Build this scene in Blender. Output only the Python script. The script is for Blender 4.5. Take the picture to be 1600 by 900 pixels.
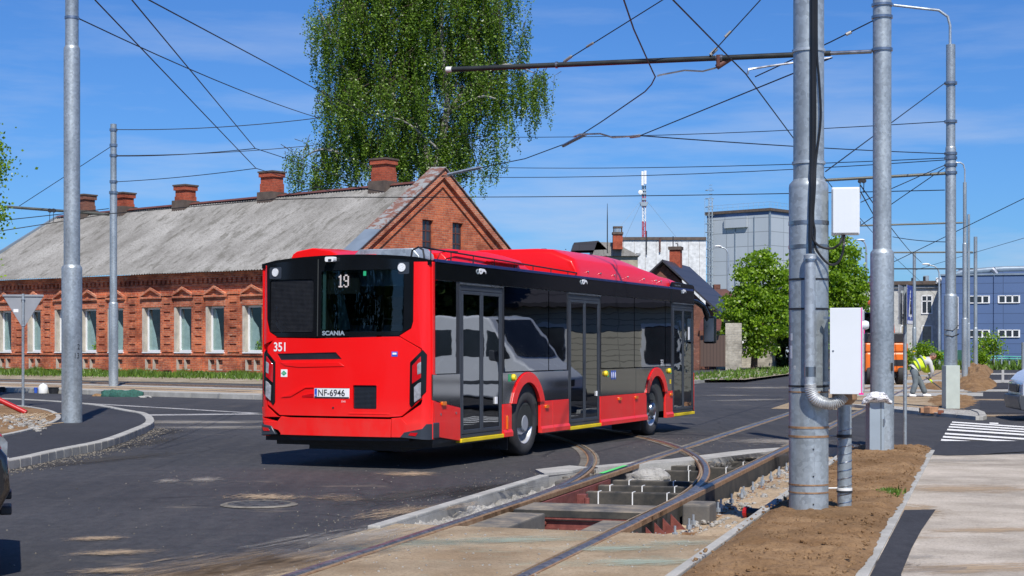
import bpy, bmesh, math, random
import numpy as np
from mathutils import Vector, Matrix, noise
from mathutils.geometry import tessellate_polygon
R = math.radians
random.seed(7)
rng = np.random.default_rng(7)
for o in list(bpy.data.objects): bpy.data.objects.remove(o)
S = bpy.context.scene
COL = S.collection
# ------------------------------------------------------------------ camera
CH = 1.575
cam = bpy.data.objects.new('camera', bpy.data.cameras.new('camera')); COL.objects.link(cam)
cam.location = (0, 0, CH); cam.rotation_euler = (R(90), 0, 0)
cam.data.sensor_width = 36; cam.data.lens = 56.25; cam.data.shift_y = 95/1600
cam.data.clip_start = .1; cam.data.clip_end = 6000
S.camera = cam
# ------------------------------------------------------------------ sky and sun
SUN_AZ = Vector((.17, -1, 0)).normalized(); EL = R(50)
W = bpy.data.worlds.new('World'); S.world = W; W.use_nodes = True
nt = W.node_tree; nt.nodes.clear()
wo = nt.nodes.new('ShaderNodeOutputWorld'); bg = nt.nodes.new('ShaderNodeBackground'); bg.inputs[1].default_value = .085
sky = nt.nodes.new('ShaderNodeTexSky'); sky.sky_type = 'NISHITA'; sky.sun_disc = False
sky.sun_elevation = EL; sky.sun_rotation = math.atan2(SUN_AZ.x, SUN_AZ.y); sky.air_density = 1.0; sky.dust_density = .25; sky.ozone_density = 3.2
tc = nt.nodes.new('ShaderNodeTexCoord'); mp = nt.nodes.new('ShaderNodeMapping'); mp.inputs['Scale'].default_value = (1.6, 1.6, 11); mp.inputs['Location'].default_value=(3.1,1.7,0.35)
nz = nt.nodes.new('ShaderNodeTexNoise'); nz.inputs['Scale'].default_value = 2.1; nz.inputs['Detail'].default_value = 7; nz.inputs['Roughness'].default_value = .58
rp = nt.nodes.new('ShaderNodeValToRGB'); rp.color_ramp.elements[0].position = .47; rp.color_ramp.elements[1].position = .74
sep = nt.nodes.new('ShaderNodeSeparateXYZ')
mr = nt.nodes.new('ShaderNodeMapRange'); mr.inputs[1].default_value = .30; mr.inputs[2].default_value = .03; mr.inputs[3].default_value = .04; mr.inputs[4].default_value = .85
mul = nt.nodes.new('ShaderNodeMath'); mul.operation = 'MULTIPLY'
mx = nt.nodes.new('ShaderNodeMixRGB'); mx.inputs[2].default_value = (6.0, 7.0, 9.0, 1)
tint = nt.nodes.new('ShaderNodeMixRGB'); tint.blend_type = 'MULTIPLY'; tint.inputs[0].default_value = 1; tint.inputs[2].default_value = (.40, .74, 1.25, 1)
L = nt.links.new
L(tc.outputs['Generated'], mp.inputs[0]); L(mp.outputs[0], nz.inputs['Vector']); L(nz.outputs['Fac'], rp.inputs[0])
L(tc.outputs['Generated'], sep.inputs[0]); L(sep.outputs['Z'], mr.inputs[0]); L(rp.outputs[0], mul.inputs[0]); L(mr.outputs[0], mul.inputs[1])
L(sky.outputs[0], tint.inputs[1]); L(mul.outputs[0], mx.inputs[0]); L(tint.outputs[0], mx.inputs[1]); L(mx.outputs[0], bg.inputs[0]); L(bg.outputs[0], wo.inputs[0])
sl = bpy.data.lights.new('sun', 'SUN'); sl.energy = 5.0; sl.angle = R(.53); sl.color = (1, .95, .87)
so = bpy.data.objects.new('sun', sl); COL.objects.link(so)
so.rotation_euler = (-(SUN_AZ*math.cos(EL)+Vector((0, 0, math.sin(EL))))).to_track_quat('-Z', 'Y').to_euler()
S.view_settings.view_transform = 'Standard'; S.view_settings.look = 'None'; S.view_settings.exposure = .12; S.view_settings.gamma = 1
S.render.engine = 'CYCLES'; S.cycles.max_bounces = 7; S.cycles.transparent_max_bounces = 10

# ------------------------------------------------------------------ pixel helpers (photo measurements to world metres)
def G(px, py): Z = CH*2500/(py-545); return ((px-800)/2500*Z, Z)
def X(px, Z): return (px-800)/2500*Z
def H(py, Z): return CH+(545-py)/2500*Z
def P3(px, py, Z): return (X(px, Z), Z, H(py, Z))
R0 = (.0976, 11.09); TT = (.2854, .9584); NN = (-.9584, .2854)
def T(s, n, z=0.): return (R0[0]+s*TT[0]+n*NN[0], R0[1]+s*TT[1]+n*NN[1], z)
def T2(s, n): return T(s, n)[:2]

# ------------------------------------------------------------------ mesh builder
class MB:
    def __init__(s): s.v = []; s.f = []
    def add(s, vs, fs):
        b = len(s.v); s.v += [tuple(p) for p in vs]; s.f += [tuple(i+b for i in f) for f in fs]; return s
    def box(s, x0, x1, y0, y1, z0, z1):
        return s.add([(x0,y0,z0),(x1,y0,z0),(x1,y1,z0),(x0,y1,z0),(x0,y0,z1),(x1,y0,z1),(x1,y1,z1),(x0,y1,z1)],
                     [(0,3,2,1),(4,5,6,7),(0,1,5,4),(1,2,6,5),(2,3,7,6),(3,0,4,7)])
    def obox(s, c, sx, sy, sz, rz=0, M=None):
        m = Matrix.Translation(c) @ (M if M else Matrix.Rotation(rz, 4, 'Z'))
        b = MB().box(-sx/2, sx/2, -sy/2, sy/2, -sz/2, sz/2)
        return s.add([m @ Vector(p) for p in b.v], b.f)
    def tube(s, pts, r, n=8, cap=True):
        pts = [Vector(p) for p in pts]
        rs = r if isinstance(r, (list, tuple)) else [r]*len(pts)
        vs = []; fs = []; up = None
        for i, p in enumerate(pts):
            a = pts[max(i-1, 0)]; b = pts[min(i+1, len(pts)-1)]
            d = (b-a); d = d.normalized() if d.length > 1e-9 else Vector((0, 0, 1))
            if up is None: up = Vector((0, 0, 1)) if abs(d.z) < .9 else Vector((1, 0, 0))
            u = d.cross(up).normalized() if d.cross(up).length > 1e-6 else d.orthogonal().normalized()
            w = u.cross(d).normalized(); up = w
            for k in range(n):
                t = 2*math.pi*k/n; vs.append(p+(u*math.cos(t)+w*math.sin(t))*rs[i])
        for i in range(len(pts)-1):
            for k in range(n): fs.append((i*n+k, i*n+(k+1)%n, (i+1)*n+(k+1)%n, (i+1)*n+k))
        if cap: fs.append(tuple(range(n))[::-1]); fs.append(tuple(range((len(pts)-1)*n, len(pts)*n)))
        return s.add(vs, fs)
    def lathe(s, prof, n=24, M=None, ax='Z'):     # prof: (r, h)
        vs = []; fs = []
        for r, h in prof:
            for k in range(n):
                t = 2*math.pi*k/n; c, d = r*math.cos(t), r*math.sin(t)
                p = Vector((c, d, h)) if ax == 'Z' else (Vector((c, h, d)) if ax == 'Y' else Vector((h, c, d)))
                vs.append(M @ p if M else p)
        for i in range(len(prof)-1):
            for k in range(n):
                q = (i*n+k, i*n+(k+1)%n, (i+1)*n+(k+1)%n, (i+1)*n+k); fs.append(q if ax != 'Y' else q[::-1])
        return s.add(vs, fs)
    def prism(s, out, z0, z1, holes=()):           # outline in xy
        loops = [list(out)]+[list(h) for h in holes]
        tri = tessellate_polygon([[Vector((p[0], p[1], 0)) for p in l] for l in loops])
        flat = [p for l in loops for p in l]; n = len(flat)
        def zz(z, p): return z(p) if callable(z) else z
        vs = [(p[0], p[1], zz(z0, p)) for p in flat]+[(p[0], p[1], zz(z1, p)) for p in flat]
        fs = [tuple(t) for t in tri]+[tuple(i+n for i in t)[::-1] for t in tri]
        b = 0
        for l in loops:
            k = len(l)
            for i in range(k): fs.append((b+i, b+(i+1)%k, b+(i+1)%k+n, b+i+n))
            b += k
        return s.add(vs, fs)
    def sheet(s, out, z, holes=()):
        loops = [list(out)]+[list(h) for h in holes]
        tri = tessellate_polygon([[Vector((p[0], p[1], 0)) for p in l] for l in loops])
        flat = [p for l in loops for p in l]
        fs = []
        for t in tri:
            a, b, c = [flat[i] for i in t]
            cr = (b[0]-a[0])*(c[1]-a[1])-(b[1]-a[1])*(c[0]-a[0])
            fs.append(tuple(t) if cr > 0 else tuple(t)[::-1])
        return s.add([(p[0], p[1], z(p) if callable(z) else z) for p in flat], fs)
    def sweep(s, prof, path, closed_prof=True):    # prof (side, up); path xyz
        path = [Vector(p) for p in path]; n = len(prof); vs = []; fs = []
        for i, p in enumerate(path):
            d = path[min(i+1, len(path)-1)]-path[max(i-1, 0)]; d.z = 0; d.normalize()
            l = Vector((-d.y, d.x, 0))
            for a, b in prof: vs.append(p+l*a+Vector((0, 0, b)))
        for i in range(len(path)-1):
            for k in range(n if closed_prof else n-1): fs.append((i*n+k, (i+1)*n+k, (i+1)*n+(k+1)%n, i*n+(k+1)%n))
        if closed_prof: fs.append(tuple(range(n))); fs.append(tuple(range((len(path)-1)*n, len(path)*n))[::-1])
        return s.add(vs, fs)
    def build(s, name, mat, parent=None, smooth=False, bevel=0, seg=2, fix=True, loc=None, auto=40):
        me = bpy.data.meshes.new(name); me.from_pydata(s.v, [], s.f)
        if fix:
            bm = bmesh.new(); bm.from_mesh(me); bmesh.ops.recalc_face_normals(bm, faces=bm.faces); bm.to_mesh(me); bm.free()
        me.materials.append(mat)
        if smooth:
            me.polygons.foreach_set('use_smooth', [True]*len(me.polygons))
            try: me.set_sharp_from_angle(angle=R(auto))
            except Exception: pass
        me.update()
        o = bpy.data.objects.new(name, me); COL.objects.link(o)
        if parent: o.parent = parent
        if loc: o.location = loc
        if bevel:
            b = o.modifiers.new('bevel', 'BEVEL'); b.width = bevel; b.segments = seg; b.limit_method = 'ANGLE'; b.angle_limit = R(35)
        return o
def tag(o, label, cat, group=None, kind=None):
    if label: o['label'] = label
    if cat: o['category'] = cat
    if group: o['group'] = group
    if kind: o['kind'] = kind
    return o
def thing(name, label, cat, loc=(0, 0, 0), rz=0, group=None):
    o = bpy.data.objects.new(name, None); COL.objects.link(o); o.location = loc; o.rotation_euler = (0, 0, rz)
    o.empty_display_size = .2
    return tag(o, label, cat, group)
def struct(o): o['kind'] = 'structure'; return o
def stuff(o, label, cat): return tag(o, label, cat, kind='stuff')
def kids(o): return [c for c in bpy.data.objects if c.parent == o]
def dup(o, loc, rz, label, scale=1):
    ch = {}
    for c in bpy.data.objects: ch.setdefault(c.parent, []).append(c)
    def rec(src, par):
        c = src.copy(); COL.objects.link(c); c.parent = par
        for k in ch.get(src, []): rec(k, c)
        return c
    r = rec(o, None); r.location = loc; r.rotation_euler = (0, 0, rz); r['label'] = label; r.scale = (scale,)*3
    return r

# ------------------------------------------------------------------ materials
def hexc(r, g, b): return (r, g, b, 1)
class NB:
    def __init__(s, name):
        s.m = bpy.data.materials.new(name); s.m.use_nodes = True; s.t = s.m.node_tree; s.t.nodes.clear()
        s.out = s.n('OutputMaterial'); s.b = s.n('BsdfPrincipled'); s.l(s.b.outputs[0], s.out.inputs[0])
        s.tc = s.n('TexCoord')
    def n(s, t, **k):
        x = s.t.nodes.new('ShaderNode'+t)
        for a, v in k.items():
            if a[0] == '_': setattr(x, a[1:], v)
        return x
    def l(s, a, b): s.t.links.new(a, b)
    def set(s, **k):
        nm = dict(rough='Roughness', metal='Metallic', ior='IOR', coat='Coat Weight', coatr='Coat Roughness', alpha='Alpha', spec='Specular IOR Level', trans='Transmission Weight')
        for a, v in k.items(): s.b.inputs[nm[a]].default_value = v
        return s
    def map(s, scale=(1, 1, 1), src='Object', loc=(0, 0, 0), rot=(0, 0, 0)):
        m = s.n('Mapping'); m.inputs['Scale'].default_value = scale; m.inputs['Location'].default_value = loc; m.inputs['Rotation'].default_value = rot
        s.l(s.tc.outputs[src], m.inputs[0]); return m.outputs[0]
    def noise(s, scale, vec=None, detail=4, rough=.55, dist=0):
        x = s.n('TexNoise'); x.inputs['Scale'].default_value = scale; x.inputs['Detail'].default_value = detail; x.inputs['Roughness'].default_value = rough; x.inputs['Distortion'].default_value = dist
        s.l(vec if vec else s.tc.outputs['Object'], x.inputs['Vector']); return x.outputs['Fac']
    def ramp(s, f, stops):
        r = s.n('ValToRGB'); e = r.color_ramp.elements
        while len(e) < len(stops): e.new(.5)
        for i, (p, c) in enumerate(stops):
            e[i].position = p; e[i].color = c if isinstance(c, tuple) else (c, c, c, 1)
        s.l(f, r.inputs[0]); return r.outputs[0]
    def mix(s, f, a, b, blend='MIX'):
        m = s.n('MixRGB'); m.blend_type = blend
        for i, v in ((0, f), (1, a), (2, b)):
            if isinstance(v, (int, float)): m.inputs[i].default_value = v
            elif isinstance(v, tuple): m.inputs[i].default_value = v
            else: s.l(v, m.inputs[i])
        return m.outputs[0]
    def math(s, op, a, b=0., c=None):
        m = s.n('Math'); m.operation = op
        for i, v in enumerate([a, b]+([c] if c is not None else [])):
            if isinstance(v, (int, float)): m.inputs[i].default_value = v
            else: s.l(v, m.inputs[i])
        return m.outputs[0]
    def bump(s, h, strength=.3, dist=.02):
        b = s.n('Bump'); b.inputs['Strength'].default_value = strength; b.inputs['Distance'].default_value = dist
        s.l(h, b.inputs['Height']); s.l(b.outputs[0], s.b.inputs['Normal']); return b
    def col(s, c):
        if isinstance(c, tuple): s.b.inputs['Base Color'].default_value = c
        else: s.l(c, s.b.inputs['Base Color'])
        return s
def sc(c, k): return (min(c[0]*k, 1), min(c[1]*k, 1), min(c[2]*k, 1), 1)
def pm(name, c, rough=.6, metal=0, var=.15, scale=3, bump=0, bscale=40, bdist=.01, coat=0, rvar=.1, **k):
    b = NB(name); b.set(rough=rough, metal=metal, coat=coat, **k)
    n1 = b.noise(scale, detail=5)
    b.col(b.mix(b.ramp(n1, [(.3, 0.), (.7, 1.)]), sc(c, 1-var), sc(c, 1+var)))
    if rvar: b.l(b.math('MULTIPLY_ADD', n1, rvar*2, rough-rvar), b.b.inputs['Roughness'])
    if bump: b.bump(b.noise(bscale, detail=3), bump, bdist)
    return b.m
M = {}
M['red'] = pm('bus red paint', (.86, .003, .003), .32, var=.02, scale=.7, coat=.12, rvar=.03)
b = NB('bus red road film'); b.set(rough=.3, coat=.1)
sp_ = b.n('SeparateXYZ'); b.l(b.tc.outputs['Object'], sp_.inputs[0]); nd = b.noise(2.2, b.map((1, 1, .5)), 8, .7); nf = b.noise(70, detail=3, rough=.7)
f_ = b.math('MULTIPLY', b.ramp(sp_.outputs[2], [(.25, 1.), (.95, .08)]), b.ramp(nd, [(.35, .15), (.7, 1.)])); f_ = b.math('MULTIPLY', f_, b.ramp(nf, [(.3, .5), (.7, 1.)]))
b.col(b.mix(b.math('MULTIPLY', f_, .42), (.86, .003, .003, 1), (.30, .20, .16, 1))); b.l(b.ramp(f_, [(0, .28), (1, .6)]), b.b.inputs['Roughness']); M['red'] = b.m
M['blackpaint'] = pm('black gloss', (.006, .007, .009), .10, var=.1, rvar=.02, spec=.35)
M['greypaint'] = pm('dark grey gloss', (.022, .024, .028), .07, var=.06, rvar=.02, scale=1, ior=2.5)
M['blackmat'] = pm('black plastic', (.02, .021, .024), .5, var=.3, scale=12)
M['greyplast'] = pm('dark grey bumper plastic', (.035, .042, .055), .35, var=.15)
M['rubber'] = pm('tyre rubber', (.028, .028, .03), .75, var=.3, scale=9, bump=.2, bscale=90)
M['rimsilver'] = pm('silver rim', (.62, .63, .65), .38, metal=.55, var=.1, scale=7)
M['steel'] = pm('worn steel', (.35, .36, .38), .3, metal=.9, var=.25, scale=8)
M['yellow'] = pm('yellow strip', (.75, .55, .01), .5, var=.1)
M['white'] = pm('white paint', (.78, .79, .8), .4, var=.04)
M['whitefilm'] = pm('white lettering', (.85, .85, .86), .4, var=.02)
M['chrome'] = pm('chrome', (.42, .43, .45), .3, metal=1, var=.1)
M['orange'] = pm('orange lens', (.7, .16, .01), .2, var=.1, coat=.5)
M['redlens'] = pm('red lens', (.5, .005, .01), .12, var=.1, coat=.8)
M['clearlens'] = pm('clear lens', (.30, .31, .34), .2, var=.3, scale=22, coat=.8)
M['teal'] = pm('pale teal trim', (.28, .5, .46), .5, var=.1)
M['seat'] = pm('seat shell', (.22, .30, .33), .5, var=.2)
M['bluefilm'] = pm('blue film', (.03, .10, .5), .4, var=.1)
M['greenfilm'] = pm('green film', (.02, .35, .15), .4, var=.1)
M['headlamp'] = pm('headlamp glass', (.33, .35, .37), .06, var=.12, scale=4, coat=1)
M['lamp_led'] = pm('round lamp', (.7, .72, .74), .3, var=.25, scale=90)
def glass(name, tint, ior=1.6, wav=0.0, wscale=1.2):
    b = NB(name); b.t.nodes.remove(b.b)
    tr = b.n('BsdfTransparent'); tr.inputs[0].default_value = tint
    gl = b.n('BsdfGlossy'); gl.inputs['Roughness'].default_value = .012; gl.inputs[0].default_value = (.92, .96, 1, 1)
    fr = b.n('Fresnel'); gg = b.n('NewGeometry'); b.l(b.math('MULTIPLY_ADD', gg.outputs['Backfacing'], 1/ior-ior, ior), fr.inputs[0])
    mxs = b.n('MixShader'); b.l(fr.outputs[0], mxs.inputs[0]); b.l(tr.outputs[0], mxs.inputs[1]); b.l(gl.outputs[0], mxs.inputs[2]); b.l(mxs.outputs[0], b.out.inputs[0])
    if wav:
        bu = b.n('Bump'); bu.inputs['Strength'].default_value = wav; bu.inputs['Distance'].default_value = .05
        b.l(b.noise(wscale, b.map((1, 1, 2.2)), detail=1.5), bu.inputs['Height'])
        b.l(bu.outputs[0], gl.inputs['Normal']); b.l(bu.outputs[0], fr.inputs['Normal'])
    return b.m
M['busglass'] = glass('tinted bus glass', (.03, .033, .036, 1), 2.9, .03, 1.1)
M['rearglass'] = glass('rear glass', (.5, .56, .57, 1), 1.5, .03, 1.5)
M['doorglass'] = glass('door glass', (.30, .38, .38, 1), 2.1, .05, 1.6)
M['winglass'] = glass('window glass', (.86, .9, .9, 1), 1.45, .05, 1)
M['carglass'] = glass('car glass', (.08, .09, .09, 1), 1.6)
# galvanised pole
def galv(name, c, band=1.0):
    b = NB(name); b.set(metal=.55, rough=.42)
    v = b.n('TexVoronoi'); v.inputs['Scale'].default_value = 26; b.l(b.tc.outputs['Object'], v.inputs['Vector'])
    n1 = b.noise(2.2, b.map((1, 1, .35)), 5); n2 = b.noise(60, b.map((.6, .6, 2.2)), 3, .7)
    c1 = b.mix(b.ramp(n1, [(.3, 0.), (.72, 1.)]), sc(c, .72), sc(c, 1.18))
    c2 = b.mix(b.math('MULTIPLY', b.ramp(n2, [(.62, 0.), (.72, 1.)]), .5*band), c1, sc(c, 1.7))
    n3 = b.noise(5, b.map((1, 1, .15), loc=(3, 1, 2)), 4)
    c3 = b.mix(b.math('MULTIPLY', b.ramp(n3, [(.62, 0.), (.8, 1.)]), .35), c2, (.22, .2, .15, 1))
    bw = b.n('RGBToBW'); b.l(v.outputs['Color'], bw.inputs[0]); c4 = b.mix(.22, c3, bw.outputs[0], 'OVERLAY')
    n5 = b.noise(1.3, b.map((3, 3, .12), loc=(9, 2, 5)), 6, .65); c4 = b.mix(b.math('MULTIPLY', b.ramp(n5, [(.5, 0.), (.75, 1.)]), .4), c4, sc(c, 1.5))
    b.col(c4); b.l(b.ramp(n1, [(.2, .34), (.8, .55)]), b.b.inputs['Roughness']); b.bump(n2, .05, .004)
    return b.m
M['galv'] = galv('galvanised steel', (.38, .425, .45))
M['galv2'] = galv('galvanised sheet', (.45, .50, .54), .3)
M['duct'] = galv('bright duct metal', (.55, .57, .58), .2)
M['cabinet'] = pm('light grey cabinet', (.66, .70, .74), .38, var=.03, scale=2)
M['cabgrey'] = pm('grey metal cabinet', (.32, .38, .43), .45, metal=.2, var=.06)
M['beigebox'] = pm('pale concrete casing', (.47, .52, .47), .7, var=.08, scale=4)
M['cable'] = pm('black cable', (.012, .012, .013), .4, var=.2)
M['wire'] = pm('dark wire', (.02, .02, .022), .5, metal=.3, var=.2)
M['blacktube'] = pm('black insulated tube', (.025, .028, .026), .4, var=.3)
M['tubegrey'] = pm('weathered grey tube', (.10, .105, .09), .55, metal=.2, var=.25)
M['insul'] = pm('insulator', (.3, .29, .27), .35, var=.2)
# grounds
def asphalt(name, c, lo=.8, tan=.25, patch=0.):
    b = NB(name); b.set(rough=.85)
    fine = b.noise(48, detail=4, rough=.85); mid = b.noise(1.3, detail=8, rough=.7); big = b.noise(.16, b.map((1, 1, 1), loc=(4, 9, 0)), 5)
    grain = b.noise(9, b.map((1, .45, 1)), detail=6, rough=.8)
    streak = b.noise(1.0, b.map((3.4, .22, 1), rot=(0, 0, R(28))), 8, .68); st2 = b.noise(1.0, b.map((.5, 2.8, 1), rot=(0, 0, R(12)), loc=(3, 8, 0)), 8, .7)
    c1 = b.mix(b.ramp(big, [(.38, 0.), (.62, 1.)]), sc(c, lo*.92), sc(c, 1.30))
    c1 = b.mix(b.math('MULTIPLY', b.ramp(streak, [(.46, 0.), (.68, 1.)]), tan), c1, (c[0]*2.3, c[1]*2.15, c[2]*1.9, 1))
    c1 = b.mix(b.math('MULTIPLY', b.ramp(st2, [(.50, 0.), (.70, 1.)]), tan*.8), c1, sc(c, .55))
    c1 = b.mix(b.ramp(mid, [(.38, 0.), (.72, .5)]), c1, sc(c, 1.7))
    c1 = b.mix(b.ramp(grain, [(.34, .7), (.52, 0.)]), c1, sc(c, .5)); c1 = b.mix(b.ramp(grain, [(.55, 0.), (.74, .45)]), c1, (c[0]*3, c[1]*2.9, c[2]*2.6, 1))
    c1 = b.mix(b.ramp(fine, [(.30, .8), (.55, 0.)]), c1, sc(c, .35)); c1 = b.mix(b.ramp(fine, [(.60, 0.), (.75, .6)]), c1, (c[0]*3.4, c[1]*3.3, c[2]*3, 1))
    vo = b.n('TexVoronoi'); vo.feature = 'DISTANCE_TO_EDGE'; vo.inputs['Scale'].default_value = .22
    wv = b.n('MixRGB'); wv.inputs[0].default_value = .25; b.l(b.tc.outputs['Object'], wv.inputs[1]); nn_ = b.n('TexNoise'); nn_.inputs['Scale'].default_value = 1.1; nn_.inputs['Detail'].default_value = 6; b.l(b.tc.outputs['Object'], nn_.inputs['Vector']); b.l(nn_.outputs['Color'], wv.inputs[2]); wv.blend_type = 'ADD'; b.l(wv.outputs[0], vo.inputs['Vector'])
    c1 = b.mix(b.math('MULTIPLY', b.ramp(vo.outputs['Distance'], [(.0, 1.), (.006, 0.)]), b.ramp(mid, [(.45, 0.), (.55, .8)])), c1, sc(c, .3))
    if patch:
        pn = b.noise(.55, b.map((.7, 1.3, 1), loc=(11.3, 2.2, 0)), 10, .72)
        c1 = b.mix(b.math('MULTIPLY', b.ramp(pn, [(.60, 0.), (.74, 1.)]), patch), c1, (.30, .25, .18, 1))
    b.col(c1); b.bump(b.math('ADD', fine, grain), .5, .008); return b.m
M['asphalt'] = asphalt('worn asphalt', (.040, .0395, .043), tan=.42, patch=.6)
M['asphaltnew'] = asphalt('new black asphalt', (.030, .030, .035), tan=.12)
M['asphaltdusty'] = asphalt('dusty pavement asphalt', (.06, .063, .067), tan=.4, patch=.5)
def soilmat(name, c, c2, clod=30, bd=.03, stain=None, st=.6):
    b = NB(name); b.set(rough=.95, spec=.2)
    n1 = b.noise(1.6, detail=7, rough=.6); n2 = b.noise(clod, detail=6, rough=.7); n3 = b.noise(clod*4, detail=2)
    n0 = b.noise(.7, b.map((1, 1, 1), loc=(2, 6, 0)), 8, .7); c1 = b.mix(b.ramp(n1, [(.35, 0.), (.65, 1.)]), c, c2); c1 = b.mix(b.ramp(n0, [(.36, .55), (.52, 0.)]), c1, sc(c, .5)); c1 = b.mix(b.ramp(n0, [(.55, 0.), (.72, .45)]), c1, sc(c2, 1.25))
    c1 = b.mix(b.ramp(n2, [(.30, .75), (.52, 0.)]), c1, sc(c, .45))
    c1 = b.mix(b.ramp(n3, [(.62, 0.), (.75, .5)]), c1, sc(c2, 1.5))
    if stain:
        sn = b.noise(.9, b.map((.8, 1.3, 1), loc=(5, 1, 0)), 10, .75); sg = b.noise(60, detail=2)
        c1 = b.mix(b.math('MULTIPLY', b.math('MULTIPLY', b.ramp(sn, [(.54, 0.), (.70, 1.)]), st), b.ramp(sg, [(.4, .25), (.6, 1.)])), c1, stain)
    b.col(c1); b.bump(b.math('ADD', n2, b.math('MULTIPLY', n3, .4)), .8, bd); return b.m
M['soil'] = soilmat('brown topsoil', (.22, .125, .058, 1), (.34, .215, .115, 1), 34, .02)
M['sand'] = soilmat('sand', (.42, .31, .20, 1), (.50, .39, .27, 1), 24, .02)
M['slab'] = soilmat('sandy concrete slab', (.33, .24, .15, 1), (.45, .355, .245, 1), 38, .012, (.29, .40, .33, 1), .75)
M['gravel'] = soilmat('pale crushed concrete', (.45, .43, .39, 1), (.62, .60, .56, 1), 20, .06)
M['joint'] = soilmat('pale rail joint', (.12, .11, .095, 1), (.24, .22, .19, 1), 9, .01)
M['farground'] = soilmat('rough ground', (.10, .13, .04, 1), (.22, .19, .11, 1), 3, .1)
M['verge'] = soilmat('sandy verge', (.27, .22, .15, 1), (.38, .34, .27, 1), 9, .03)
M['concslab'] = soilmat('dusty concrete pavement', (.40, .35, .29, 1), (.54, .48, .41, 1), 55, .006, (.28, .22, .15, 1), .5)
def concrete(name, c, joint=0, dusty=0.):
    b = NB(name); b.set(rough=.9)
    n1 = b.noise(2.5, detail=6); n2 = b.noise(45, detail=3, rough=.7)
    c1 = b.mix(b.ramp(n1, [(.35, 0.), (.7, 1.)]), sc(c, .72), sc(c, 1.12))
    c1 = b.mix(b.ramp(n2, [(.35, .35), (.55, 0.)]), c1, sc(c, .5))
    if dusty:
        g = b.n('NewGeometry'); sp_ = b.n('SeparateXYZ'); b.l(g.outputs['Normal'], sp_.inputs[0])
        f = b.math('MULTIPLY', b.ramp(sp_.outputs[2], [(.5, .25), (.9, 1.)]), b.ramp(b.noise(3.5, detail=8, rough=.7), [(.40, 0.), (.66, 1.)]))
        c1 = b.mix(b.math('MULTIPLY', f, dusty), c1, (.34, .28, .20, 1))
    b.col(c1); b.bump(n2, .3, .005); return b.m
M['kerb'] = concrete('kerb concrete', (.42, .41, .38))
M['kerbdark'] = concrete('dark concrete', (.11, .108, .105), dusty=.8)
M['blackbeam'] = concrete('black rubber block', (.03, .031, .03), dusty=.55)
M['whiteline'] = None
def paintline(name, c, wear=.5):
    b = NB(name); b.set(rough=.8); n = b.noise(14, detail=6, rough=.7); n2 = b.noise(1.2, detail=3)
    b.col(b.mix(b.ramp(b.math('ADD', n, b.math('MULTIPLY', n2, .3)), [(wear, (.07, .07, .075, 1)), (wear+.12, c)]), (0, 0, 0, 1), (0, 0, 0, 1)) if False else b.ramp(b.math('ADD', n, b.math('MULTIPLY', n2, .3)), [(wear, (.09, .09, .09, 1)), (wear+.1, c)])); return b.m
M['whiteline'] = paintline('worn road paint', (.40, .39, .38, 1), .55)
M['whitestripe'] = paintline('zebra paint', (.78, .77, .74, 1), .36)
def rusty(name, c, c2, metal=.4):
    b = NB(name); b.set(rough=.6, metal=metal); n = b.noise(14, detail=6, rough=.7)
    b.col(b.mix(b.ramp(n, [(.35, 0.), (.65, 1.)]), c, c2)); b.bump(n, .3, .004); return b.m
M['rust'] = rusty('rusty steel', (.20, .10, .045, 1), (.36, .23, .13, 1), .1)
M['railtop'] = rusty('polished rail', (.10, .09, .085, 1), (.30, .29, .29, 1), .6); M['railtop'].node_tree.nodes['Principled BSDF'].inputs['Roughness'].default_value = .38
M['railside'] = rusty('dusty rail side', (.26, .18, .11, 1), (.38, .29, .20, 1), .1)
M['oxide'] = rusty('red oxide primer', (.12, .028, .022, 1), (.22, .065, .05, 1), 0)
M['greenpaint'] = pm('green paint mark', (.10, .62, .16), .6, var=.1)
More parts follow.
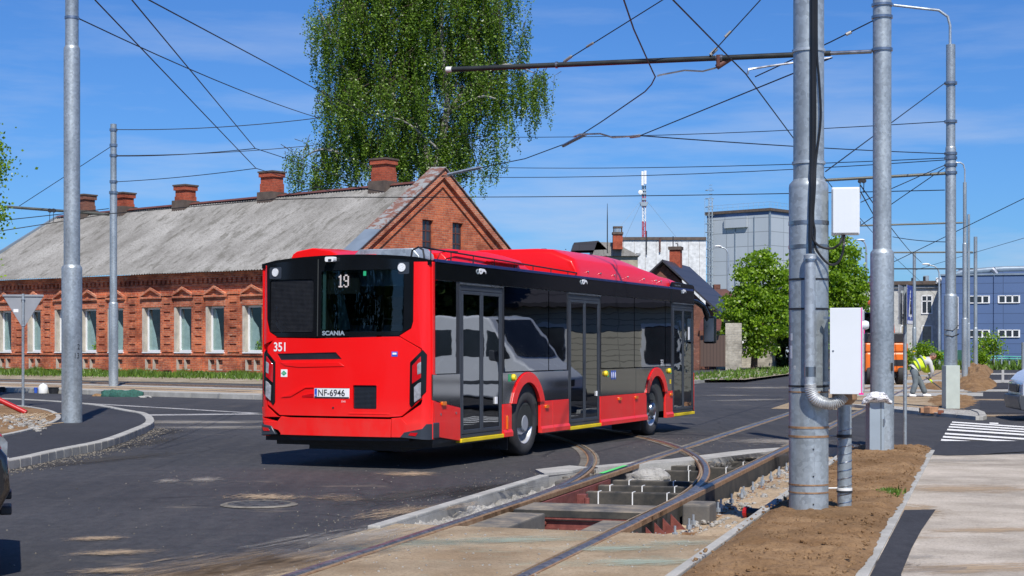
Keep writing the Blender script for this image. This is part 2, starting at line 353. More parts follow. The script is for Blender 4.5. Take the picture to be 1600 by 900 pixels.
# masonry with box mapping
def boxvec(b, sx=1., sz=1.):
    sp = b.n('SeparateXYZ'); b.l(b.tc.outputs['Object'], sp.inputs[0]); sn = b.n('SeparateXYZ'); b.l(b.tc.outputs['Normal'], sn.inputs[0])
    ax = b.math('ABSOLUTE', sn.outputs[0]); t = b.math('GREATER_THAN', ax, .6)
    u = b.math('ADD', b.math('MULTIPLY', sp.outputs[0], b.math('SUBTRACT', 1., t)), b.math('MULTIPLY', sp.outputs[1], t))
    cb = b.n('CombineXYZ'); b.l(b.math('MULTIPLY', u, sx), cb.inputs[0]); b.l(b.math('MULTIPLY', sp.outputs[2], sz), cb.inputs[1]); return cb.outputs[0], sp
def brick(name, c1, c2, mortar, bw=.27, bh=.083, ms=.012, worn=.5, damp=False, vary=True):
    b = NB(name); b.set(rough=.9)
    vec, sp = boxvec(b)
    t = b.n('TexBrick'); t.inputs['Scale'].default_value = 1; t.inputs['Brick Width'].default_value = bw; t.inputs['Row Height'].default_value = bh
    t.inputs['Mortar Size'].default_value = ms; t.inputs['Mortar Smooth'].default_value = .3; t.inputs['Bias'].default_value = -.1
    t.inputs['Color1'].default_value = c1; t.inputs['Color2'].default_value = c2; t.inputs['Mortar'].default_value = mortar
    b.l(vec, t.inputs['Vector'])
    n1 = b.noise(.9, detail=7, rough=.62); n2 = b.noise(7, detail=5, rough=.7)
    c = b.mix(b.math('MULTIPLY', b.ramp(n2, [(.35, 1.), (.55, 0.)]), .55), t.outputs['Color'], sc(c1, .45))
    c = b.mix(b.math('MULTIPLY', b.ramp(n1, [(.40, 0.), (.75, 1.)]), .45), c, sc(c2, 1.35))
    nd_ = b.noise(.6, b.map((1, 1, 1.3), loc=(1, 9, 4)), 8, .7); c = b.mix(b.ramp(nd_, [(.36, .7), (.52, 0.)]), c, sc(c1, .35))
    n3 = b.noise(1.7, b.map((1, 1, 1.6), loc=(7, 3, 1)), 7, .68)
    c = b.mix(b.math('MULTIPLY', b.ramp(n3, [(.60, 0.), (.68, 1.)]), worn), c, (.45, .36, .27, 1))
    if damp:
        z = b.math('ADD', sp.outputs[2], b.math('MULTIPLY', n1, .8))
        c = b.mix(b.ramp(z, [(.05, .85), (1.0, 0.)]), c, (.10, .07, .055, 1))
    b.col(c); b.bump(b.math('ADD', b.math('MULTIPLY', t.outputs['Fac'], -1), b.math('MULTIPLY', n2, .5)), .6, .012); return b.m
M['brick'] = brick('old red brick', (.34, .055, .022, 1), (.72, .20, .075, 1), (.42, .29, .21, 1), ms=.012, worn=.55, damp=True)
M['brickgable'] = brick('gable brick', (.42, .08, .03, 1), (.68, .19, .075, 1), (.36, .25, .18, 1), bw=.34, bh=.105, worn=.35)
M['brickchim'] = brick('chimney brick', (.36, .06, .025, 1), (.48, .10, .045, 1), (.22, .10, .07, 1), worn=.05)
M['brickold'] = brick('dark crumbling brick', (.16, .06, .04, 1), (.26, .10, .06, 1), (.12, .09, .08, 1), worn=.5)
M['whitebrick'] = brick('pale silicate brick', (.36, .33, .27, 1), (.46, .43, .36, 1), (.33, .32, .3, 1), bw=.5, bh=.16, worn=.1)
M['brickorn'] = brick('ornament brick', (.46, .09, .035, 1), (.66, .24, .12, 1), (.45, .35, .27, 1), worn=.7)
M['plaster'] = concrete('worn pale plaster', (.55, .50, .42))
M['cap'] = pm('weathered chimney cap', (.10, .075, .06), .8, var=.3)
# asbestos roof
b = NB('weathered asbestos cement'); b.set(rough=.95)
n1 = b.noise(.5, b.map((1, .25, 1)), 7, .65); n2 = b.noise(10, detail=5, rough=.7); n3 = b.noise(1.4, b.map((1.6, .35, 1), loc=(5, 2, 1)), 6, .7)
c = b.mix(b.ramp(n1, [(.35, 0.), (.65, 1.)]), (.175, .168, .155, 1), (.32, .312, .295, 1))
c = b.mix(b.ramp(n2, [(.32, .55), (.52, 0.)]), c, (.10, .095, .08, 1)); c = b.mix(b.math('MULTIPLY', b.ramp(n3, [(.52, 0.), (.64, 1.)]), .7), c, (.10, .095, .08, 1)); n4 = b.noise(30, detail=3, rough=.8); c = b.mix(b.ramp(n4, [(.6, 0.), (.7, .6)]), c, (.05, .05, .045, 1))
b.col(c); b.bump(n2, .4, .02); M['asbestos'] = b.m
M['flash'] = pm('zinc flashing', (.26, .32, .38), .45, metal=.4, var=.15, scale=1)
b = NB('peeling tin'); b.set(rough=.7); n = b.noise(2.6, b.map((1, 1, 2)), 8, .68)
b.col(b.mix(b.ramp(n, [(.46, 0.), (.54, 1.)]), (.27, .28, .28, 1), (.19, .09, .065, 1))); M['peel'] = b.m
M['redtin'] = pm('dark red tin', (.12, .045, .035), .6, var=.2)
# panels
def panel(name, c, dz, du, rough=.5, w=.012):
    b = NB(name); b.set(rough=rough)
    vec, sp = boxvec(b); t = b.n('TexBrick'); t.offset = 0; t.inputs['Scale'].default_value = 1; t.inputs['Brick Width'].default_value = du; t.inputs['Row Height'].default_value = dz
    t.inputs['Mortar Size'].default_value = w; t.inputs['Color1'].default_value = c; t.inputs['Color2'].default_value = sc(c, 1.06); t.inputs['Mortar'].default_value = sc(c, .55); b.l(vec, t.inputs['Vector'])
    n = b.noise(.35, b.map((1, 1, .5)), 5)
    b.col(b.mix(b.math('MULTIPLY', b.ramp(n, [(.3, 0.), (.7, 1.)]), .25), t.outputs['Color'], sc(c, .75))); return b.m
M['bluepanel'] = panel('blue cladding', (.085, .14, .28, 1), 1.05, 6.2, w=.035)
M['towerpanel'] = panel('grey tower cladding', (.42, .47, .52, 1), 2.3, 4.2, w=.06)
M['greywall'] = concrete('grey rendered wall', (.56, .56, .53))
M['offwhite'] = concrete('off white render', (.72, .74, .74))
M['cream'] = concrete('cream render', (.42, .38, .28))
M['siding'] = panel('cream siding', (.50, .47, .38, 1), .22, 60, w=.018)
M['darkroof'] = panel('dark roof sheets', (.045, .042, .05, 1), .6, 40, .45, w=.03)
M['browngate'] = panel('brown sheet metal', (.10, .065, .05, 1), 40, .22, w=.02)
M['darkwin'] = pm('dark pane', (.03, .035, .045), .1, var=.4, scale=1)
M['curtain'] = pm('pale curtain', (.46, .56, .52), .9, var=.15, scale=5)
M['roomdark'] = pm('dark room', (.04, .045, .045), .9, var=.2)
M['carpaint'] = pm('black car paint', (.01, .01, .012), .1, var=.1, coat=1)
M['vanpaint'] = pm('white van paint', (.74, .76, .79), .25, var=.03, coat=.5)
M['vangrey'] = pm('van dark plastic', (.06, .065, .075), .45, var=.1)
M['digger'] = pm('orange machine paint', (.75, .16, .02), .35, var=.08)
M['hivis'] = pm('hi vis yellow', (.62, .85, .03), .7, var=.08, scale=8)
M['reflect'] = pm('reflective tape', (.35, .4, .4), .5, var=.1)
M['jeans'] = pm('grey trousers', (.13, .16, .18), .9, var=.25, scale=5, bump=.4, bscale=8, bdist=.03)
M['shirt'] = pm('light grey sleeve', (.5, .5, .49), .9, var=.1, scale=6)
M['skin'] = pm('skin', (.42, .2, .13), .55, var=.1, scale=6)
M['hair'] = pm('cropped hair', (.12, .09, .07), .8, var=.2)
M['signgrey'] = pm('grey sign back', (.26, .28, .31), .5, var=.08)
M['signblue'] = pm('sign blue', (.02, .06, .35), .35, var=.05)
M['plasticwhite'] = pm('white plastic', (.75, .75, .73), .5, var=.06)
M['greennet'] = pm('dark green net', (.02, .09, .07), .8, var=.5, scale=20)
M['magenta'] = pm('magenta tape', (.8, .03, .3), .4, var=.1)
M['redpipe'] = pm('red painted pipe', (.45, .015, .015), .4, var=.15)
M['turquoise'] = pm('turquoise railing', (.05, .38, .30), .5, var=.1)
M['brickdebris'] = pm('brick rubble', (.42, .22, .12), .9, var=.35, scale=5)
def leafmat(name, c, trans=.35, v=.45):
    b = NB(name); b.t.nodes.remove(b.b)
    geo = b.n('NewGeometry'); rr = geo.outputs['Random Per Island']
    col = b.ramp(rr, [(0, sc(c, 1-v)), (.55, sc(c, 1)), (1, (min(c[0]*(1+v)*1.15, 1), c[1]*(1+v), c[2]*(1+v)*.9, 1))])
    d = b.n('BsdfDiffuse'); t = b.n('BsdfTranslucent'); g = b.n('BsdfGlossy'); g.inputs['Roughness'].default_value = .4; g.inputs[0].default_value = (.5, .5, .5, 1)
    b.l(col, d.inputs[0]); b.l(b.mix(1., col, (1.1, 1.25, .5, 1), 'MULTIPLY'), t.inputs[0])
    m1 = b.n('MixShader'); m1.inputs[0].default_value = trans; b.l(d.outputs[0], m1.inputs[1]); b.l(t.outputs[0], m1.inputs[2])
    m2 = b.n('MixShader'); m2.inputs[0].default_value = .06; b.l(m1.outputs[0], m2.inputs[1]); b.l(g.outputs[0], m2.inputs[2]); b.l(m2.outputs[0], b.out.inputs[0]); return b.m
M['birchleaf'] = leafmat('birch leaves', (.13, .235, .027), .4, .6)
M['limeleaf'] = leafmat('fresh lime leaves', (.21, .36, .022), .5)
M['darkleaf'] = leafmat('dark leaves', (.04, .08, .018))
M['grass'] = leafmat('grass blades', (.11, .20, .03), .25)
M['bark'] = pm('dark bark', (.07, .05, .035), .95, var=.4, scale=8, bump=.6, bscale=12, bdist=.05)
b = NB('birch bark'); b.set(rough=.8); n = b.noise(3, b.map((1, 1, 3)), 5, .7); b.col(b.ramp(n, [(.42, (.05, .045, .04, 1)), (.52, (.33, .32, .30, 1))])); M['birchbark'] = b.m
# dust patch with ragged fading edge (object space unit disc)
def dustmat(name, c, dens=.8, sc_=3):
    b = NB(name); b.set(rough=.95); b.col(b.mix(b.noise(25), sc(c, .8), sc(c, 1.15)))
    ln = b.n('VectorMath'); ln.operation = 'LENGTH'; b.l(b.tc.outputs['Object'], ln.inputs[0]); oi = b.n('ObjectInfo'); of = b.n('VectorMath'); of.operation = 'ADD'; b.l(b.map((1, 2.2, 1)), of.inputs[0]); b.l(b.math('MULTIPLY', oi.outputs['Random'], 50), of.inputs[1])
    v = b.math('SUBTRACT', 1., ln.outputs['Value']); v = b.math('ADD', v, b.math('MULTIPLY', b.math('SUBTRACT', b.noise(sc_*1.1, of.outputs[0], detail=10, rough=.75), .5), 3.4)); v = b.math('SUBTRACT', v, .12)
    b.l(b.math('MULTIPLY', b.ramp(v, [(.12, 0.), (.75, 1.)]), dens), b.b.inputs['Alpha']); return b.m
M['dust'] = dustmat('tan sand dust', (.42, .31, .20))
M['dustgrey'] = dustmat('pale grey dust', (.36, .33, .29), .6)
M['dustdark'] = dustmat('loose dark grit', (.05, .045, .04), .9, 6)
M['dustgreen'] = dustmat('pale green dust', (.36, .46, .38), .55, 4)

# ================================================================== GROUND
AT = math.atan2(TT[1], TT[0])
PIT = [(2.85, 2.02), (8.3, 2.1), (9.2, 1.92), (9.85, 1.88), (11.5, .91), (14.0, .10), (15.3, -.15), (15.3, -1.0), (2.7, -1.0)]
pit = [T2(*p) for p in PIT]
struct(MB().sheet([(-900, -60), (900, -60), (900, 3000), (-900, 3000)], -.02, [pit]).build('ground', M['farground'], fix=False))
road = [(-70, -14), (40, -14), (60, 40), (110, 290), (75, 290), (18.8, 109), (8.4, 72.9), (2.5, 57), (-1, 50), (-4.5, 48), (-7.97, 49.8), (-18.8, 58.8), (-70, 101)]
struct(MB().sheet(road, 0, [pit]).build('road', M['asphalt'], fix=False))
# pit floor and walls
mb = MB().sheet(pit, -.25)
n_ = len(pit)
mb.build('pit_floor', M['gravel'], fix=False)['kind'] = 'structure'
mb = MB()
for i in range(n_):
    a, b_ = pit[i], pit[(i+1) % n_]
    mb.add([(a[0], a[1], -.37), (b_[0], b_[1], -.37), (b_[0], b_[1], .0), (a[0], a[1], .0)], [(0, 1, 2, 3)])
struct(mb.build('pit_wall', M['kerb'], fix=False))
def bumpy(path_fn, ns, nn, zf):
    vs = []; fs = []
    for i in range(ns+1):
        for j in range(nn+1):
            x, y = path_fn(i/ns, j/nn); vs.append((x, y, zf(x, y, i/ns, j/nn)))
    for i in range(ns):
        for j in range(nn): a = i*(nn+1)+j; fs.append((a, a+1, a+nn+2, a+nn+1))
    return MB().add(vs, fs)
def fb(x, y, f, o=4): return noise.fractal(Vector((x*f, y*f, .3)), 1.0, 2.0, o)
# front slab over the track, sandy
slab = [T2(*p) for p in [(-6, 2.9), (-2, 2.35), (-.66, 2.25), (.8, 2.05), (1.6, 2.12), (2.5, 2.1), (2.84, 2.02), (2.69, -1.0), (-6, -1.0)]]
struct(MB().sheet(slab, .004).build('track_slab', M['slab'], fix=False))
for (px, py, a, b_, rz, m) in [(1400, 842, .45, .16, 5, 'dust'), (1430, 872, .3, .2, 5, 'dustgrey'), (1520, 890, 1.2, .4, 10, 'dust'), (1560, 830, 1.0, .3, 10, 'dust'), (1350, 880, .3, .5, 60, 'dustdark'), (1480, 720, 1.2, .6, 0, 'dustgrey'), (620, 800, .9, .38, 70, 'dust'), (700, 792, .7, .3, 60, 'dust'), (150, 843, .32, .22, 20, 'dust'), (180, 865, .42, .24, 15, 'dust'), (180, 893, .4, .2, 10, 'dust'), (415, 777, .45, .6, 60, 'dust'), (527, 779, .42, .55, 10, 'dust'), (640, 741, .5, .5, 0, 'dust'),
      (320, 750, .3, .5, 10, 'dustgrey'), (262, 752, .2, .4, 10, 'dustgrey'), (420, 880, 2.2, .7, 60, 'dust'), (520, 850, 2.0, .7, 66, 'dustgrey'), (330, 895, 1.6, .8, 60, 'dust'), (150, 720, 2.6, .5, 66, 'dustdark'), (215, 693, 2.4, .55, 80, 'dustdark'), (250, 676, 1.8, .5, 95, 'dustdark'), (760, 765, 1.6, .5, 66, 'dustdark'), (640, 775, 1.8, .5, 66, 'dustdark'),
      (1215, 690, 1.2, 1.2, 20, 'dustgrey'), (900, 690, 1.8, .5, 30, 'dustdark'), (1170, 712, 1.4, .8, 20, 'dustdark'), (1180, 625, 2.5, .8, 35, 'dustgrey'), (1140, 618, 1.5, 1.0, 5, 'dustgrey'), (1190, 606, 2.5, 2, 60, 'dustgrey'), (560, 860, .5, .3, 0, 'dustgreen'), (660, 850, .8, .4, 10, 'dustgreen'), (800, 845, .9, .35, 10, 'dustgreen'), (960, 858, .7, .3, 10, 'dustgreen'), (1060, 850, .5, .25, 10, 'dustgreen'), (1010, 880, .6, .3, 10, 'dustgreen'),
      (1545, 650, 1.5, 1, 0, 'dust'), (1500, 765, 1.4, .7, 0, 'dust'), (1420, 800, .5, 1.0, -16, 'dust'), (345, 668, 2.0, 1.0, 10, 'dustgrey'), (300, 660, 3, 1.2, 0, 'dustgrey'), (1550, 625, 1.6, 1.2, 0, 'dust')]:
    x, y = G(px, py); o = MB().sheet([(math.cos(t*math.pi/12)*1.5, math.sin(t*math.pi/12)*1.5) for t in range(24)], 0).build('dirt_patch', M[m], fix=False, loc=(x, y, .012 if (y < 14 or px > 1400) else .008))
    o.scale = (a, b_, 1); o.rotation_euler = (0, 0, R(rz)); struct(o)
# sand bed right of the rail, lower than the kerb
struct(bumpy(lambda u, v: T2(2.70+u*12.6, -.10-v*.92), 160, 14, lambda x, y, u, v: -.20+.05*fb(x, y, 1.5)+.03*fb(x, y, 7)+.09*v*v).build('sand_bed', M['sand'], smooth=True))
struct(bumpy(lambda u, v: T2(2.6+u*5.9, 1.60+v*.44), 130, 14, lambda x, y, u, v: -.16+.05*fb(x, y, 3)+.05*fb(x, y, 11)+.10*v-.05*u).build('gravel_berm', M['gravel'], smooth=True, auto=180))
# soil strip and far soil
def soilz(x, y, u, v): return .018+(.055+.03*fb(x, y, 2.2)+.018*fb(x, y, 9)+.012*fb(x, y, 26))*min(1, 7*v, 6*(1-v)+.1)
struct(bumpy(lambda u, v: T2(-3+u*18.1, -1.05-v*(1.17+.035*fb(u*18, 0, 1.1)+.02*fb(u*18, 4, 5))), 420, 34, soilz).build('soil_strip', M['soil'], smooth=True, auto=180))
kb = MB()
def kseg(mb, pts, w, z0, z1, L_=1.0, gap=.012):
    # kerb stones along a path
    for i in range(len(pts)-1):
        a = Vector((*pts[i], 0)); b2 = Vector((*pts[i+1], 0)); d = (b2-a).length; k = max(1, round(d/L_))
        for j in range(k):
            c = a.lerp(b2, (j+.5)/k); mb.obox((c.x, c.y, (z0+z1)/2), d/k-gap, w, z1-z0, math.atan2((b2-a).y, (b2-a).x))
    return mb
def smoothpath(pts, k=6):
    out = []; n = len(pts)
    for i in range(n-1):
        p0, p1, p2, p3 = [np.array(pts[max(0, min(n-1, i+j))], float) for j in (-1, 0, 1, 2)]
        for t in np.linspace(0, 1, k, endpoint=False):
            out.append(tuple(.5*((2*p1)+(-p0+p2)*t+(2*p0-5*p1+4*p2-p3)*t*t+(-p0+3*p1-3*p2+p3)*t**3)))
    out.append(tuple(pts[-1])); return out
struct(kseg(MB(), [T2(-3, -1.0), T2(15.3, -1.0)], .08, -.3, .035).build('kerb', M['kerb'], bevel=.008))
struct(kseg(MB(), [T2(-3, -2.20), T2(14.8, -2.20)], .16, -.1, .02).build('kerb', M['kerb'], bevel=.008))
struct(kseg(MB(), [T2(2.4, 2.08), T2(8.3, 2.16)], .12, -.36, .03).build('kerb', M['kerb'], bevel=.01))
struct(MB().sheet([T2(-6, -2.28), T2(14.9, -2.28), G(1520, 712), G(1700, 708), (30, 22), (30, 0), T2(-6, -20)], .008).build('pavement', M['concslab'], fix=False))
struct(MB().sheet([T2(-6, -2.29), T2(5.3, -2.29), G(1462, 798), G(1440, 830), G(1425, 858), G(1408, 900), T2(-6, -2.95)], .013).build('asphalt_patch', M['asphaltnew'], fix=False))
struct(MB().sheet([G(1446, 711), G(1470, 690), G(1720, 690), G(1720, 704), G(1600, 707), G(1560, 709), G(1530, 712), G(1480, 713)], .012).build('asphalt_patch', M['asphaltnew'], fix=False))
# concrete rim behind the pit
struct(MB().prism([T2(*p) for p in [(9.87, 1.86), (11.52, .9), (14.02, .08), (14.9, .06), (14.1, .55), (11.8, 1.25), (10.15, 2.0)]], -.3, .012).build('concrete_rim', M['kerb']))
struct(MB().prism([T2(*p) for p in [(8.45, 2.2), (9.0, 1.98), (9.7, 1.95), (9.9, 2.25), (9.1, 2.5)]], -.3, .03).build('concrete_rim', M['kerb']))
# left island
outer = smoothpath([(-7.2, 17.5), (-6.63, 20.72), (-6.57, 23.16), (-6.5, 25.4), (-6.81, 28.74), (-7.25, 32.01), (-8.22, 35.8), (-9.09, 37.86), (-11.77, 43.27), (-16.5, 48.5), (-30, 60)])
struct(MB().prism(outer+[(-55, 60), (-40, 15)], -.05, .10).build('pavement', M['asphaltnew']))
struct(kseg(MB(), outer, .17, -.05, .125, .9, .006).build('kerb', M['kerb'], bevel=.015))
inner = smoothpath([(-9.2, 17), (-8.6, 22), (-8.57, 26.79), (-8.83, 29.83), (-9.4, 33.09), (-10.32, 36.12), (-11.54, 38.99), (-13.26, 41.45), (-18, 45)])
struct(MB().prism(inner+[(-34, 45), (-30, 17)], .05, .115).build('soil_island', M['soil']))
struct(kseg(MB(), inner, .10, .04, .135, .9, .006).build('kerb', M['kerb'], bevel=.01))
# raised platform on the far side of the crossing with the old tram track bed
K = smoothpath([(-60, 93), (-18.8, 58.8), (-7.97, 49.8), (-4.5, 48), (-1, 50), (2.5, 57), (8.4, 72.9), (18.8, 109), (42, 190)], 5)
struct(MB().prism(K+[(-60, 190)], -.05, .13).build('pavement', M['asphaltdusty']))
struct(kseg(MB(), K, .2, -.05, .155, 2, .01).build('kerb', M['kerb'], bevel=.01))
def ext(a, b_, t0, t1): return [(a[0]+(b_[0]-a[0])*t, a[1]+(b_[1]-a[1])*t) for t in (t0, t1)]
k0 = ext((-18.8, 58.8), (-7.97, 49.8), -2.5, 1); bf = ext((-21.5, 67.2), (-8.96, 56), -2.5, 1.1)
struct(MB().sheet([k0[0], (k0[1][0], k0[1][1]+.2), bf[1], bf[0]], .136).build('track_bed', M['sand'], fix=False))
struct(MB().sheet([(k0[0][0], k0[0][1]+.2), (k0[1][0], k0[1][1]+.2), (k0[1][0], k0[1][1]+1.5), (k0[0][0], k0[0][1]+2.5)], .14).build('concrete_strip', M['kerb'], fix=False))
w0 = ext((-22.6, 70.5), (-9.34, 58.4), -2.5, 1.1)
struct(MB().sheet([bf[0], bf[1], w0[1], w0[0]], .142).build('concrete_strip', M['kerb'], fix=False))
w1 = ext((-24.6, 76.6), (-10.6, 65.5), -2.5, 1.2)
FO = Vector((-6.95, 69.5, 0)); FA = Vector((-.809, .588, 0)); FN = Vector((-.588, -.809, 0))
fA = FO+FA*70; fB = FO-FA*1.0
struct(MB().add([(*w1[0], .14), (*w1[1], .14), (fB.x, fB.y, .34), (fA.x, fA.y, .34)], [(0, 1, 2, 3)]).build('verge', M['verge'], fix=False))
struct(MB().sheet([T2(62, 11.9), T2(64, 7.8), T2(170, 8.2), T2(170, 14)], .139).build('verge', M['verge'], fix=False))
struct(MB().sheet([G(1092, 583), G(1200, 576.5), G(1236, 576), G(1236, 581), G(1160, 588), G(1092, 592)], .145).build('concrete_strip', M['kerb'], fix=False)) if False else None
# lane markings
def band(a, b_, c, d, z=.006): return [(*G(*p), z) for p in (a, b_, c, d)]
mb = MB()
for (x0, y0, x1, y1, w) in [(-60, 618.8, 430, 647, 1.3), (-60, 634.5, 192, 648.3, 1.3), (192, 648.3, 470, 645.2, 2.0)]:
    mb.add(band((x0, y0+w), (x1, y1+w), (x1, y1), (x0, y0)), [(0, 1, 2, 3)])
struct(mb.build('lane_marking', M['whiteline'], fix=False))
mb = MB()
for i, (x, y, h) in enumerate([(1488, 659.2, 1.8), (1485.5, 662.6, 2.0), (1483, 666.3, 2.1), (1480.5, 670.5, 2.5), (1477, 676.8, 2.5), (1474, 681.8, 2.6), (1471, 686.6, 2.7), (1468, 691.4, 3.0), (1465, 697.2, 3.4)]):
    xe = 1760 if i < 8 else 1528; sl_ = .068
    a, b_, c, d = (x-1, y+h), (xe, y+h+(xe-x)*sl_), (xe, y+(xe-x)*sl_), (x, y)
    mb.add(band(a, b_, c, d, .009), [(0, 1, 2, 3)])
mb.add(band((1546, 662.5), (1560, 663.3), (1560, 661.3), (1546, 660.8), .009), [(0, 1, 2, 3)])
struct(mb.build('zebra_crossing', M['whitestripe'], fix=False))
# right hand tram bed, crossing strips, soil mounds
struct(MB().sheet([T2(31.5, 2.4), T2(31.0, -1.9), T2(60, -2.6), T2(170, -3), T2(170, 4.5), T2(60, 3)], .006).build('track_bed', M['slab'], fix=False))
def cz(x0, x1, y0, y1, m, name, z=.012): struct(MB().sheet([G(x0, y1), G(x1, y1), G(x1, y0), G(x0, y0)], z).build(name, M[m], fix=False))
cz(1300, 1536, 614, 619.5, 'kerb', 'concrete_strip'); cz(1300, 1575, 609, 612.5, 'kerb', 'concrete_strip', .016); cz(1310, 1590, 594, 598.5, 'kerb', 'concrete_strip')
cz(1500, 1700, 583.6, 585.8, 'kerb', 'concrete_strip', .02); cz(1310, 1440, 602, 605, 'kerb', 'concrete_strip'); cz(1330, 1460, 586, 588.5, 'kerb', 'concrete_strip')
cz(1565, 1569, 575, 598, 'kerb', 'concrete_strip', .024)
cz(1534, 1575, 586, 594, 'asphaltnew', 'asphalt_patch', .014); cz(1540, 1640, 599.5, 608, 'asphaltnew', 'asphalt_patch'); cz(1532, 1700, 613.5, 646, 'asphaltnew', 'asphalt_patch', .01)
isl = [G(*p) for p in [(1300, 634), (1340, 637), (1380, 642), (1440, 648), (1500, 653.5), (1530, 656.5), (1536, 655), (1533, 649), (1522, 645), (1440, 641), (1380, 637)]]
struct(MB().prism(isl, -.05, .06).build('kerb_island', M['gravel']))
struct(kseg(MB(), isl[:9], .16, -.03, .09, .9, .01).build('kerb', M['kerb'], bevel=.01))
def mound(px0, px1, y0, y1, h, name='soil_mound'):
    a = G(px0, y1); b2 = G(px1, y1); c = G(px1, y0); d = G(px0, y0)
    def pf(u, v): return ((a[0]*(1-u)+b2[0]*u)*(1-v)+(d[0]*(1-u)+c[0]*u)*v, a[1]*(1-v)+d[1]*v)
    def zf(x, y, u, v):
        e = max(0, 1-((2*u-1)**2+(2*v-1)**2)**.5-.12*noise.noise(Vector((x*1.2, y*1.2, 4))));  return -.03+h*min(1, e*2.2)*(.7+.5*fb(x, y, 1.6))+.03*fb(x, y, 6)*(e > 0)
    struct(bumpy(pf, 60, 60, zf).build(name, M['soil'], smooth=True, auto=180))
mound(1443, 1534, 614, 643, .10); mound(1490, 1560, 592, 614, .35); mound(1500, 1552, 573, 596, .55); mound(1440, 1500, 598, 612, .2)
struct(MB().sheet([T2(120, -6), T2(118, -60), T2(200, -90), T2(220, -3)], .02).build('verge', M['farground'], fix=False))

# ------------------------------------------------------------------ rails
def arcpath(n0):
    r = 28.0-n0; pts = [(s, n0) for s in np.linspace(3.6, 5, 6)]
    for a in np.linspace(0, R(44), 40)[1:]: pts.append((5+r*math.sin(a), 28-r*math.cos(a)))
    return pts
def world_path(pts, z): return [T(s, n, z(s) if callable(z) else z) for s, n in pts]
def tail(pts, off):
    p = [T2(*q) for q in pts]; d = Vector(p[-1])-Vector(p[-2]); d.normalize(); a = Vector(p[-1])
    e = Vector((-8.3, 54.0)); ed = Vector((-.745, .667)); e = e+Vector((ed.y, -ed.x))*off
    L_ = (e-a).length
    for t in np.linspace(0, 1, 24)[1:]:
        q = a*(1-t)**3+(a+d*L_*.35)*3*t*(1-t)**2+(e-ed*L_*.35)*3*t*t*(1-t)+e*t**3; p.append((q.x, q.y))
    q = e+ed*70; p.append((q.x, q.y)); return p
def rail(label, p2, side, exposed=None, z=.0, border=None, zfun=None):
    """p2 world xy list; side=+1: groove to the left of travel"""
    Z = (lambda i: zfun(p2[i])) if zfun else (lambda i: z)
    path = [(p[0], p[1], Z(i)) for i, p in enumerate(p2)]
    t = thing('tram_rail', label, 'rail', (0, 0, 0))
    s = side
    MB().sweep([(-.026*s, .020), (.022*s, .020), (.034*s, .008), (.036*s, -.03), (-.036*s, -.03), (-.036*s, .008)], path).build('rail_head', M['railtop'], t)
    MB().sweep([(.062*s, .014), (.074*s, .014), (.074*s, -.03), (.036*s, -.03), (.036*s, -.018), (.062*s, -.018)], path).build('rail_lip', M['railside'], t)
    MB().sweep([(-.036*s, .008), (-.056*s, .006), (-.056*s, -.04), (-.036*s, -.04)], path).build('rust_edge', M['rust'], t)
    MB().sweep([(.074*s, .010), (.086*s, .007), (.086*s, -.04), (.074*s, -.04)], path).build('rust_edge', M['rust'], t)
    if border:
        MB().sweep([(-.17, border), (.20, border), (.20, border-.02), (-.17, border-.02)], path).build('dusty_joint', M['verge'], t)
    if exposed:
        e = [q for i, q in enumerate(path) if exposed(p2[i])]
        if len(e) > 1:
            MB().sweep([(-.055, -.035), (.055, -.035), (.055, -.26), (-.055, -.26)], e).build('web_block', M['blackbeam'], t, bevel=.006)
            MB().sweep([(-.10, -.26), (.10, -.26), (.10, -.28), (-.10, -.28)], e).build('rail_foot', M['rust'], t)
    return t
def toT(p): q = (p[0]-R0[0], p[1]-R0[1]); return q[0]*TT[0]+q[1]*TT[1], q[0]*NN[0]+q[1]*NN[1]
def inpit(p): s, n = toT(p); return 2.8 < s < 15.2 and n < 2.0 and (n < 1.7-.3*(s-10) if s > 10 else True)
ss = list(np.arange(-6, 2.8, 1.))+list(np.arange(2.8, 15.3, .25))+list(np.arange(15.5, 31, 1))+list(np.arange(31, 180, 5))
def asz(p): s, n = toT(p); return 0.004 if s < 31 else .008
rail('straight steel rail with a short green painted length, left edge of the open pit', [T2(s, 1.54) for s in ss], -1, inpit, zfun=asz)
rail('straight steel rail on the right edge of the open pit, beside the bolts and sand', [T2(s, 0) for s in ss], 1, inpit, zfun=asz)
cl = tail(arcpath(1.54), -.72); cr = tail(arcpath(0.0), .72)
zc = lambda p: .004 if Vector(p).length < 47 or toT(p)[1] < 16 else .15
zc2 = lambda p: .006+.145*max(0, min(1, (toT(p)[1]-17.5)/3.5))
rail('curved steel rail branching left under the rear wheel of the red bus', cl, -1, inpit, zfun=zc2)
rail('curved steel rail crossing the open pit, bending left under the bus front', cr, 1, inpit, zfun=zc2)
for nn_ in (0, 1.54):
    struct(MB().sweep([(-.12, .003), (.15, .003), (.15, .001), (-.12, .001)], [T(s, nn_, .003) for s in (15.3 if nn_ == 0 else 10.9, 31)]).build('rail_joint', M['joint'], fix=False))
struct(MB().sweep([(-.12, .004), (.15, .004), (.15, .002), (-.12, .002)], [(p[0], p[1], .003) for p in cl if toT(p)[0] > 9.9][:34]).build('rail_joint', M['joint'], fix=False))
struct(MB().sweep([(-.12, .005), (.15, .005), (.15, .003), (-.12, .003)], [(p[0], p[1], .003) for p in cr if toT(p)[0] > 12.6][:30]).build('rail_joint', M['joint'], fix=False))
struct(MB().add([T(s, 1.54-o, .031) for s, o in ((8.7, -.03), (8.7, .035), (10.1, .035), (10.1, -.03))], [(0, 1, 2, 3)]).build('paint_mark', M['greenpaint'], fix=False))
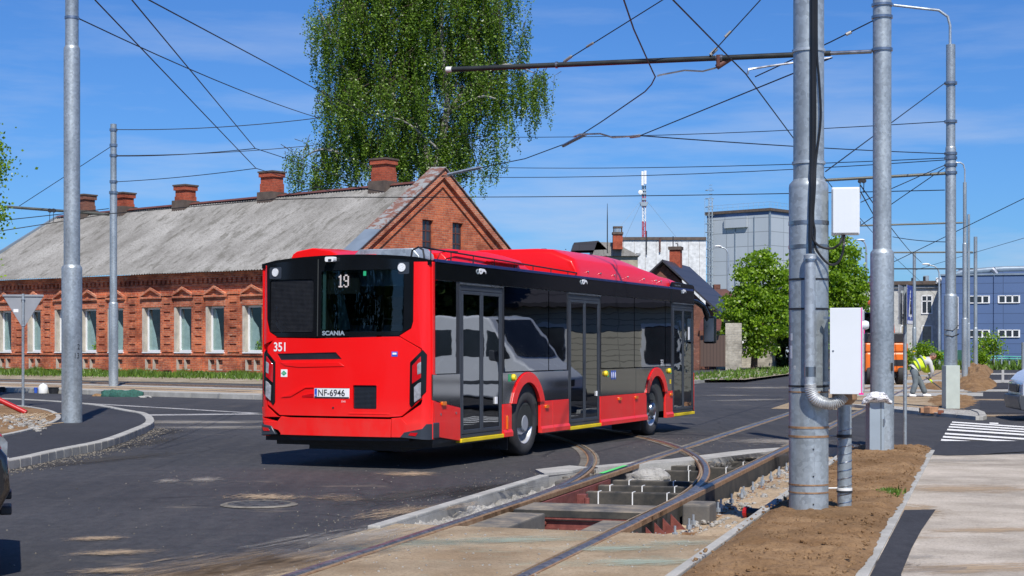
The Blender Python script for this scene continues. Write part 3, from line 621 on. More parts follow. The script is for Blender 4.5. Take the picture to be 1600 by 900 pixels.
for off, lab in ((-.72, 'near'), (.72, 'far')):
    d = Vector((-.745, .667)); e = Vector((-8.3, 54.0))+Vector((.667, .745))*(3.1+off)
    rail('rusty rail of the second old track in front of the brick house, '+lab+' one', [tuple((e+d*t).xy) for t in (-9, 0, 20, 40, 60)], 1 if off > 0 else -1, z=.15)
for nn_, lab in ((3.0, 'left'), (4.54, 'right')):
    if nn_ == 3.0: continue
# beams and plates inside the pit
def tb(s0, s1, n0, n1, z0, z1, mb=None):
    mb = mb or MB(); c = T((s0+s1)/2, (n0+n1)/2, (z0+z1)/2); return mb.obox(c, s1-s0, n1-n0, z1-z0, AT)
for (s0, s1, n0, n1, lab) in [(3.15, 4.42, 1.08, 1.47, 'dark concrete block by the left rail at the front of the pit'), (3.0, 3.95, .09, .40, 'dark concrete block beside the right rail at the front of the pit')]:
    tag(tb(s0, s1, n0, n1, -.36, -.03).build('concrete_block', M['kerbdark'], bevel=.015), lab, 'concrete block')
t = thing('cross_box', 'wide black topped box with red steel front across the front of the pit', 'switch box', T(4.85, .76, -.36), AT)
MB().box(-.36, .36, -.66, .66, .25, .355).build('cover', M['kerbdark'], t, bevel=.012)
MB().box(-.375, -.36, -.66, .66, .285, .352).build('front_strip', M['blackbeam'], t, bevel=.003)
MB().box(-.33, -.31, -.66, .66, .04, .285).box(-.37, -.31, -.66, .66, .265, .284).box(-.37, -.31, -.66, .66, .165, .185).build('steel_channel', M['oxide'], t)
for y_ in (.35, -.3): MB().lathe([(.0, -.36), (.022, -.36), (.022, -.33)], 6, Matrix.Translation((0, y_, .225)), 'X').build('bolt_head', M['oxide'], t)
tag(tb(4.95, 8.55, 1.38, 1.41, -.34, -.03).build('steel_plate', M['oxide']), 'long red oxide steel plate standing under the left rail in the pit', 'steel plate')
tag(tb(6.0, 6.6, 1.18, 1.24, -.34, -.2).obox(T(6.4, 1.2, -.10), .12, .10, .16, AT).lathe([(.0, .1), (.03, .1), (.03, -.1)], 8, Matrix.Translation(T(6.2, 1.1, -.14))).build('switch_bracket', M['oxide'], bevel=.004), 'red bolted bracket beside the red plate in the pit', 'bracket')
proto = None
beams = [(7.0, .12, 1.30, 'nearest'), (7.85, .2, 1.36, 'second'), (8.6, .26, 1.36, 'third'), (10.3, .5, 1.2, 'fourth'), (11.2, .7, 1.3, 'farthest')]
for s, n0, n1, lab in beams:
    t = thing('cross_beam', lab+' black rubber covered beam across the pit between the rails, with white ties', 'beam', T(s, (n0+n1)/2, -.36), AT, 'black cross beams in the pit')
    w = (n1-n0)/2
    MB().box(-.07, .07, -w, w, .10, .32).build('rubber_cover', M['blackbeam'], t, bevel=.015)
    mb = MB(); k = max(2, int(w/.19))
    for j in range(k):
        y = -w+(j+.6)*2*w/k; mb.box(-.076, .074, y, y+.012, .13, .326)
    mb.build('white_tie', M['plasticwhite'], t)
    MB().box(-.09, .09, -w, w, .02, .05).build('base_plate', M['rust'], t)
for s, n0, n1, lab in [(11.3, .13, .62, 'front'), (12.5, .13, .5, 'back')]:
    t = thing('cross_beam', lab+' short black beam between the curved rail and the right rail', 'beam', T(s, (n0+n1)/2, -.36), AT, 'black cross beams in the pit')
    w = (n1-n0)/2; MB().box(-.07, .07, -w, w, .05, .30).build('rubber_cover', M['blackbeam'], t, bevel=.015); MB().box(-.076, .074, 0, .012, .08, .306).build('white_tie', M['plasticwhite'], t)
tag(tb(5.35, 5.8, -.38, -.1, -.25, .0).build('concrete_block', M['kerbdark'], bevel=.02), 'dark block with a lid on the outer side of the right rail', 'concrete block')
tag(tb(8.0, 8.5, 1.68, 1.95, -.2, -.02).build('concrete_block', M['kerbdark'], bevel=.02), 'small dark block left of the left rail by the kerb end', 'concrete block')
def rock(c, r, seed, sq=(1, 1, .7), n=10):
    rr = random.Random(seed); mb = MB(); vs = []; fs = []
    for i in range(n//2+1):
        th = math.pi*i/(n//2)
        for k in range(n):
            ph = 2*math.pi*k/n; d = Vector((math.sin(th)*math.cos(ph), math.sin(th)*math.sin(ph), math.cos(th)))
            q = r*(1+.35*noise.noise(d*1.8+Vector((seed, 0, 0)))+.12*noise.noise(d*5+Vector((0, seed, 0))))
            vs.append((c[0]+d.x*q*sq[0], c[1]+d.y*q*sq[1], c[2]+d.z*q*sq[2]))
    for i in range(n//2):
        for k in range(n): fs.append((i*n+k, i*n+(k+1) % n, (i+1)*n+(k+1) % n, (i+1)*n+k))
    return mb.add(vs, fs)
tag(rock(T(9.4, 1.1, -.10), .24, 3, (1.3, 1, .6), 26).build('rubble_lump', M['gravel'], smooth=True, auto=180), 'pale lump of crumbled concrete in the pit between the rails', 'rubble')
mb = MB()
for i in range(150):
    s = random.uniform(8.6, 9.8); n = random.uniform(1.7, 2.15); rr_ = random.uniform(.015, .05); b3 = rock(T(s, n, -.08+random.uniform(-.05, .05)), rr_, i, n=6); mb.add(b3.v, b3.f)
for i in range(160):
    s = random.uniform(11.3, 14.2); n = 1.0-(s-11.3)*.31+random.uniform(-.18, .02); rr_ = random.uniform(.02, .05); b3 = rock(T(s, n, -.1+random.uniform(-.03, .05)), rr_, i, n=6); mb.add(b3.v, b3.f)
stuff(mb.build('dark_rubble', M['kerbdark']), 'broken dark asphalt lumps at the far rim of the pit', 'rubble')
mb = MB()
for i in range(1500):
    k = i % 6
    if k < 3: s = random.uniform(2.7, 15); n = random.uniform(-.95, -.2); z = -.17; rr_ = random.choice([.008, .012, .02, .035])
    elif k == 3: s = random.uniform(2.6, 8.3); n = random.uniform(1.65, 2.0); z = -.1; rr_ = random.choice([.012, .02, .03])
    elif k == 4: s = random.uniform(2.8, 14); n = random.uniform(.1, 1.4); z = -.35; rr_ = random.choice([.015, .03, .045, .06])
    else: s = random.uniform(-1, 2.8); n = random.uniform(-.9, 2.2); z = .006; rr_ = random.choice([.005, .008, .012])
    b3 = rock(T(s, n, z if k != 4 else -.245), rr_, i, n=6); mb.add(b3.v, b3.f)
stuff(mb.build('stones', M['gravel']), 'small pale stones scattered around the pit and rails', 'stones')
mb = MB()
for i in range(1700):
    s = random.uniform(-2, 15); n = random.uniform(-2.2, -1.05); rr_ = random.choice([.004, .006, .008, .012, .018]); b3 = rock(T(s, n, .078), rr_, i, n=6); mb.add(b3.v, b3.f)
stuff(mb.build('soil_clods', M['soil']), 'brown clods of earth lying on the soil strip', 'soil clods')
mb = MB()
for i in range(900):
    u = random.random()**1.5; j = random.uniform(0, 30); a = outer[int(j)]; o_ = random.uniform(.05, .15+.5*u); rr_ = random.choice([.008, .012, .02]); b3 = rock((a[0]+o_+.1, a[1]+random.uniform(-.4, .4), .004), rr_, i, n=6); mb.add(b3.v, b3.f)
stuff(mb.build('grit', M['kerbdark']), 'loose black grit along the curved kerb', 'grit')
mb = MB()
for i in range(800):
    k = i % 3
    if k == 0: s = random.uniform(2, 9); n = 2.3+abs(random.gauss(0, .35))
    elif k == 1: s = random.uniform(-1, 12); n = random.uniform(2.3, 7)
    else: s = random.uniform(14.3, 17.5); n = random.uniform(-1, 2.5)
    b3 = rock(T(s, n, .004), random.choice([.003, .004, .006, .010]), i, n=6); mb.add(b3.v, b3.f)
stuff(mb.build('road_grit', M['joint']), 'loose grit and small stones scattered on the road near the pit', 'grit')
# bolts and red gussets outside the right rail
t0 = None
for i in range(21):
    s = 3.2+i*.56; 
    if 5.2 < s < 5.8: continue
    lab = ['nearest','second','third','fourth','fifth','sixth','seventh','eighth','ninth','tenth','eleventh','twelfth','thirteenth','fourteenth','fifteenth','sixteenth','seventeenth','eighteenth','nineteenth','twentieth','last'][i]+' anchor bolt from the front, in the sand beside the right rail'
    if t0 is None:
        t0 = thing('anchor_bolt', lab, 'bolt', T(s, -.30, -.2), 0, 'anchor bolts along the right rail')
        MB().lathe([(0, .15), (.012, .15), (.012, 0)], 8).build('bolt_shaft', M['galv2'], t0)
        MB().lathe([(0, .09), (.028, .09), (.028, .05), (0, .05)], 6).build('nut', M['galv2'], t0)
        MB().box(-.06, .06, -.05, .05, .0, .02).build('washer_plate', M['rust'], t0)
    else: dup(t0, T(s, -.30-.06*((i*7) % 3)/2, -.2+.01*(i % 3)), .5*(i % 4), lab)
for i, s in enumerate([3.35, 3.75, 4.15, 4.55, 4.95]):
    o = MB().add([T(s, -.06, -.06), T(s, -.06, -.22), T(s, -.22, -.22), T(s+.02, -.06, -.06), T(s+.02, -.06, -.22), T(s+.02, -.22, -.22)], [(0, 1, 2), (3, 5, 4), (0, 3, 4, 1), (1, 4, 5, 2), (0, 2, 5, 3)]).build('gusset', M['oxide'])
    tag(o, ['nearest', 'second nearest', 'middle', 'second farthest', 'farthest'][i]+' red triangular gusset on the outer side of the right rail', 'gusset', 'red gussets along the right rail')
t = thing('sealing_tool', 'black handled tool with a round red end lying in the shaded sand', 'tool', T(5.6, -.78, -.10), AT+1.2)
MB().tube([(-.55, 0, 0), (-.1, 0, .01)], .022, 10).build('handle', M['cable'], t); MB().tube([(-.1, 0, .01), (.05, 0, .01)], .05, 12).build('head', M['cable'], t); MB().tube([(.05, 0, .01), (.09, 0, .01)], .06, 14).build('end_cap', M['redpipe'], t)

# ================================================================== BUS
def patch(out, fn, d0, d1, cutx=(), holes=()):
    """solid plate from a 2d outline, mapped by fn(a, b, off)"""
    bm = bmesh.new()
    loops = [list(out)]+[list(h) for h in holes]
    tri = tessellate_polygon([[Vector((p[0], p[1], 0)) for p in l] for l in loops])
    flat = [bm.verts.new((p[0], p[1], 0)) for l in loops for p in l]
    for t in tri:
        try: bm.faces.new([flat[i] for i in t])
        except ValueError: pass
    bm.normal_update()
    for c in cutx:
        g = bm.verts[:]+bm.edges[:]+bm.faces[:]
        bmesh.ops.bisect_plane(bm, geom=g, plane_co=(c, 0, 0), plane_no=(1, 0, 0))
    bm.verts.index_update(); bm.verts.ensure_lookup_table()
    n = len(bm.verts); vs = [fn(v.co.x, v.co.y, d0) for v in bm.verts]+[fn(v.co.x, v.co.y, d1) for v in bm.verts]
    fs = []
    for f in bm.faces:
        i = [v.index for v in f.verts]; fs.append(tuple(i)); fs.append(tuple(k+n for k in i[::-1]))
    for e in bm.edges:
        if len(e.link_faces) == 1: a, b_ = e.verts[0].index, e.verts[1].index; fs.append((a, b_, b_+n, a+n))
    bm.free(); return MB().add(vs, fs)
RO = 3.27; BW = 2.55
def rearf(v, w, off):
    x = -RO-.10*(1-((v-BW/2)/(BW/2))**2)+.05*(w-.5)/2.2
    d = min(v, BW-v); r = .13
    if d < r: x += r*(1-math.sqrt(max(0, 1-((r-d)/r)**2)))
    return (x-off, v, w)
def sidef(u, w, off): return (u, -off, w)
def leftf(u, w, off): return (u, BW+off, w)
RC = [i*.1275 for i in range(1, 20)]+[.02, .05, .09, BW-.02, BW-.05, BW-.09]
def rp(out, name, mat, par, d0=-.03, d1=.01, bevel=0, holes=(), smooth=True):
    o = patch(out, rearf, d0, d1, RC, holes).build(name, mat, par, smooth=smooth, auto=30, bevel=bevel); return o
def sp(out, name, mat, par, d0=-.03, d1=0, bevel=0, fn=sidef):
    return patch(out, fn, d0, d1).build(name, mat, par, bevel=bevel)
def text_mesh(txt, size, fn, name, mat, par, sx=1., off=.004, bold=0., align='LEFT'):
    c = bpy.data.curves.new('lettering', 'FONT'); c.body = txt; c.size = size; c.offset = bold; c.align_x = align
    o = bpy.data.objects.new('lettering', c); COL.objects.link(o)
    dg = bpy.context.evaluated_depsgraph_get(); me = bpy.data.meshes.new_from_object(o.evaluated_get(dg)); bpy.data.objects.remove(o)
    for v in me.vertices: v.co = Vector(fn(v.co.x*sx, v.co.y, off))
    me.materials.clear(); me.materials.append(mat); me.name = name
    q = bpy.data.objects.new(name, me); COL.objects.link(q)
    if par: q.parent = par
    return q
def rect(x0, x1, y0, y1): return [(x0, y0), (x1, y0), (x1, y1), (x0, y1)]
def rrect(x0, x1, y0, y1, r=.03, n=5):
    o = []
    for cx, cy, a0 in ((x1-r, y0+r, -90), (x1-r, y1-r, 0), (x0+r, y1-r, 90), (x0+r, y0+r, 180)):
        for k in range(n+1): a = R(a0+90*k/n); o.append((cx+r*math.cos(a), cy+r*math.sin(a)))
    return o
bus = thing('city_bus', 'red and black city bus with number 351 and line 19, turning over the tram tracks', 'bus', (.2235, 23.6, 0), R(90-23.0))
# --- body
body = MB().box(-3.15, -.65, .02, 2.53, .34, .42).box(-.65, .6, .5, 2.05, .34, .42).box(.6, 5.5, .02, 2.53, .34, .42).box(5.5, 6.8, .5, 2.05, .34, .42).box(6.8, 8.5, .02, 2.53, .34, .42).box(-3.0, -.7, .1, 2.45, .28, .34).box(.6, 5.4, .05, 2.5, .28, .34).box(7, 8.4, .05, 2.5, .28, .34)
body.box(-2.9, -.75, .6, 2.0, .22, .30)
body.build('underbody', M['blackmat'], bus)
RF = []
for i in range(13):
    y = i/12*2.55; RF.append((y, 2.72+.10*math.sin(math.pi*i/12)**.6))
vs = [(x, y, z) for x in (-3.22, 8.5) for y, z in RF]+[(x, y, 2.66) for x in (-3.22, 8.5) for y in (0, 2.55)]
fs = [(i, i+1, 14+i, 13+i) for i in range(12)]+[(26, 27, 29, 28)]+[tuple(range(13))+(27, 26), tuple(range(13, 26))[::-1]+(28, 29)]
MB().add(vs, fs).build('roof', M['blackpaint'], bus, smooth=True, auto=30)
MB().box(-3.15, 8.5, .03, 2.52, 2.4, 2.66).build('ceiling', M['cabgrey'], bus)
# interior: raised rear floor, seats, yellow rails, left lining
MB().box(-3.12, -2.3, .05, 1.55, .42, 1.62).build('engine_shelf', M['roomdark'], bus); MB().box(-3.12, -2.2, 1.60, 2.5, .42, 2.4).build('engine_tower', M['roomdark'], bus); MB().box(-2.3, 1.2, .04, 2.5, .42, .75).build('raised_floor', M['roomdark'], bus)
for x_ in (-.6, 5.5):
    for y_ in (.04, 1.8): MB().box(x_, x_+1.3, y_, y_+.7, .42, 1.18).build('wheel_box', M['roomdark'], bus)

s0 = None
for i, (x, y) in enumerate([(-2.35, .35), (-2.35, .85), (-2.35, 1.35)]+[(x, y) for x in (-1.2, 1.6, 2.5, 4.3, 5.1) for y in (2.0,)]+[(x, .35) for x in (4.2, 5.1)]):
    mb = MB().box(-.22, .22, -.21, .21, .40, .46).box(-.26, -.20, -.21, .21, .42, 1.12)
    mb.build('passenger_seat', M['seat'], bus, bevel=.025, loc=(x, y, .78 if x < 1 else .45))
    MB().tube([(-.26, -.18, 1.05), (-.27, -.17, 1.2), (-.27, .17, 1.2), (-.26, .18, 1.05)], .014, 6).build('seat_handle', M['steel'], bus, smooth=True, loc=(x, y, .78 if x < 1 else .45))
for x, y in ((-2.2, .5), (-1.0, .55), (1.2, .5), (3.2, .5), (3.2, 2.0), (7.1, .6), (7.1, 1.8)):
    MB().tube([(x, y, .5), (x, y, 2.35)], .018, 8).build('hand_rail', M['yellow'], bus, smooth=True)
MB().tube([(-2.9, .34, 1.7), (-2.9, .34, 2.2), (-2.85, .22, 2.38), (-2.7, .15, 2.45)], .02, 8).build('hand_rail', M['yellow'], bus, smooth=True)
# --- rear end: corner posts, black upper panel, grille, window
post = [(.0, .72), (.0, 2.72), (.24, 2.72), (.24, 1.93), (.245, 1.86), (.40, 1.76), (.12, 1.60), (.115, .95), (.0, .80)]
rp([(0, .66), (0, 2.70), (.235, 2.70), (.235, 1.93), (.26, 1.84), (.42, 1.745), (.40, 1.73), (.12, 1.58), (.105, 1.55), (.105, .9), (.12, .86), (.37, .69), (.52, .675), (.52, .665), (.30, .60)], 'corner_post', M['red'], bus, -.05, .012, .006)
rp([(BW, .66), (BW, 2.70), (2.47, 2.70), (2.45, 1.98), (2.40, 1.80), (2.28, 1.735), (2.30, 1.70), (2.53, 1.62), (2.435, 1.36), (2.42, .80), (2.25, .675), (2.18, .665)][::-1], 'corner_post', M['red'], bus, -.05, .012, .006)
# wrap of the right corner post onto the side
MB().box(-3.20, -3.13, -.004, .10, .40, 2.70).build('corner_post', M['red'], bus, bevel=.01)
MB().box(-3.20, -3.13, BW-.10, BW+.004, .40, 2.70).build('corner_post', M['red'], bus, bevel=.01)
top = lambda v: 2.70+.075*(1-((v-1.3)/1.25)**2)
up_out = [(.243, 1.93), (.265, 1.855), (.43, 1.752), (1.62, 1.725), (2.26, 1.735), (2.385, 1.80), (2.443, 1.98), (2.463, 2.70)]+[(v, top(v)) for v in np.linspace(2.4, .3, 16)]+[(.243, 2.70)]
hole_w = rrect(.37, 1.575, 1.80, 2.61, .05)
rp(up_out, 'rear_panel', M['blackpaint'], bus, -.04, .006, holes=[hole_w, rrect(1.69, 2.40, 1.79, 2.50, .04)])
rw = rp(rrect(.375, 1.57, 1.805, 2.605, .05), 'rear_window', M['rearglass'], bus, -.012, .0)
rp(rrect(1.614, 1.626, 1.74, 2.76, .005), 'panel_joint', M['roomdark'], bus, 0, .009)
# grille with fine mesh
gm = MB()
for i in range(40): z = 1.80+i*.0175; gm.add(*(lambda q: (q.v, q.f))(patch(rect(1.70, 2.39, z, z+.007), rearf, -.02, -.008, [1.9, 2.05, 2.2])))
for i in range(36): v = 1.70+i*.0195; gm.add(*(lambda q: (q.v, q.f))(patch(rect(v, v+.006, 1.80, 2.49), rearf, -.02, -.01)))
gm.build('engine_grille', M['blackmat'], bus)
rp(rect(1.68, 2.41, 1.77, 2.51), 'grille_back', M['blackmat'], bus, -.14, -.10)
cb_ = MB(); cc = [rearf(2.33-.05*0, 2.16, -.06), rearf(2.30, 2.0, -.05), rearf(2.22, 1.88, -.05), rearf(2.12, 1.82, -.05)]
cb_.tube(cc, .022, 8); cb_.tube([rearf(2.38, 1.95, -.06), rearf(2.30, 1.9, -.05), rearf(2.2, 1.80, -.05)], .03, 8)
cb_.build('engine_hose', M['duct'], bus, smooth=True)
# lamps in the upper corners
for v, w in ((2.31, 2.60), (.40, 2.63)):
    l_ = rp(rrect(v-.10, v+.10 if v > 1 else v+.05, w-.085, w+.07, .02), 'lamp_recess', M['greyplast'], bus, 0, .009)
    rp([(v+.052*math.cos(a*math.pi/12)+(.0 if v > 1 else .0), w+.055*math.sin(a*math.pi/12)) for a in range(24)], 'round_lamp', M['lamp_led'], bus, 0, .02)
rc = thing('rear_camera', None, None); rc.parent = bus
rp(rrect(1.34, 1.47, 2.72, 2.785, .02), 'camera_housing', M['white'], rc, 0, .09); rp(rrect(1.37, 1.42, 2.725, 2.755, .01), 'camera_lens', M['blackmat'], rc, .085, .095)
text_mesh('SCANIA', .078, lambda x, y, o: rearf(1.545-x, 1.755+y, .006+o), 'maker_lettering', M['cabgrey'], bus, 1.22, .004, .003)
# destination number behind the glass
rp(rect(1.05, 1.52, 2.30, 2.58), 'line_display', M['roomdark'], bus, -.11, -.07)
b = NB('line number light'); b.b.inputs['Emission Color'].default_value = (1, .72, .72, 1); b.b.inputs['Emission Strength'].default_value = 2.6; b.col((.1, .1, .1, 1)); M['lednum'] = b.m
nm = MB()
dots = {'1': ["010", "110", "010", "010", "010", "010", "010", "010", "111"], '9': ["0110", "1001", "1001", "1001", "0111", "0001", "0001", "1001", "0110"]}
x0 = 1.345
for ch in '19':
    g = dots[ch]
    for r_, row in enumerate(g):
        for c_, q in enumerate(row):
            if q == '1': p_ = patch(rect(x0-c_*.020-.017, x0-c_*.020, 2.535-r_*.0185, 2.5515-r_*.0185), rearf, -.068, -.062); nm.add(p_.v, p_.f)
    x0 -= .020*len(g[0])+.014
nm.build('line_number', M['lednum'], bus)
rp(rect(1.525, 1.565, 1.83, 2.60), 'window_trim', M['teal'], bus, -.05, -.03)
MB().add([(-2.9, 1.55, 1.83), (-2.9, 1.36, 1.83), (-2.95, 1.50, 2.5), (-2.95, 1.55, 2.55)], [(0, 1, 2, 3)]).build('side_screen', M['teal'], bus, fix=False)
rp(rect(.905, .945, 2.53, 2.59), 'small_sticker', M['greenfilm'], bus, -.001, .003)
# red engine hatch with raised rim
hat = [(2.42, 1.60), (2.29, 1.722), (1.62, 1.712), (.44, 1.735), (.415, 1.728), (.13, 1.57), (.12, .92), (.38, .705), (.55, .69), (2.2, .69), (2.405, .83), (2.42, 1.34)]
hatch = rp(hat, 'engine_hatch', M['red'], bus, -.03, .018, .008, holes=[[(2.26, 1.51), (2.2, 1.425), (1.24, 1.44), (1.33, 1.53)], rrect(.73, 1.07, .79, 1.10, .015), rect(1.12, 1.65, .93, 1.06)])
rp([(2.275, 1.52), (2.2, 1.41), (1.22, 1.425), (1.33, 1.54)], 'slot_grille', M['blackmat'], bus, -.04, .004)
rp(rrect(.71, 1.09, .77, 1.12, .015), 'vent_grille', M['blackmat'], bus, -.06, -.02)
gm = MB()
for i in range(18): z = .80+i*.0165; p_ = patch(rect(.735, 1.065, z, z+.005), rearf, -.02, .0); gm.add(p_.v, p_.f)
for i in range(20): v = .735+i*.0168; p_ = patch(rect(v, v+.005, .795, 1.095), rearf, -.02, -.005); gm.add(p_.v, p_.f)
gm.build('vent_mesh', M['greyplast'], bus)
gm = MB()
for i in range(7): z = 1.43+i*.0145; p_ = patch([(2.2+.09*(i/7), z), (2.205+.09*(i/7), z+.005), (1.32, z+.005), (1.28, z)], rearf, .0, .009, RC); gm.add(p_.v, p_.f)
gm.build('slot_mesh', M['greyplast'], bus)
# pressed folds
rp([(2.2, 1.395), (1.28, 1.40), (1.20, 1.345), (1.9, 1.33), (2.12, 1.35)], 'pressed_fold', M['red'], bus, .0, .026, .009)
rp([(2.17, .93), (1.80, 1.075), (1.66, 1.075), (1.66, 1.06), (1.79, 1.055), (2.02, .94)], 'pressed_fold', M['red'], bus, .0, .030, .008)
rp([(1.84, .955), (1.70, .98), (1.66, .98), (1.66, .935), (1.84, .935)], 'number_plate_light', M['redlens'], bus, .0, .024)
rp(rect(.55, 1.13, .72, .74), 'pressed_fold', M['red'], bus, .0, .022, .003)
rp(rect(.13, 2.40, 1.19, 1.196), 'panel_joint', M['redlens'], bus, .0, .0195) if False else None
# number plate
pl = rp(rrect(1.12, 1.65, .925, 1.055, .008), 'number_plate', M['white'], bus, -.02, .022)
rp(rect(1.608, 1.645, .945, 1.05), 'plate_band', M['bluefilm'], pl, .02, .024); rp(rect(1.125, 1.645, .928, .943), 'plate_holder', M['blackmat'], pl, .02, .026)
text_mesh('NF-6946', .118, lambda x, y, o: rearf(1.595-x, .957+y, .022+o), 'plate_lettering', M['blackmat'], pl, .98, .004, .001)
text_mesh('LV', .03, lambda x, y, o: rearf(1.642-x, .952+y, .024+o), 'plate_lettering', M['whitefilm'], pl, .8)
text_mesh('351', .165, lambda x, y, o: rearf(2.32-x, 1.545+y, .018+o), 'fleet_number', M['whitefilm'], bus, .92, .004, .003)
rp(rect(2.085, 2.19, 1.20, 1.30), 'square_sticker', M['whitefilm'], bus, .01, .021)
rp([(2.14+.043*math.cos(i*math.pi/2)*1.05, 1.25+.034*math.sin(i*math.pi/2)) for i in range(4)], 'sticker_mark', M['greenfilm'], bus, .01, .024)
text_mesh('CNG', .022, lambda x, y, o: rearf(2.166-x, 1.242+y, .022+o), 'sticker_lettering', M['whitefilm'], bus, .9)
rp(rect(.44, .525, 1.475, 1.54), 'square_sticker', M['bluefilm'], bus, .01, .021); rp(rect(.455, .51, 1.50, 1.525), 'sticker_mark', M['whitefilm'], bus, .01, .023)
text_mesh('CNG', .03, lambda x, y, o: rearf(1.24-x, .875+y, .018+o), 'small_lettering', M['whitefilm'], bus)
rp([(1.36+.014*math.cos(a), .80+.014*math.sin(a)) for a in np.linspace(0, 6.28, 9)[:-1]], 'hatch_lock', M['blackmat'], bus, 0, .024)
# tail lights
for side in (0, 1):
    fl = (lambda v: BW-v) if side else (lambda v: v)
    o_ = [(.265, 1.40), (.10, 1.56), (.055, 1.50), (.06, 1.02), (.24, .82), (.268, .86)]
    o_ = [(fl(v), w) for v, w in o_]
    if side: o_ = o_[::-1]; o_ = [(v+.0, w) for v, w in o_]
    tl = rp(o_, 'tail_light', M['blackpaint'], bus, -.01, .03, .004)
    q = [(.235, 1.36), (.12, 1.48), (.115, 1.20), (.235, 1.12)]
    q = [(fl(v), w) for v, w in q]; rp(q[::-1] if side else q, 'red_lens', M['redlens'], tl, .01, .036, .004)
    for (w0, w1) in ((1.21, 1.37), (.88, 1.10)):
        q = [(.15, w1+.02), (.115, w1+.035), (.115, w0+.05), (.16, w0+.03), (.165, w1-.0)] if w0 > 1 else [(.15, w1+.03), (.115, w1+.045), (.115, w0+.06), (.20, w0-.0), (.205, w1-.02)]
        q = [(fl(v), w) for v, w in q]; rp(q[::-1] if side else q, 'clear_lens', M['clearlens'], tl, .01, .040, .003)
# bumper
rp([(.52, .662), (2.18, .662), (2.18, .43), (.52, .43)], 'bumper', M['red'], bus, -.05, .03, .010)
for side in (0, 1):
    fl = (lambda v: BW-v) if side else (lambda v: v)
    q = [(.0, .655), (.29, .592), (.375, .672), (.51, .66), (.51, .43), (.40, .43), (.30, .515), (.12, .535), (.06, .60), (0, .60)]
    q = [(0, .66), (.31, .60), (.38, .675), (.51, .66), (.51, .432), (.385, .432), (.33, .49), (.10, .54), (.045, .60), (0, .60)]
    q = [(fl(v), w) for v, w in q]
    rp(q[::-1] if side else q, 'bumper_corner', M['red'], bus, -.05, .028, .008)
    q = [(0, .605), (.045, .605), (.09, .545), (.33, .495), (.385, .432), (0, .40)] if not side else [(0, .57), (.22, .545), (.30, .43), (0, .405)]
    q = [(fl(v), w) for v, w in q]
    c_ = rp(q[::-1] if side else q, 'corner_guard', M['greyplast'], bus, -.05, .045, .012)
    q = [(.14, .495), (.24, .495), (.27, .46), (.17, .45)] if not side else [(.06, .525), (.17, .515), (.20, .475), (.09, .475)]
    q = [(fl(v), w) for v, w in q]; rp(q[::-1] if side else q, 'reflector', M['redlens'], c_, 0, .052)
rp([(.30, .43), (2.25, .43), (2.0, .36), (.3, .38)], 'under_guard', M['blackmat'], bus, -.35, -.04)
MB().box(-3.19, -3.02, -.02, .05, .41, .62).build('corner_guard', M['greyplast'], bus, bevel=.015)
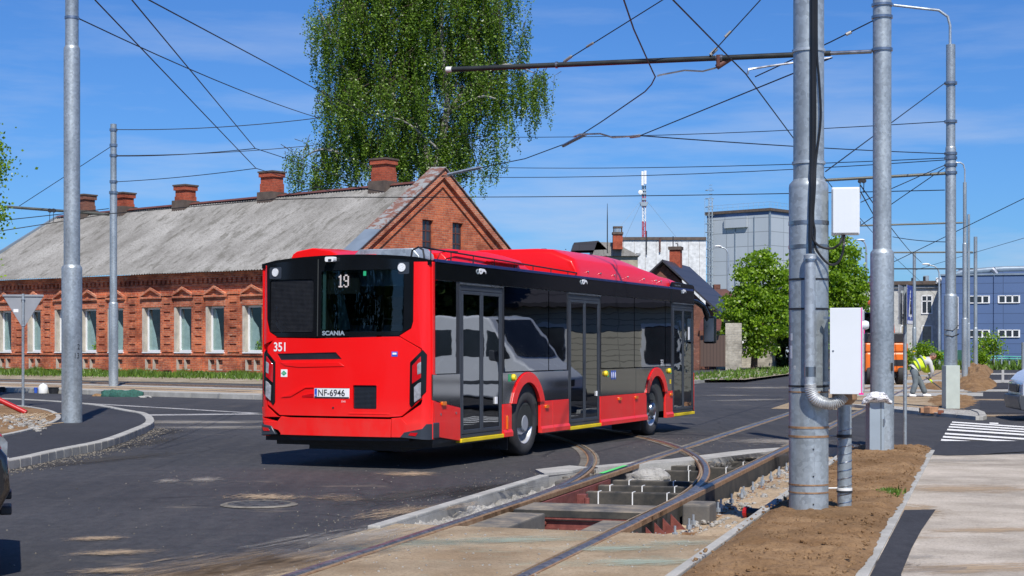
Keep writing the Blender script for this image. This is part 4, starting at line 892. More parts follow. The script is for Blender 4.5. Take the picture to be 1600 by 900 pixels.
# --- right side
def arch(cx, r, cz, w0, n=16): return [(cx+r*math.cos(t), max(w0, cz+r*math.sin(t))) for t in np.linspace(0, math.pi, n)]
FW = 6.0
for fn, isR in ((sidef, True), (leftf, False)):
    xs_ = -3.13 if isR else -3.0
    sp([(xs_, 2.47), (7.05, 2.47), (7.05, 2.72), (xs_, 2.72)], 'roof_band', M['blackpaint'], bus, -.03, .012, .004, fn)
    sp([(7.06, 2.44), (8.58, 2.44), (8.56, 2.80), (8.4, 2.83), (7.2, 2.84), (7.06, 2.74)], 'roof_band', M['blackpaint'], bus, -.03, .018, .006, fn)
    sp(rect(xs_, 8.5, 2.70, 2.74), 'roof_gutter', pm('blue edge', (.015, .03, .13), .3) if isR else M['blackpaint'], bus, -.02, .02, .004, fn)
    wins = [(-3.13, -2.48), (-.86, .84), (.86, 1.62), (3.2, 4.91), (4.93, 6.71), (6.73, 7.08)] if isR else [(-3.2, -1.5), (-1.48, .3), (.32, 2.1), (2.12, 3.9), (3.92, 5.7), (5.72, 7.4)]
    for a, b_ in wins: sp(rect(a+.006, b_-.006, 1.25, 2.462), 'side_window', M['busglass'], bus, -.006, .004, 0, fn)
    sp(rect(-3.2 if isR else -3.2, 8.4 if not isR else -3.19, 1.24, 1.25), 'window_rail', M['blackmat'], bus, -.02, 0, 0, fn)
    for w_ in wins:
        MB().box(w_[1]-.03, w_[1]+.03, .012 if isR else BW-.05, .05 if isR else BW-.012, 1.2, 2.5).build('window_post', M['blackmat'], bus)
    A1 = arch(0, .60, .62, .79); A2 = arch(FW+.17, .60, .62, .79)
    a1 = [p for p in arch(0, .66, .58, .79)][::-1]; a2 = [p for p in arch(FW+.18, .66, .58, .79)][::-1]
    if isR:
        segs = [[(-3.2, .79+.12), (-2.36, .79), (-2.36, 1.24), (-3.2, 1.24)],
                [(-.92, .79)]+a1+[(1.68, .79), (1.68, 1.235), (-.92, 1.235)],
                [(3.17, .79), (5.0, .79), (5.0, 1.235), (3.17, 1.235)], [(5.01, .79)]+a2+[(7.12, .79), (7.12, 1.235), (5.01, 1.235)]]
    else:
        segs = [[(-3.2, .79)]+a1+[(3.0, .79), (3.0, 1.235), (-3.2, 1.235)], [(3.01, .79)]+a2+[(7.6, .79), (7.6, 1.235), (3.01, 1.235)]]
    for sg in segs: sp(sg, 'grey_panel', M['greypaint'], bus, -.03, .006, .004, fn)
    lows = [[(-3.13, .48), (-3.0, .42), (-2.36, .34), (-2.36, .785), (-3.2, .90)], [(-.92, .32), (-.60, .32), (-.60, .785), (-.92, .785)], [(.50, .31), (1.0, .31), (1.0, .785), (.50, .785)], [(1.004, .31), (1.70, .31), (1.70, .785), (1.004, .785)],
            [(3.15, .30), (4.9, .30), (4.9, .785), (3.15, .785)], [(4.905, .30), (5.60, .30), (5.60, .785), (4.905, .785)], [(6.72, .29), (7.17, .29), (7.17, .785), (6.72, .785)]]
    if not isR: lows = [[(-3.13, .4), (-.60, .32), (-.60, .785), (-3.2, .785)], [(.50, .31), (5.60, .31), (5.60, .785), (.50, .785)], [(6.72, .29), (8.5, .29), (8.5, .785), (6.72, .785)]]
    for q in lows:
        sp(q, 'skirt_panel', M['red'], bus, -.03, .010, .006, fn)
    for q in lows[1:]:
        x_ = [p[0] for p in q]; z_ = min(p[1] for p in q)
        fn2 = lambda a_, b_, o_, fn=fn: fn(a_, b_, o_)
        MB().add([fn(min(x_)+.004, z_, .012), fn(max(x_)-.004, z_, .012), fn(max(x_)-.004, z_+.10, .012), fn(min(x_)+.004, z_+.10, .012), fn(min(x_)+.004, z_, .035), fn(max(x_)-.004, z_, .035), fn(max(x_)-.004, z_+.06, .035), fn(min(x_)+.004, z_+.06, .035)],
                 [(0, 1, 5, 4), (4, 5, 6, 7), (7, 6, 2, 3), (0, 4, 7, 3), (1, 2, 6, 5)]).build('skirt_fold', M['red'], bus)
    for cx in (0, FW+.17):
        n = 20; outer_ = [(cx+.70*math.cos(t), .50+.735*math.sin(t)) for t in np.linspace(.40, math.pi-.40, n)]; inner_ = [(cx+.52*math.cos(t), .52+.56*math.sin(t)) for t in np.linspace(math.pi-.48, .48, n)]
        sp(outer_+inner_, 'wheel_arch_flare', M['red'], bus, -.02, .03, .008, fn)
        # inner wheel housing
        mb = MB(); pr = [(cx+.56*math.cos(t), .50+.60*math.sin(t)) for t in np.linspace(0, math.pi, 14)]
        y0, y1 = (.02, .75) if isR else (BW-.75, BW-.02)
        vs = [(x, y, z) for y in (y0, y1) for x, z in pr]; fs = [(i, i+1, 15+i, 14+i) for i in range(13)]+[tuple(range(14, 28)) if isR else tuple(range(14))]
        mb.add(vs, fs).build('wheel_housing', M['blackmat'], bus)
# side windows continuation: dark rail under windows on the door side
def door(u0, u1, z0, z1, name, gl):
    d = thing(name, None, None); d.parent = bus
    um = (u0+u1)/2; f = .055
    MB().box(u0, u1, .0, .05, z1-.07, z1).box(u0, u0+f, .0, .05, z0, z1-.07).box(u1-f, u1, .0, .05, z0, z1-.07).box(u0+f, u1-f, .0, .05, z0, z0+.05).build('door_frame', M['greyplast'], d, bevel=.006)
    for a, b_ in ((u0+f+.005, um-.005), (um+.005, u1-f-.005)):
        l_ = MB().box(a, a+.045, -.006, .035, z0+.055, z1-.075).box(b_-.045, b_, -.006, .035, z0+.055, z1-.075).box(a+.045, b_-.045, -.006, .035, z1-.12, z1-.075).box(a+.045, b_-.045, -.006, .035, z0+.055, z0+.11).build('door_leaf', M['greyplast'], d, bevel=.005)
        MB().box(a+.045, b_-.045, .005, .015, z0+.11, z1-.12).build('door_glass', gl, l_)
    MB().box(u0-.01, u1+.01, -.02, .04, z1+.01, z1+.03).build('rain_strip', M['steel'], d)
    MB().box(u0, u1, -.03, .06, z0-.055, z0-.003).build('step_edge', M['yellow'], d, bevel=.006)
    MB().box(u0, u1, .06, .35, z0-.02, z0+.02).build('step', M['blackmat'], d)
door(-2.36, -.93, .37, 2.43, 'rear_door', M['busglass']); door(1.70, 3.15, .35, 2.43, 'middle_door', M['busglass']); door(7.17, 8.56, .35, 2.42, 'front_door', M['doorglass'])
for a, b_, z_ in ((-2.48, -2.37, .8), (-.93, -.86, 1.2), (1.62, 1.70, 1.2), (3.15, 3.2, 1.2), (7.08, 7.16, .35)): MB().box(a, b_, 0, .03, z_, 2.47).build('window_pillar', M['blackmat'], bus)
# front end
MB().add([(8.58, 0, .32), (8.62, .25, .3), (8.62, 2.3, .3), (8.58, 2.55, .32), (8.58, 0, 2.78), (8.60, .25, 2.8), (8.60, 2.3, 2.8), (8.58, 2.55, 2.78), (8.5, 0, .32), (8.5, 2.55, .32), (8.5, 0, 2.78), (8.5, 2.55, 2.78)],
         [(0, 1, 5, 4), (1, 2, 6, 5), (2, 3, 7, 6), (0, 4, 10, 8), (3, 9, 11, 7), (4, 5, 6, 7, 11, 10), (0, 8, 9, 3, 2, 1)]).build('front_end', M['blackpaint'], bus)
MB().box(8.585, 8.66, .005, 2.54, .34, 1.12).build('front_bumper', M['red'], bus, bevel=.03)
MB().box(8.585, 8.65, .25, 2.3, 1.16, 2.5).build('windscreen', M['busglass'], bus, bevel=.02)
# mirror on an arm
mi = thing('wing_mirror', None, None); mi.parent = bus
MB().tube([(8.55, .06, 2.52), (8.75, .0, 2.50), (8.98, -.08, 2.42), (9.10, -.12, 2.25), (9.13, -.13, 2.1)], [.05, .05, .05, .06, .05], 10).build('mirror_arm', M['blackpaint'], mi, smooth=True)
MB().box(-.06, .06, -.13, .13, -.27, .27).build('mirror_housing', M['blackpaint'], mi, bevel=.04, loc=(9.14, -.17, 1.95)); MB().box(-.066, -.058, -.10, .10, -.23, .23).build('mirror_glass', M['chrome'], mi, loc=(9.14, -.17, 1.95))
# wheels
def wheel(x, y, rear, flip, par):
    w = thing('wheel', None, None, (x, y, .475), R(180) if flip else 0); w.parent = par
    Rr = .475
    prof = [(.30, .01), (.31, -.01), (.345, -.03), (.40, -.035), (.445, -.02), (.468, .0), (Rr, .03), (Rr, .25), (.46, .28), (.30, .28)]
    MB().lathe(prof, 56, ax='Y').build('tyre', M['rubber'], w, smooth=True, auto=50)
    gr = MB()
    for k in range(4): MB
    for yy in (.06, .11, .17, .22): gr.lathe([(Rr+.001, yy), (Rr+.001, yy+.008)], 56, ax='Y')
    gr.build('tread_groove', M['blackmat'], w)
    if rear:
        MB().lathe([(.305, .0), (.298, -.008), (.285, .0), (.275, .05), (.262, .15), (.25, .17), (.19, .175), (.17, .14), (.165, .04), (.15, .02), (0, .018)], 48, ax='Y').build('rim', M['rimsilver'], w, smooth=True, auto=50)
        MB().lathe([(.125, .02), (.125, -.005), (.11, -.02), (0, -.022)], 32, ax='Y').build('hub', M['signgrey'], w, smooth=True)
    else:
        MB().lathe([(.305, .0), (.298, -.008), (.282, .0), (.265, .04), (.235, .05), (.215, .02), (.20, .0), (.135, -.01), (.13, .0)], 48, ax='Y').build('rim', M['rimsilver'], w, smooth=True, auto=50)
        MB().lathe([(.13, .0), (.125, -.05), (.11, -.065), (0, -.068)], 32, ax='Y').build('hub', M['chrome'], w, smooth=True, auto=50)
        nb = MB()
        for k in range(10):
            a = k*math.pi/5; nb.lathe([(0, -.035), (.018, -.035), (.018, .01)], 6, Matrix.Translation((.175*math.cos(a), 0, .175*math.sin(a))), 'Y')
        nb.build('wheel_nut', M['blackmat'], w)
    return w
wheel(0, .05, True, False, bus); wheel(FW, .05, False, False, bus); wheel(0, BW-.05, True, True, bus); wheel(FW, BW-.05, False, True, bus)
for cx, x in ((0, -.62), (FW, FW-.55)):
    for y_ in (.05, BW-.6): MB().box(x-.015, x+.0, y_, y_+.55, .12, .55).build('mud_flap', M['blackmat'], bus)
text_mesh('SCANIA', .10, lambda x, y, o: (-.637-o, .56-x, .13+y), 'maker_lettering', M['greyplast'], bus, 1.2)
# details on the side
for u, w in ((-2.90, .86), (.74, .70), (4.1, .72), (5.0, .72), (7.05, .72)):
    sp(rrect(u-.06, u+.06, w-.025, w+.025, .012), 'side_marker', M['orange'], bus, 0, .035, .004)
sp(rrect(-.80, -.77, .42, .62, .01), 'side_marker', M['orange'], bus, 0, .03)
for u in (-2.97, -2.5): sp([(u+.018*math.cos(a), .72+.018*math.sin(a)) for a in np.linspace(0, 6.28, 11)[:-1]], 'panel_lock', M['steel'], bus, 0, .016)
for u, w in ((-.55, 1.16), (3.40, 1.16), (6.92, 1.16)):
    o = MB().lathe([(0, -.05), (.035, -.05), (.05, -.03), (.05, .0)], 16, ax='Y').build('door_button', M['yellow'], bus, smooth=True, loc=(u, 0, w))
    sp(rect(u-.17 if u < 0 else u+.07, u-.07 if u < 0 else u+.17, w-.055, w+.05), 'square_sticker', M['greenfilm'], bus, .0, .010)
for k in range(3): sp([(3.72+k*.09+.037*math.cos(a), 1.13+.08*math.sin(a)) for a in np.linspace(0, 6.28, 17)[:-1]], 'blue_sign', M['bluefilm'], bus, .0, .010)
for k in range(3): sp([(3.72+k*.09+.018*math.cos(a), 1.13+.05*math.sin(a)) for a in np.linspace(0, 6.28, 13)[:-1]], 'sign_mark', M['whitefilm'], bus, .0, .013)
text_mesh('351', .15, lambda x, y, o: (6.42+x, -.006-o, 1.27+y), 'fleet_number', M['whitefilm'], bus, .85, .003, .002)
sp(rrect(-1.2, -1.12, .80, .90, .005), 'square_sticker', M['whitefilm'], bus, 0, .012); sp(rrect(2.95, 3.01, .80, .88, .005), 'square_sticker', M['whitefilm'], bus, 0, .012)
sp(rect(7.0, 7.06, .92, 1.0), 'square_sticker', M['yellow'], bus, 0, .012); sp(rect(8.2, 8.3, 1.75, 2.0), 'notice_sheet', M['whitefilm'], bus, -.0, .003)
for u, z in ((-1.69, 2.64), (2.35, 2.65), (7.85, 2.68)):   # little white swoosh mark
    sp([(u-.03+.05*math.cos(a), z+.04*math.sin(a)) for a in np.linspace(0, 6.28, 15)[:-1]], 'white_mark', M['whitefilm'], bus, 0, .022)
    sp([(u-.03+.014*math.cos(a), z+.012*math.sin(a)) for a in np.linspace(0, 6.28, 9)[:-1]], 'mark_centre', M['blackmat'], bus, 0, .025)
    sp([(u+.0, z+.04), (u+.10, z+.035), (u+.15, z+.005), (u+.15, z-.03), (u+.12, z+.0), (u+.05, z-.0), (u+.02, z-.03)], 'white_mark', M['whitefilm'], bus, 0, .022)
    q1 = [(u-.12+.045*math.cos(a), z-.008+.036*math.sin(a)) for a in np.linspace(0, 6.28, 15)[:-1]]
    q2 = [(u-.12+.03*math.cos(a), z-.008+.022*math.sin(a)) for a in np.linspace(0, 6.28, 15)[:-1]]
    patch(q1, sidef, 0, .021, holes=[q2]).build('mark_ring', M['cabgrey'], bus)
text_mesh('SCANIA CITYWIDE', .04, lambda x, y, o: (7.25+x, -.018-o, 2.765+y), 'maker_lettering', M['cabgrey'], bus, 1.1)
# --- roof housings
def loft(secs, name, mat, par, bevel=0, auto=35):
    n = len(secs[0][1]); vs = [(x, y, z) for x, pr in secs for y, z in pr]; fs = []
    for i in range(len(secs)-1):
        for k in range(n): fs.append((i*n+k, i*n+(k+1) % n, (i+1)*n+(k+1) % n, (i+1)*n+k))
    fs += [tuple(range(n))[::-1], tuple(range((len(secs)-1)*n, len(secs)*n))]
    return MB().add(vs, fs).build(name, mat, par, smooth=True, bevel=bevel, auto=auto)
def pod(h, a=0.): # cross section of the gas tank cover, right edge .03 .. left edge 2.52
    b_ = 2.72
    return [(.03, b_), (.05, b_+.12), (.13, b_+(h-b_)*.62), (.30, h-.10), (.50, h-.02), (.8, h), (1.75, h), (2.05, h-.02), (2.25, h-.10), (2.42, b_+(h-b_)*.62), (2.50, b_+.12), (2.52, b_)]
def pod2(h, k): return [(y+(1.275-y)*k, z) for y, z in pod(h)]
tank = loft([(2.20, pod2(3.14, .01)), (2.27, pod2(3.20, 0)), (2.4, pod(3.21)), (4.9, pod(3.22)), (5.7, pod(3.19)), (6.4, pod(3.12)), (6.75, pod(3.05)), (7.2, pod(3.03)), (7.7, pod2(2.98, .02)), (8.1, pod2(2.91, .04)), (8.4, pod2(2.83, .07)), (8.52, pod2(2.76, .1))], 'gas_tank_cover', M['red'], bus, .02, 50)
for x in (2.9, 3.9, 4.9): 
    MB().box(x-.008, x+.008, .5, .52, 3.215, 3.225).lathe([(0, .03), (.05, .03), (.05, 0)], 10, Matrix.Translation((x, .9, 3.21))).build('cover_latch', M['blackmat'], bus)
for x in (2.7, 3.3, 4.0, 4.7, 5.6, 6.3, 6.6, 7.6):
    MB().lathe([(0, -.02), (.012, -.02), (.016, 0)], 8, Matrix.Translation((x, .045, 2.83)), 'Y').build('cover_screw', M['steel'], bus)
lowp = lambda h, y0=.12, y1=1.15: [(y0, 2.74), (y0+.02, h-.10), (y0+.12, h), (y1-.1, h), (y1, h-.08), (y1+.02, 2.74)]
loft([(-2.45, lowp(2.86)), (-2.2, lowp(2.93)), (-.9, lowp(2.95)), (-.3, lowp(2.93)), (.3, lowp(2.89)), (.55, lowp(2.80))], 'air_unit_cover', M['red'], bus, .015)
loft([(-2.95, lowp(2.90, .3, 1.3)), (-2.50, lowp(2.93, .3, 1.3))], 'intake_box', M['galv2'], bus, .01)
loft([(-3.0, lowp(2.82, .85, 1.8)), (-2.7, lowp(2.90, .75, 1.7)), (-2.3, lowp(2.93, .6, 1.6))], 'intake_cover', M['red'], bus, .01)
loft([(-2.9, [(1.45, 2.74), (1.55, 2.84), (1.68, 2.90), (1.95, 2.94), (2.2, 2.90), (2.26, 2.86), (2.32, 2.74)]), (-2.1, [(1.45, 2.74), (1.55, 2.86), (1.68, 2.93), (1.95, 2.97), (2.2, 2.93), (2.28, 2.88), (2.34, 2.74)])], 'engine_cover', M['red'], bus, .012)
MB().box(-1.2, -.0, .05, .14, 2.80, 2.815).build('cover_slot', M['redlens'], bus)
rl = MB().tube([(-3.15, .16, 2.90), (-2.9, .12, 2.88), (2.2, .05, 2.79)], .012, 6)
for x in (-3.0, -2.4, -1.7, -1.0, -.3, .4, 1.1, 1.8): rl.tube([(x, .12-.015*(x+3), 2.875-.018*(x+3)), (x, .12-.015*(x+3), 2.72)], .008, 5)
rl.tube([(-3.15, .14, 2.74), (-3.15, .16, 2.86), (-3.12, .24, 2.90), (-3.1, .34, 2.86), (-3.1, .36, 2.76)], .013, 8).tube([(-3.1, .22, 2.90), (-2.7, .25, 2.89), (-2.0, .2, 2.9)], .008, 6)
rl.build('roof_rail', M['blackmat'], bus, smooth=True)

# ================================================================== TRAM POLES
def pole(name, label, px, Zd, secs, group='galvanised tram poles', mat='galv', zb=0., n=32):
    """secs: list (width_px, y_px_top); base at zb"""
    t = thing(name, label, 'pole', (X(px, Zd), Zd, zb), 0, group)
    z = -.1; prev = None
    names = ['lower_tube', 'middle_tube', 'upper_tube']
    for i, (w, yt) in enumerate(secs):
        r = w/2/2500*Zd; zt = H(yt, Zd)-zb; nr = secs[i+1][0]/2/2500*Zd if i+1 < len(secs) else None
        prof = [(r, z), (r, zt-.06)]
        if nr: prof += [(r*.98, zt-.03), (nr+.01, zt+.0), (nr, zt+.015)]
        else: prof += [(r, zt), (r-.01, zt+.005), (0, zt+.006)]
        MB().lathe(prof, n).build(names[i], M[mat], t, smooth=True, auto=60)
        z = zt-.02
    return t
def ring(t, r, z, mat='steel', h=.03, th=.006, name='strap', n=32):
    return MB().lathe([(r, z-h/2), (r+th, z-h/2), (r+th, z+h/2), (r, z+h/2)], n).build(name, M[mat], t, smooth=True, auto=30)
ZA, ZB, ZC, ZD, ZE = 32.01, 61.4, 14.97, 23.86, 42.34
pA = pole('tram_pole', 'tall galvanised pole on the left pavement inside the curved kerb, number stencilled on it', 112.3, ZA, [(31.5, 415), (25, 73), (20.5, -60)])
for y in (28,): ring(pA, 10.4/2500*ZA, H(y, ZA), 'steel', .05, .01)
text_mesh('13', .16, lambda x, y, o: (.205*math.sin(.42+x*4.5), -.205*math.cos(.42+x*4.5), H(560, ZA)+y), 'pole_number', M['blackmat'], pA, .9)
text_mesh('2', .16, lambda x, y, o: (.205*math.sin(.80+x*4.5), -.205*math.cos(.80+x*4.5), H(546, ZA)+y), 'pole_number', M['blackmat'], pA, .9)
pB = pole('tram_pole', 'slim galvanised pole in front of the brick house, behind the tracks', 177.3, ZB, [(14.6, 472.5), (11.2, 300), (9.6, 194)], zb=.13)
for y in (203, 227, 243, 284, 301): ring(pB, 5.7/2500*ZB if y > 300 else 4.9/2500*ZB, H(y, ZB)-.13, 'steel', .10, .03, n=16)
pC = pole('tram_pole', 'big galvanised pole in the foreground carrying two white boxes and black cables', 1263.5, ZC, [(61, 283), (47.5, -80)])
rC = 30.5/2500*ZC; xC = X(1263.5, ZC)
for y, m, hh in ((349, 'steel', .035), (386, 'steel', .035), (437, 'blackmat', .018), (483, 'blackmat', .018), (603, 'blackmat', .018), (612, 'rust', .012), (667, 'rust', .02), (681, 'rust', .02), (756, 'rust', .014), (768, 'rust', .014)):
    ring(pC, rC, H(y, ZC), m, hh, .005)
for y in (80, 255): ring(pC, 23.8/2500*ZC, H(y, ZC), 'galv2', .025, .012)
text_mesh('1373', .05, lambda x, y, o: ((rC+o)*math.sin(-1.02+x*2.2), -(rC+o)*math.cos(-1.02+x*2.2), H(577, ZC)+y), 'pole_number', M['whitefilm'], pC, .7)
o = MB().lathe([(rC+.002, H(560, ZC)), (rC+.002, H(536, ZC))], 96); 
st = MB()
for a0, a1, y0, y1 in ((-1.35, -1.12, 560, 540), (-1.3, -1.10, 532, 521)):
    for k in range(4):
        aa, ab = a0+(a1-a0)*k/4, a0+(a1-a0)*(k+1)/4
        st.add([((rC+.002)*math.sin(a), -(rC+.002)*math.cos(a), H(y, ZC)) for a, y in ((aa, y0), (ab, y0), (ab, y1), (aa, y1))], [(0, 1, 2, 3)])
st.build('pole_sticker', M['cabinet'], pC, fix=False)
pD = pole('tram_pole', 'galvanised pole between the grey metal cabinet and the blue sign, right of the foreground pole', 1378.3, ZD, [(36.5, 391), (28.5, -60)])
rD = 14.25/2500*ZD
for y in (27, 78, 8): ring(pD, rD, H(y, ZD), 'steel', .04, .02)
MB().box(.10, .125, -.17, -.13, H(573, ZD)-.06, H(573, ZD)+.06).build('slot', M['blackmat'], pD)
pE = pole('tram_pole', 'galvanised pole with a pale casing round its foot, beside the worker', 1485.5, ZE, [(20.3, 460), (16.2, 230), (14.2, 70)])
pE['category'] = 'pole'
for y in (130, 190, 240, 247, 258, 270): ring(pE, 8.1/2500*ZE, H(y, ZE), 'steel', .07, .03, n=20)
MB().box(-.185, .185, -.22, .2, -.1, H(571, ZE)).build('foot_casing', M['beigebox'], pE, bevel=.01)
MB().tube([(-.2, -.1, H(515, ZE)), (0, -.19, H(517, ZE)), (.19, -.08, H(508, ZE))], .012, 6).tube([(-.2, -.1, H(523, ZE)), (0, -.19, H(526, ZE)), (.19, -.08, H(522, ZE))], .015, 6).build('wire_tie', M['cable'], pE)
la = thing('lamp_bracket', 'thin bent lamp arm on top of the pole beside the worker, reaching left', 'lamp arm', (X(1484.5, ZE), ZE, H(72, ZE)))
arm = [(0, 0, 0), (0, 0, H(40, ZE)-H(72, ZE)), (-.06, 0, H(26, ZE)-H(72, ZE)), (-.3, 0, H(16, ZE)-H(72, ZE)), (-.7, 0, H(13.5, ZE)-H(72, ZE)), (-1.5, 0, H(8, ZE)-H(72, ZE))]
MB().tube(arm, .035, 10).build('arm_tube', M['galv2'], la, smooth=True)
hd = MB().lathe([(0, .06), (.06, .05), (.1, 0), (.08, -.03), (0, -.035)], 12); hd.build('lamp_head', M['galv2'], la, smooth=True, loc=(-1.75, 0, H(7, ZE)-H(72, ZE))).scale = (2.4, 1.2, 1)
fars = [(1507.5, 88., [(9.6, 497), (7.2, 380), (5.6, 285)], 'F', 'second galvanised pole right of the cased pole, curved lamp arm on top'),
        (1513.6, 105., [(4.8, 505), (4.0, 335)], 'G', 'thin grey pole close behind the curved lamp pole at the right'),
        (1524.2, 118., [(7.2, 512), (5.6, 370)], 'H', 'farther pole standing in front of the blue building, right of the lamp poles'),
        (1428.6, 130., [(6.4, 512), (5.0, 395)], 'I', 'far tram pole with two yellow bands in front of the grey building'),
        (1598.5, 112., [(5.0, 535)], 'J', 'short grey post at the right edge of the picture by the turquoise railing')]
for px, z_, secs, k, lab in fars:
    o = pole('tram_pole', lab, px, z_, secs, n=16)
    if k == 'I': ring(o, 3.2/2500*z_, H(549, z_), 'yellow', .12, .01, 'yellow_band', 16); ring(o, 3.2/2500*z_, H(554, z_), 'yellow', .12, .01, 'yellow_band', 16)
    if k == 'F':
        MB().tube([(0, 0, H(285, z_)), (0, 0, H(265, z_)), (-.08, 0, H(257, z_)), (-.25, 0, H(254, z_)), (-.5, 0, H(254, z_))], .04, 8).build('lamp_arm', M['galv2'], o, smooth=True)
def streetlamp(label, px, z_, ytop, ybase, pxh, yh, w=.14):
    t = thing('street_lamp', label, 'street lamp', (X(px, z_), z_, max(0, H(ybase, z_)) if False else 0), 0, 'curved street lamps far behind')
    h = H(ytop, z_); dx = X(pxh, z_)-X(px, z_)
    pts = [(0, 0, -.1), (0, 0, h*.6), (0, 0, h-.9)]+[(dx*(1-math.cos(a))*.62, 0, h-.9+.75*math.sin(a)) for a in np.linspace(.2, 1.5, 7)]+[(dx*.9, 0, h-.08)]
    MB().tube(pts, [w*.6, w*.5, w*.35]+[w*.28]*8, 8).build('lamp_post', M['galv2'], t, smooth=True)
    b_ = MB().lathe([(0, .10), (.10, .08), (.17, 0), (.12, -.05), (0, -.06)], 12).build('lamp_head', M['white'], t, smooth=True, loc=(dx, 0, h-.05)); b_.scale = (2.2, 1, 1)
streetlamp('curved street lamp in front of the grey building, head to the left', 1467.5, 132, 412, 567, 1447, 414, .2)
streetlamp('curved street lamp before the tall grey tower, above the lime tree', 1138, 140, 384, 470, 1122, 386, .2)
streetlamp('blue grey street lamp seen between the white box and the second pole', 1353.5, 125, 374, 560, 1345, 378, .2)

# cables, conduit, cabinets on the foreground pole
MB().box(.02, .024, -rC-.002, -rC+.01, 0, H(290, ZC)).build('weld_seam', M['galv2'], pC)
for y_ in (785, 742, 700): MB().lathe([(0, -.012), (.006, -.012), (.008, 0)], 8, Matrix.Translation((.01, -rC+.002, H(y_, ZC))), 'Y').build('bolt', M['blackmat'], pC)
cb = thing('power_cables', 'black cables running down the foreground pole and looping to the small upper box', 'cables', (0, 0, 0))
yc = ZC-rC
def cpt(px, y, d=0): return (X(px, yc), yc-.02-d, H(y, yc))
for j, (dx, dd) in enumerate(((-3.2, 0), (0, .012), (3, 0), (-1.5, .02), (5.5, .0))):
    r_up = .05
    pts = [(X(1270+dx, ZC-.14), ZC-.165-dd, H(y, ZC)) for y in (-60, 80)]
    bow = 6 if j == 4 else 0
    pts += [(X(1270+dx+bow*.6, ZC-.14), ZC-.165-dd, H(130, ZC)), (X(1270+dx+bow, ZC-.14), ZC-.165-dd, H(190, ZC)), (X(1269+dx*.9, ZC-.14), ZC-.165-dd, H(255, ZC))]
    pts += [(X(1268+dx*.8, yc), yc-.03-dd, H(292, yc)), (X(1266+dx*.6, yc), yc-.035-dd, H(340, yc)), (X(1264.5+dx*.4, yc), yc-.05-dd, H(380, yc)), (X(1264.5+dx*.3, yc), yc-.075, H(400, yc))]
    if j in (2, 4):
        pts = pts[:-2]+[cpt(1269+dx*.5, 360, .02), cpt(1272, 385, .03), cpt(1282, 403, .05), cpt(1294, 414, .07), cpt(1306, 411, .08), cpt(1313, 396, .08), cpt(1315.5, 380, .07), (X(1316, ZC), ZC-.1, H(366, ZC))] if j == 4 else pts[:-2]+[cpt(1268, 370, .03), cpt(1275, 383, .05), cpt(1288, 389, .06), cpt(1300, 388, .07), cpt(1310, 380, .08), (X(1313, ZC), ZC-.12, H(364, ZC))]
    MB().tube(smoothpath(pts, 6), .0115, 8).build('cable', M['cable'], cb, smooth=True)
cd = thing('conduit_pipe', 'vertical grey metal conduit strapped to the front of the foreground pole', 'pipe', (X(1265.5, yc-.06), yc-.065, H(600, ZC)))
z0 = H(600, yc-.06); zt = H(396, yc-.06)
MB().lathe([(.050, 0), (.050, zt-z0-.06), (.058, zt-z0-.06), (.058, zt-z0-.01), (.045, zt-z0)], 24).build('pipe', M['galv2'], cd, smooth=True, auto=30)
ring(cd, .050, .12, 'chrome', .09, .003, 'clamp', 24); ring(cd, .058, zt-z0-.055, 'chrome', .018, .004, 'clamp', 24)
text_mesh('40', .028, lambda x, y, o: (-.012+x, -.0595-o, zt-z0-.045+y), 'pipe_lettering', M['whitefilm'], cd)
dp = [Vector((X(a, yc-.08), yc-.08, H(b_, yc-.08))) for a, b_ in ((1266, 600), (1267, 610), (1273, 622), (1285, 629), (1298, 631), (1310, 627), (1319, 618))]
dps = [Vector(p) for p in smoothpath([tuple(p) for p in dp], 9)]
fd = MB().tube(dps, [.050+.008*(i % 2) for i in range(len(dps))], 20).build('flexible_duct', M['duct'], None, smooth=True, auto=25)
tag(fd, 'shiny ribbed flexible duct curving under the large white box', 'duct')
def cabinet(name, label, x0, x1, y0, y1, Zf, depth, rz, parts=True):
    xa, xb = X(x0, Zf), X(x1, Zf); z0, z1 = H(y1, Zf), H(y0, Zf); w = xb-xa
    t = thing(name, label, 'cabinet', ((xa+xb)/2, Zf, z0), rz)
    h = z1-z0
    MB().box(-w/2, w/2, .02, depth, 0, h).build('housing', M['cabinet'], t, bevel=.008, seg=3)
    return t, w, h
t, w, h = cabinet('small_cabinet', 'small white ribbed box high on the right side of the foreground pole', 1300, 1343, 292, 366, 14.75, .16, R(-10))
MB().box(-w/2+.008, w/2-.008, .0, .022, .008, h-.008).build('door', M['cabinet'], t, bevel=.01, seg=3)
for k in range(3): MB().box(-w/2+.06+k*.055, -w/2+.063+k*.055, -.001, .002, .03, h-.05).build('door_rib', M['cabinet'], t)
for zz in (.10, .35): MB().box(w/2-.006, w/2+.012, .03, .05, zz-.02, zz+.02).build('hinge', M['steel'], t)
MB().box(-.03, .0, .05, .10, -.03, .0).build('cable_gland', M['cable'], t, bevel=.006)
t, w, h = cabinet('large_cabinet', 'large plain white box mounted at waist height behind the duct, wrapped edge on its right', 1297, 1347, 481, 616, 14.6, .22, R(-14))
MB().box(-w/2+.0, w/2-.0, .0, .020, .0, h).build('door', M['cabinet'], t, bevel=.004)
MB().box(w/2-.012, w/2-.004, -.003, .0, .0, h).build('edge_film', M['magenta'], t)
MB().lathe([(0, -.004), (.008, -.004), (.010, 0)], 12, Matrix.Translation((-w/2+.03, 0, h*.5)), 'Y').build('lock', M['steel'], t)
MB().box(w/2+.001, w/2+.012, .025, .20, .02, h-.02).build('side_film', M['duct'], t, bevel=.004)
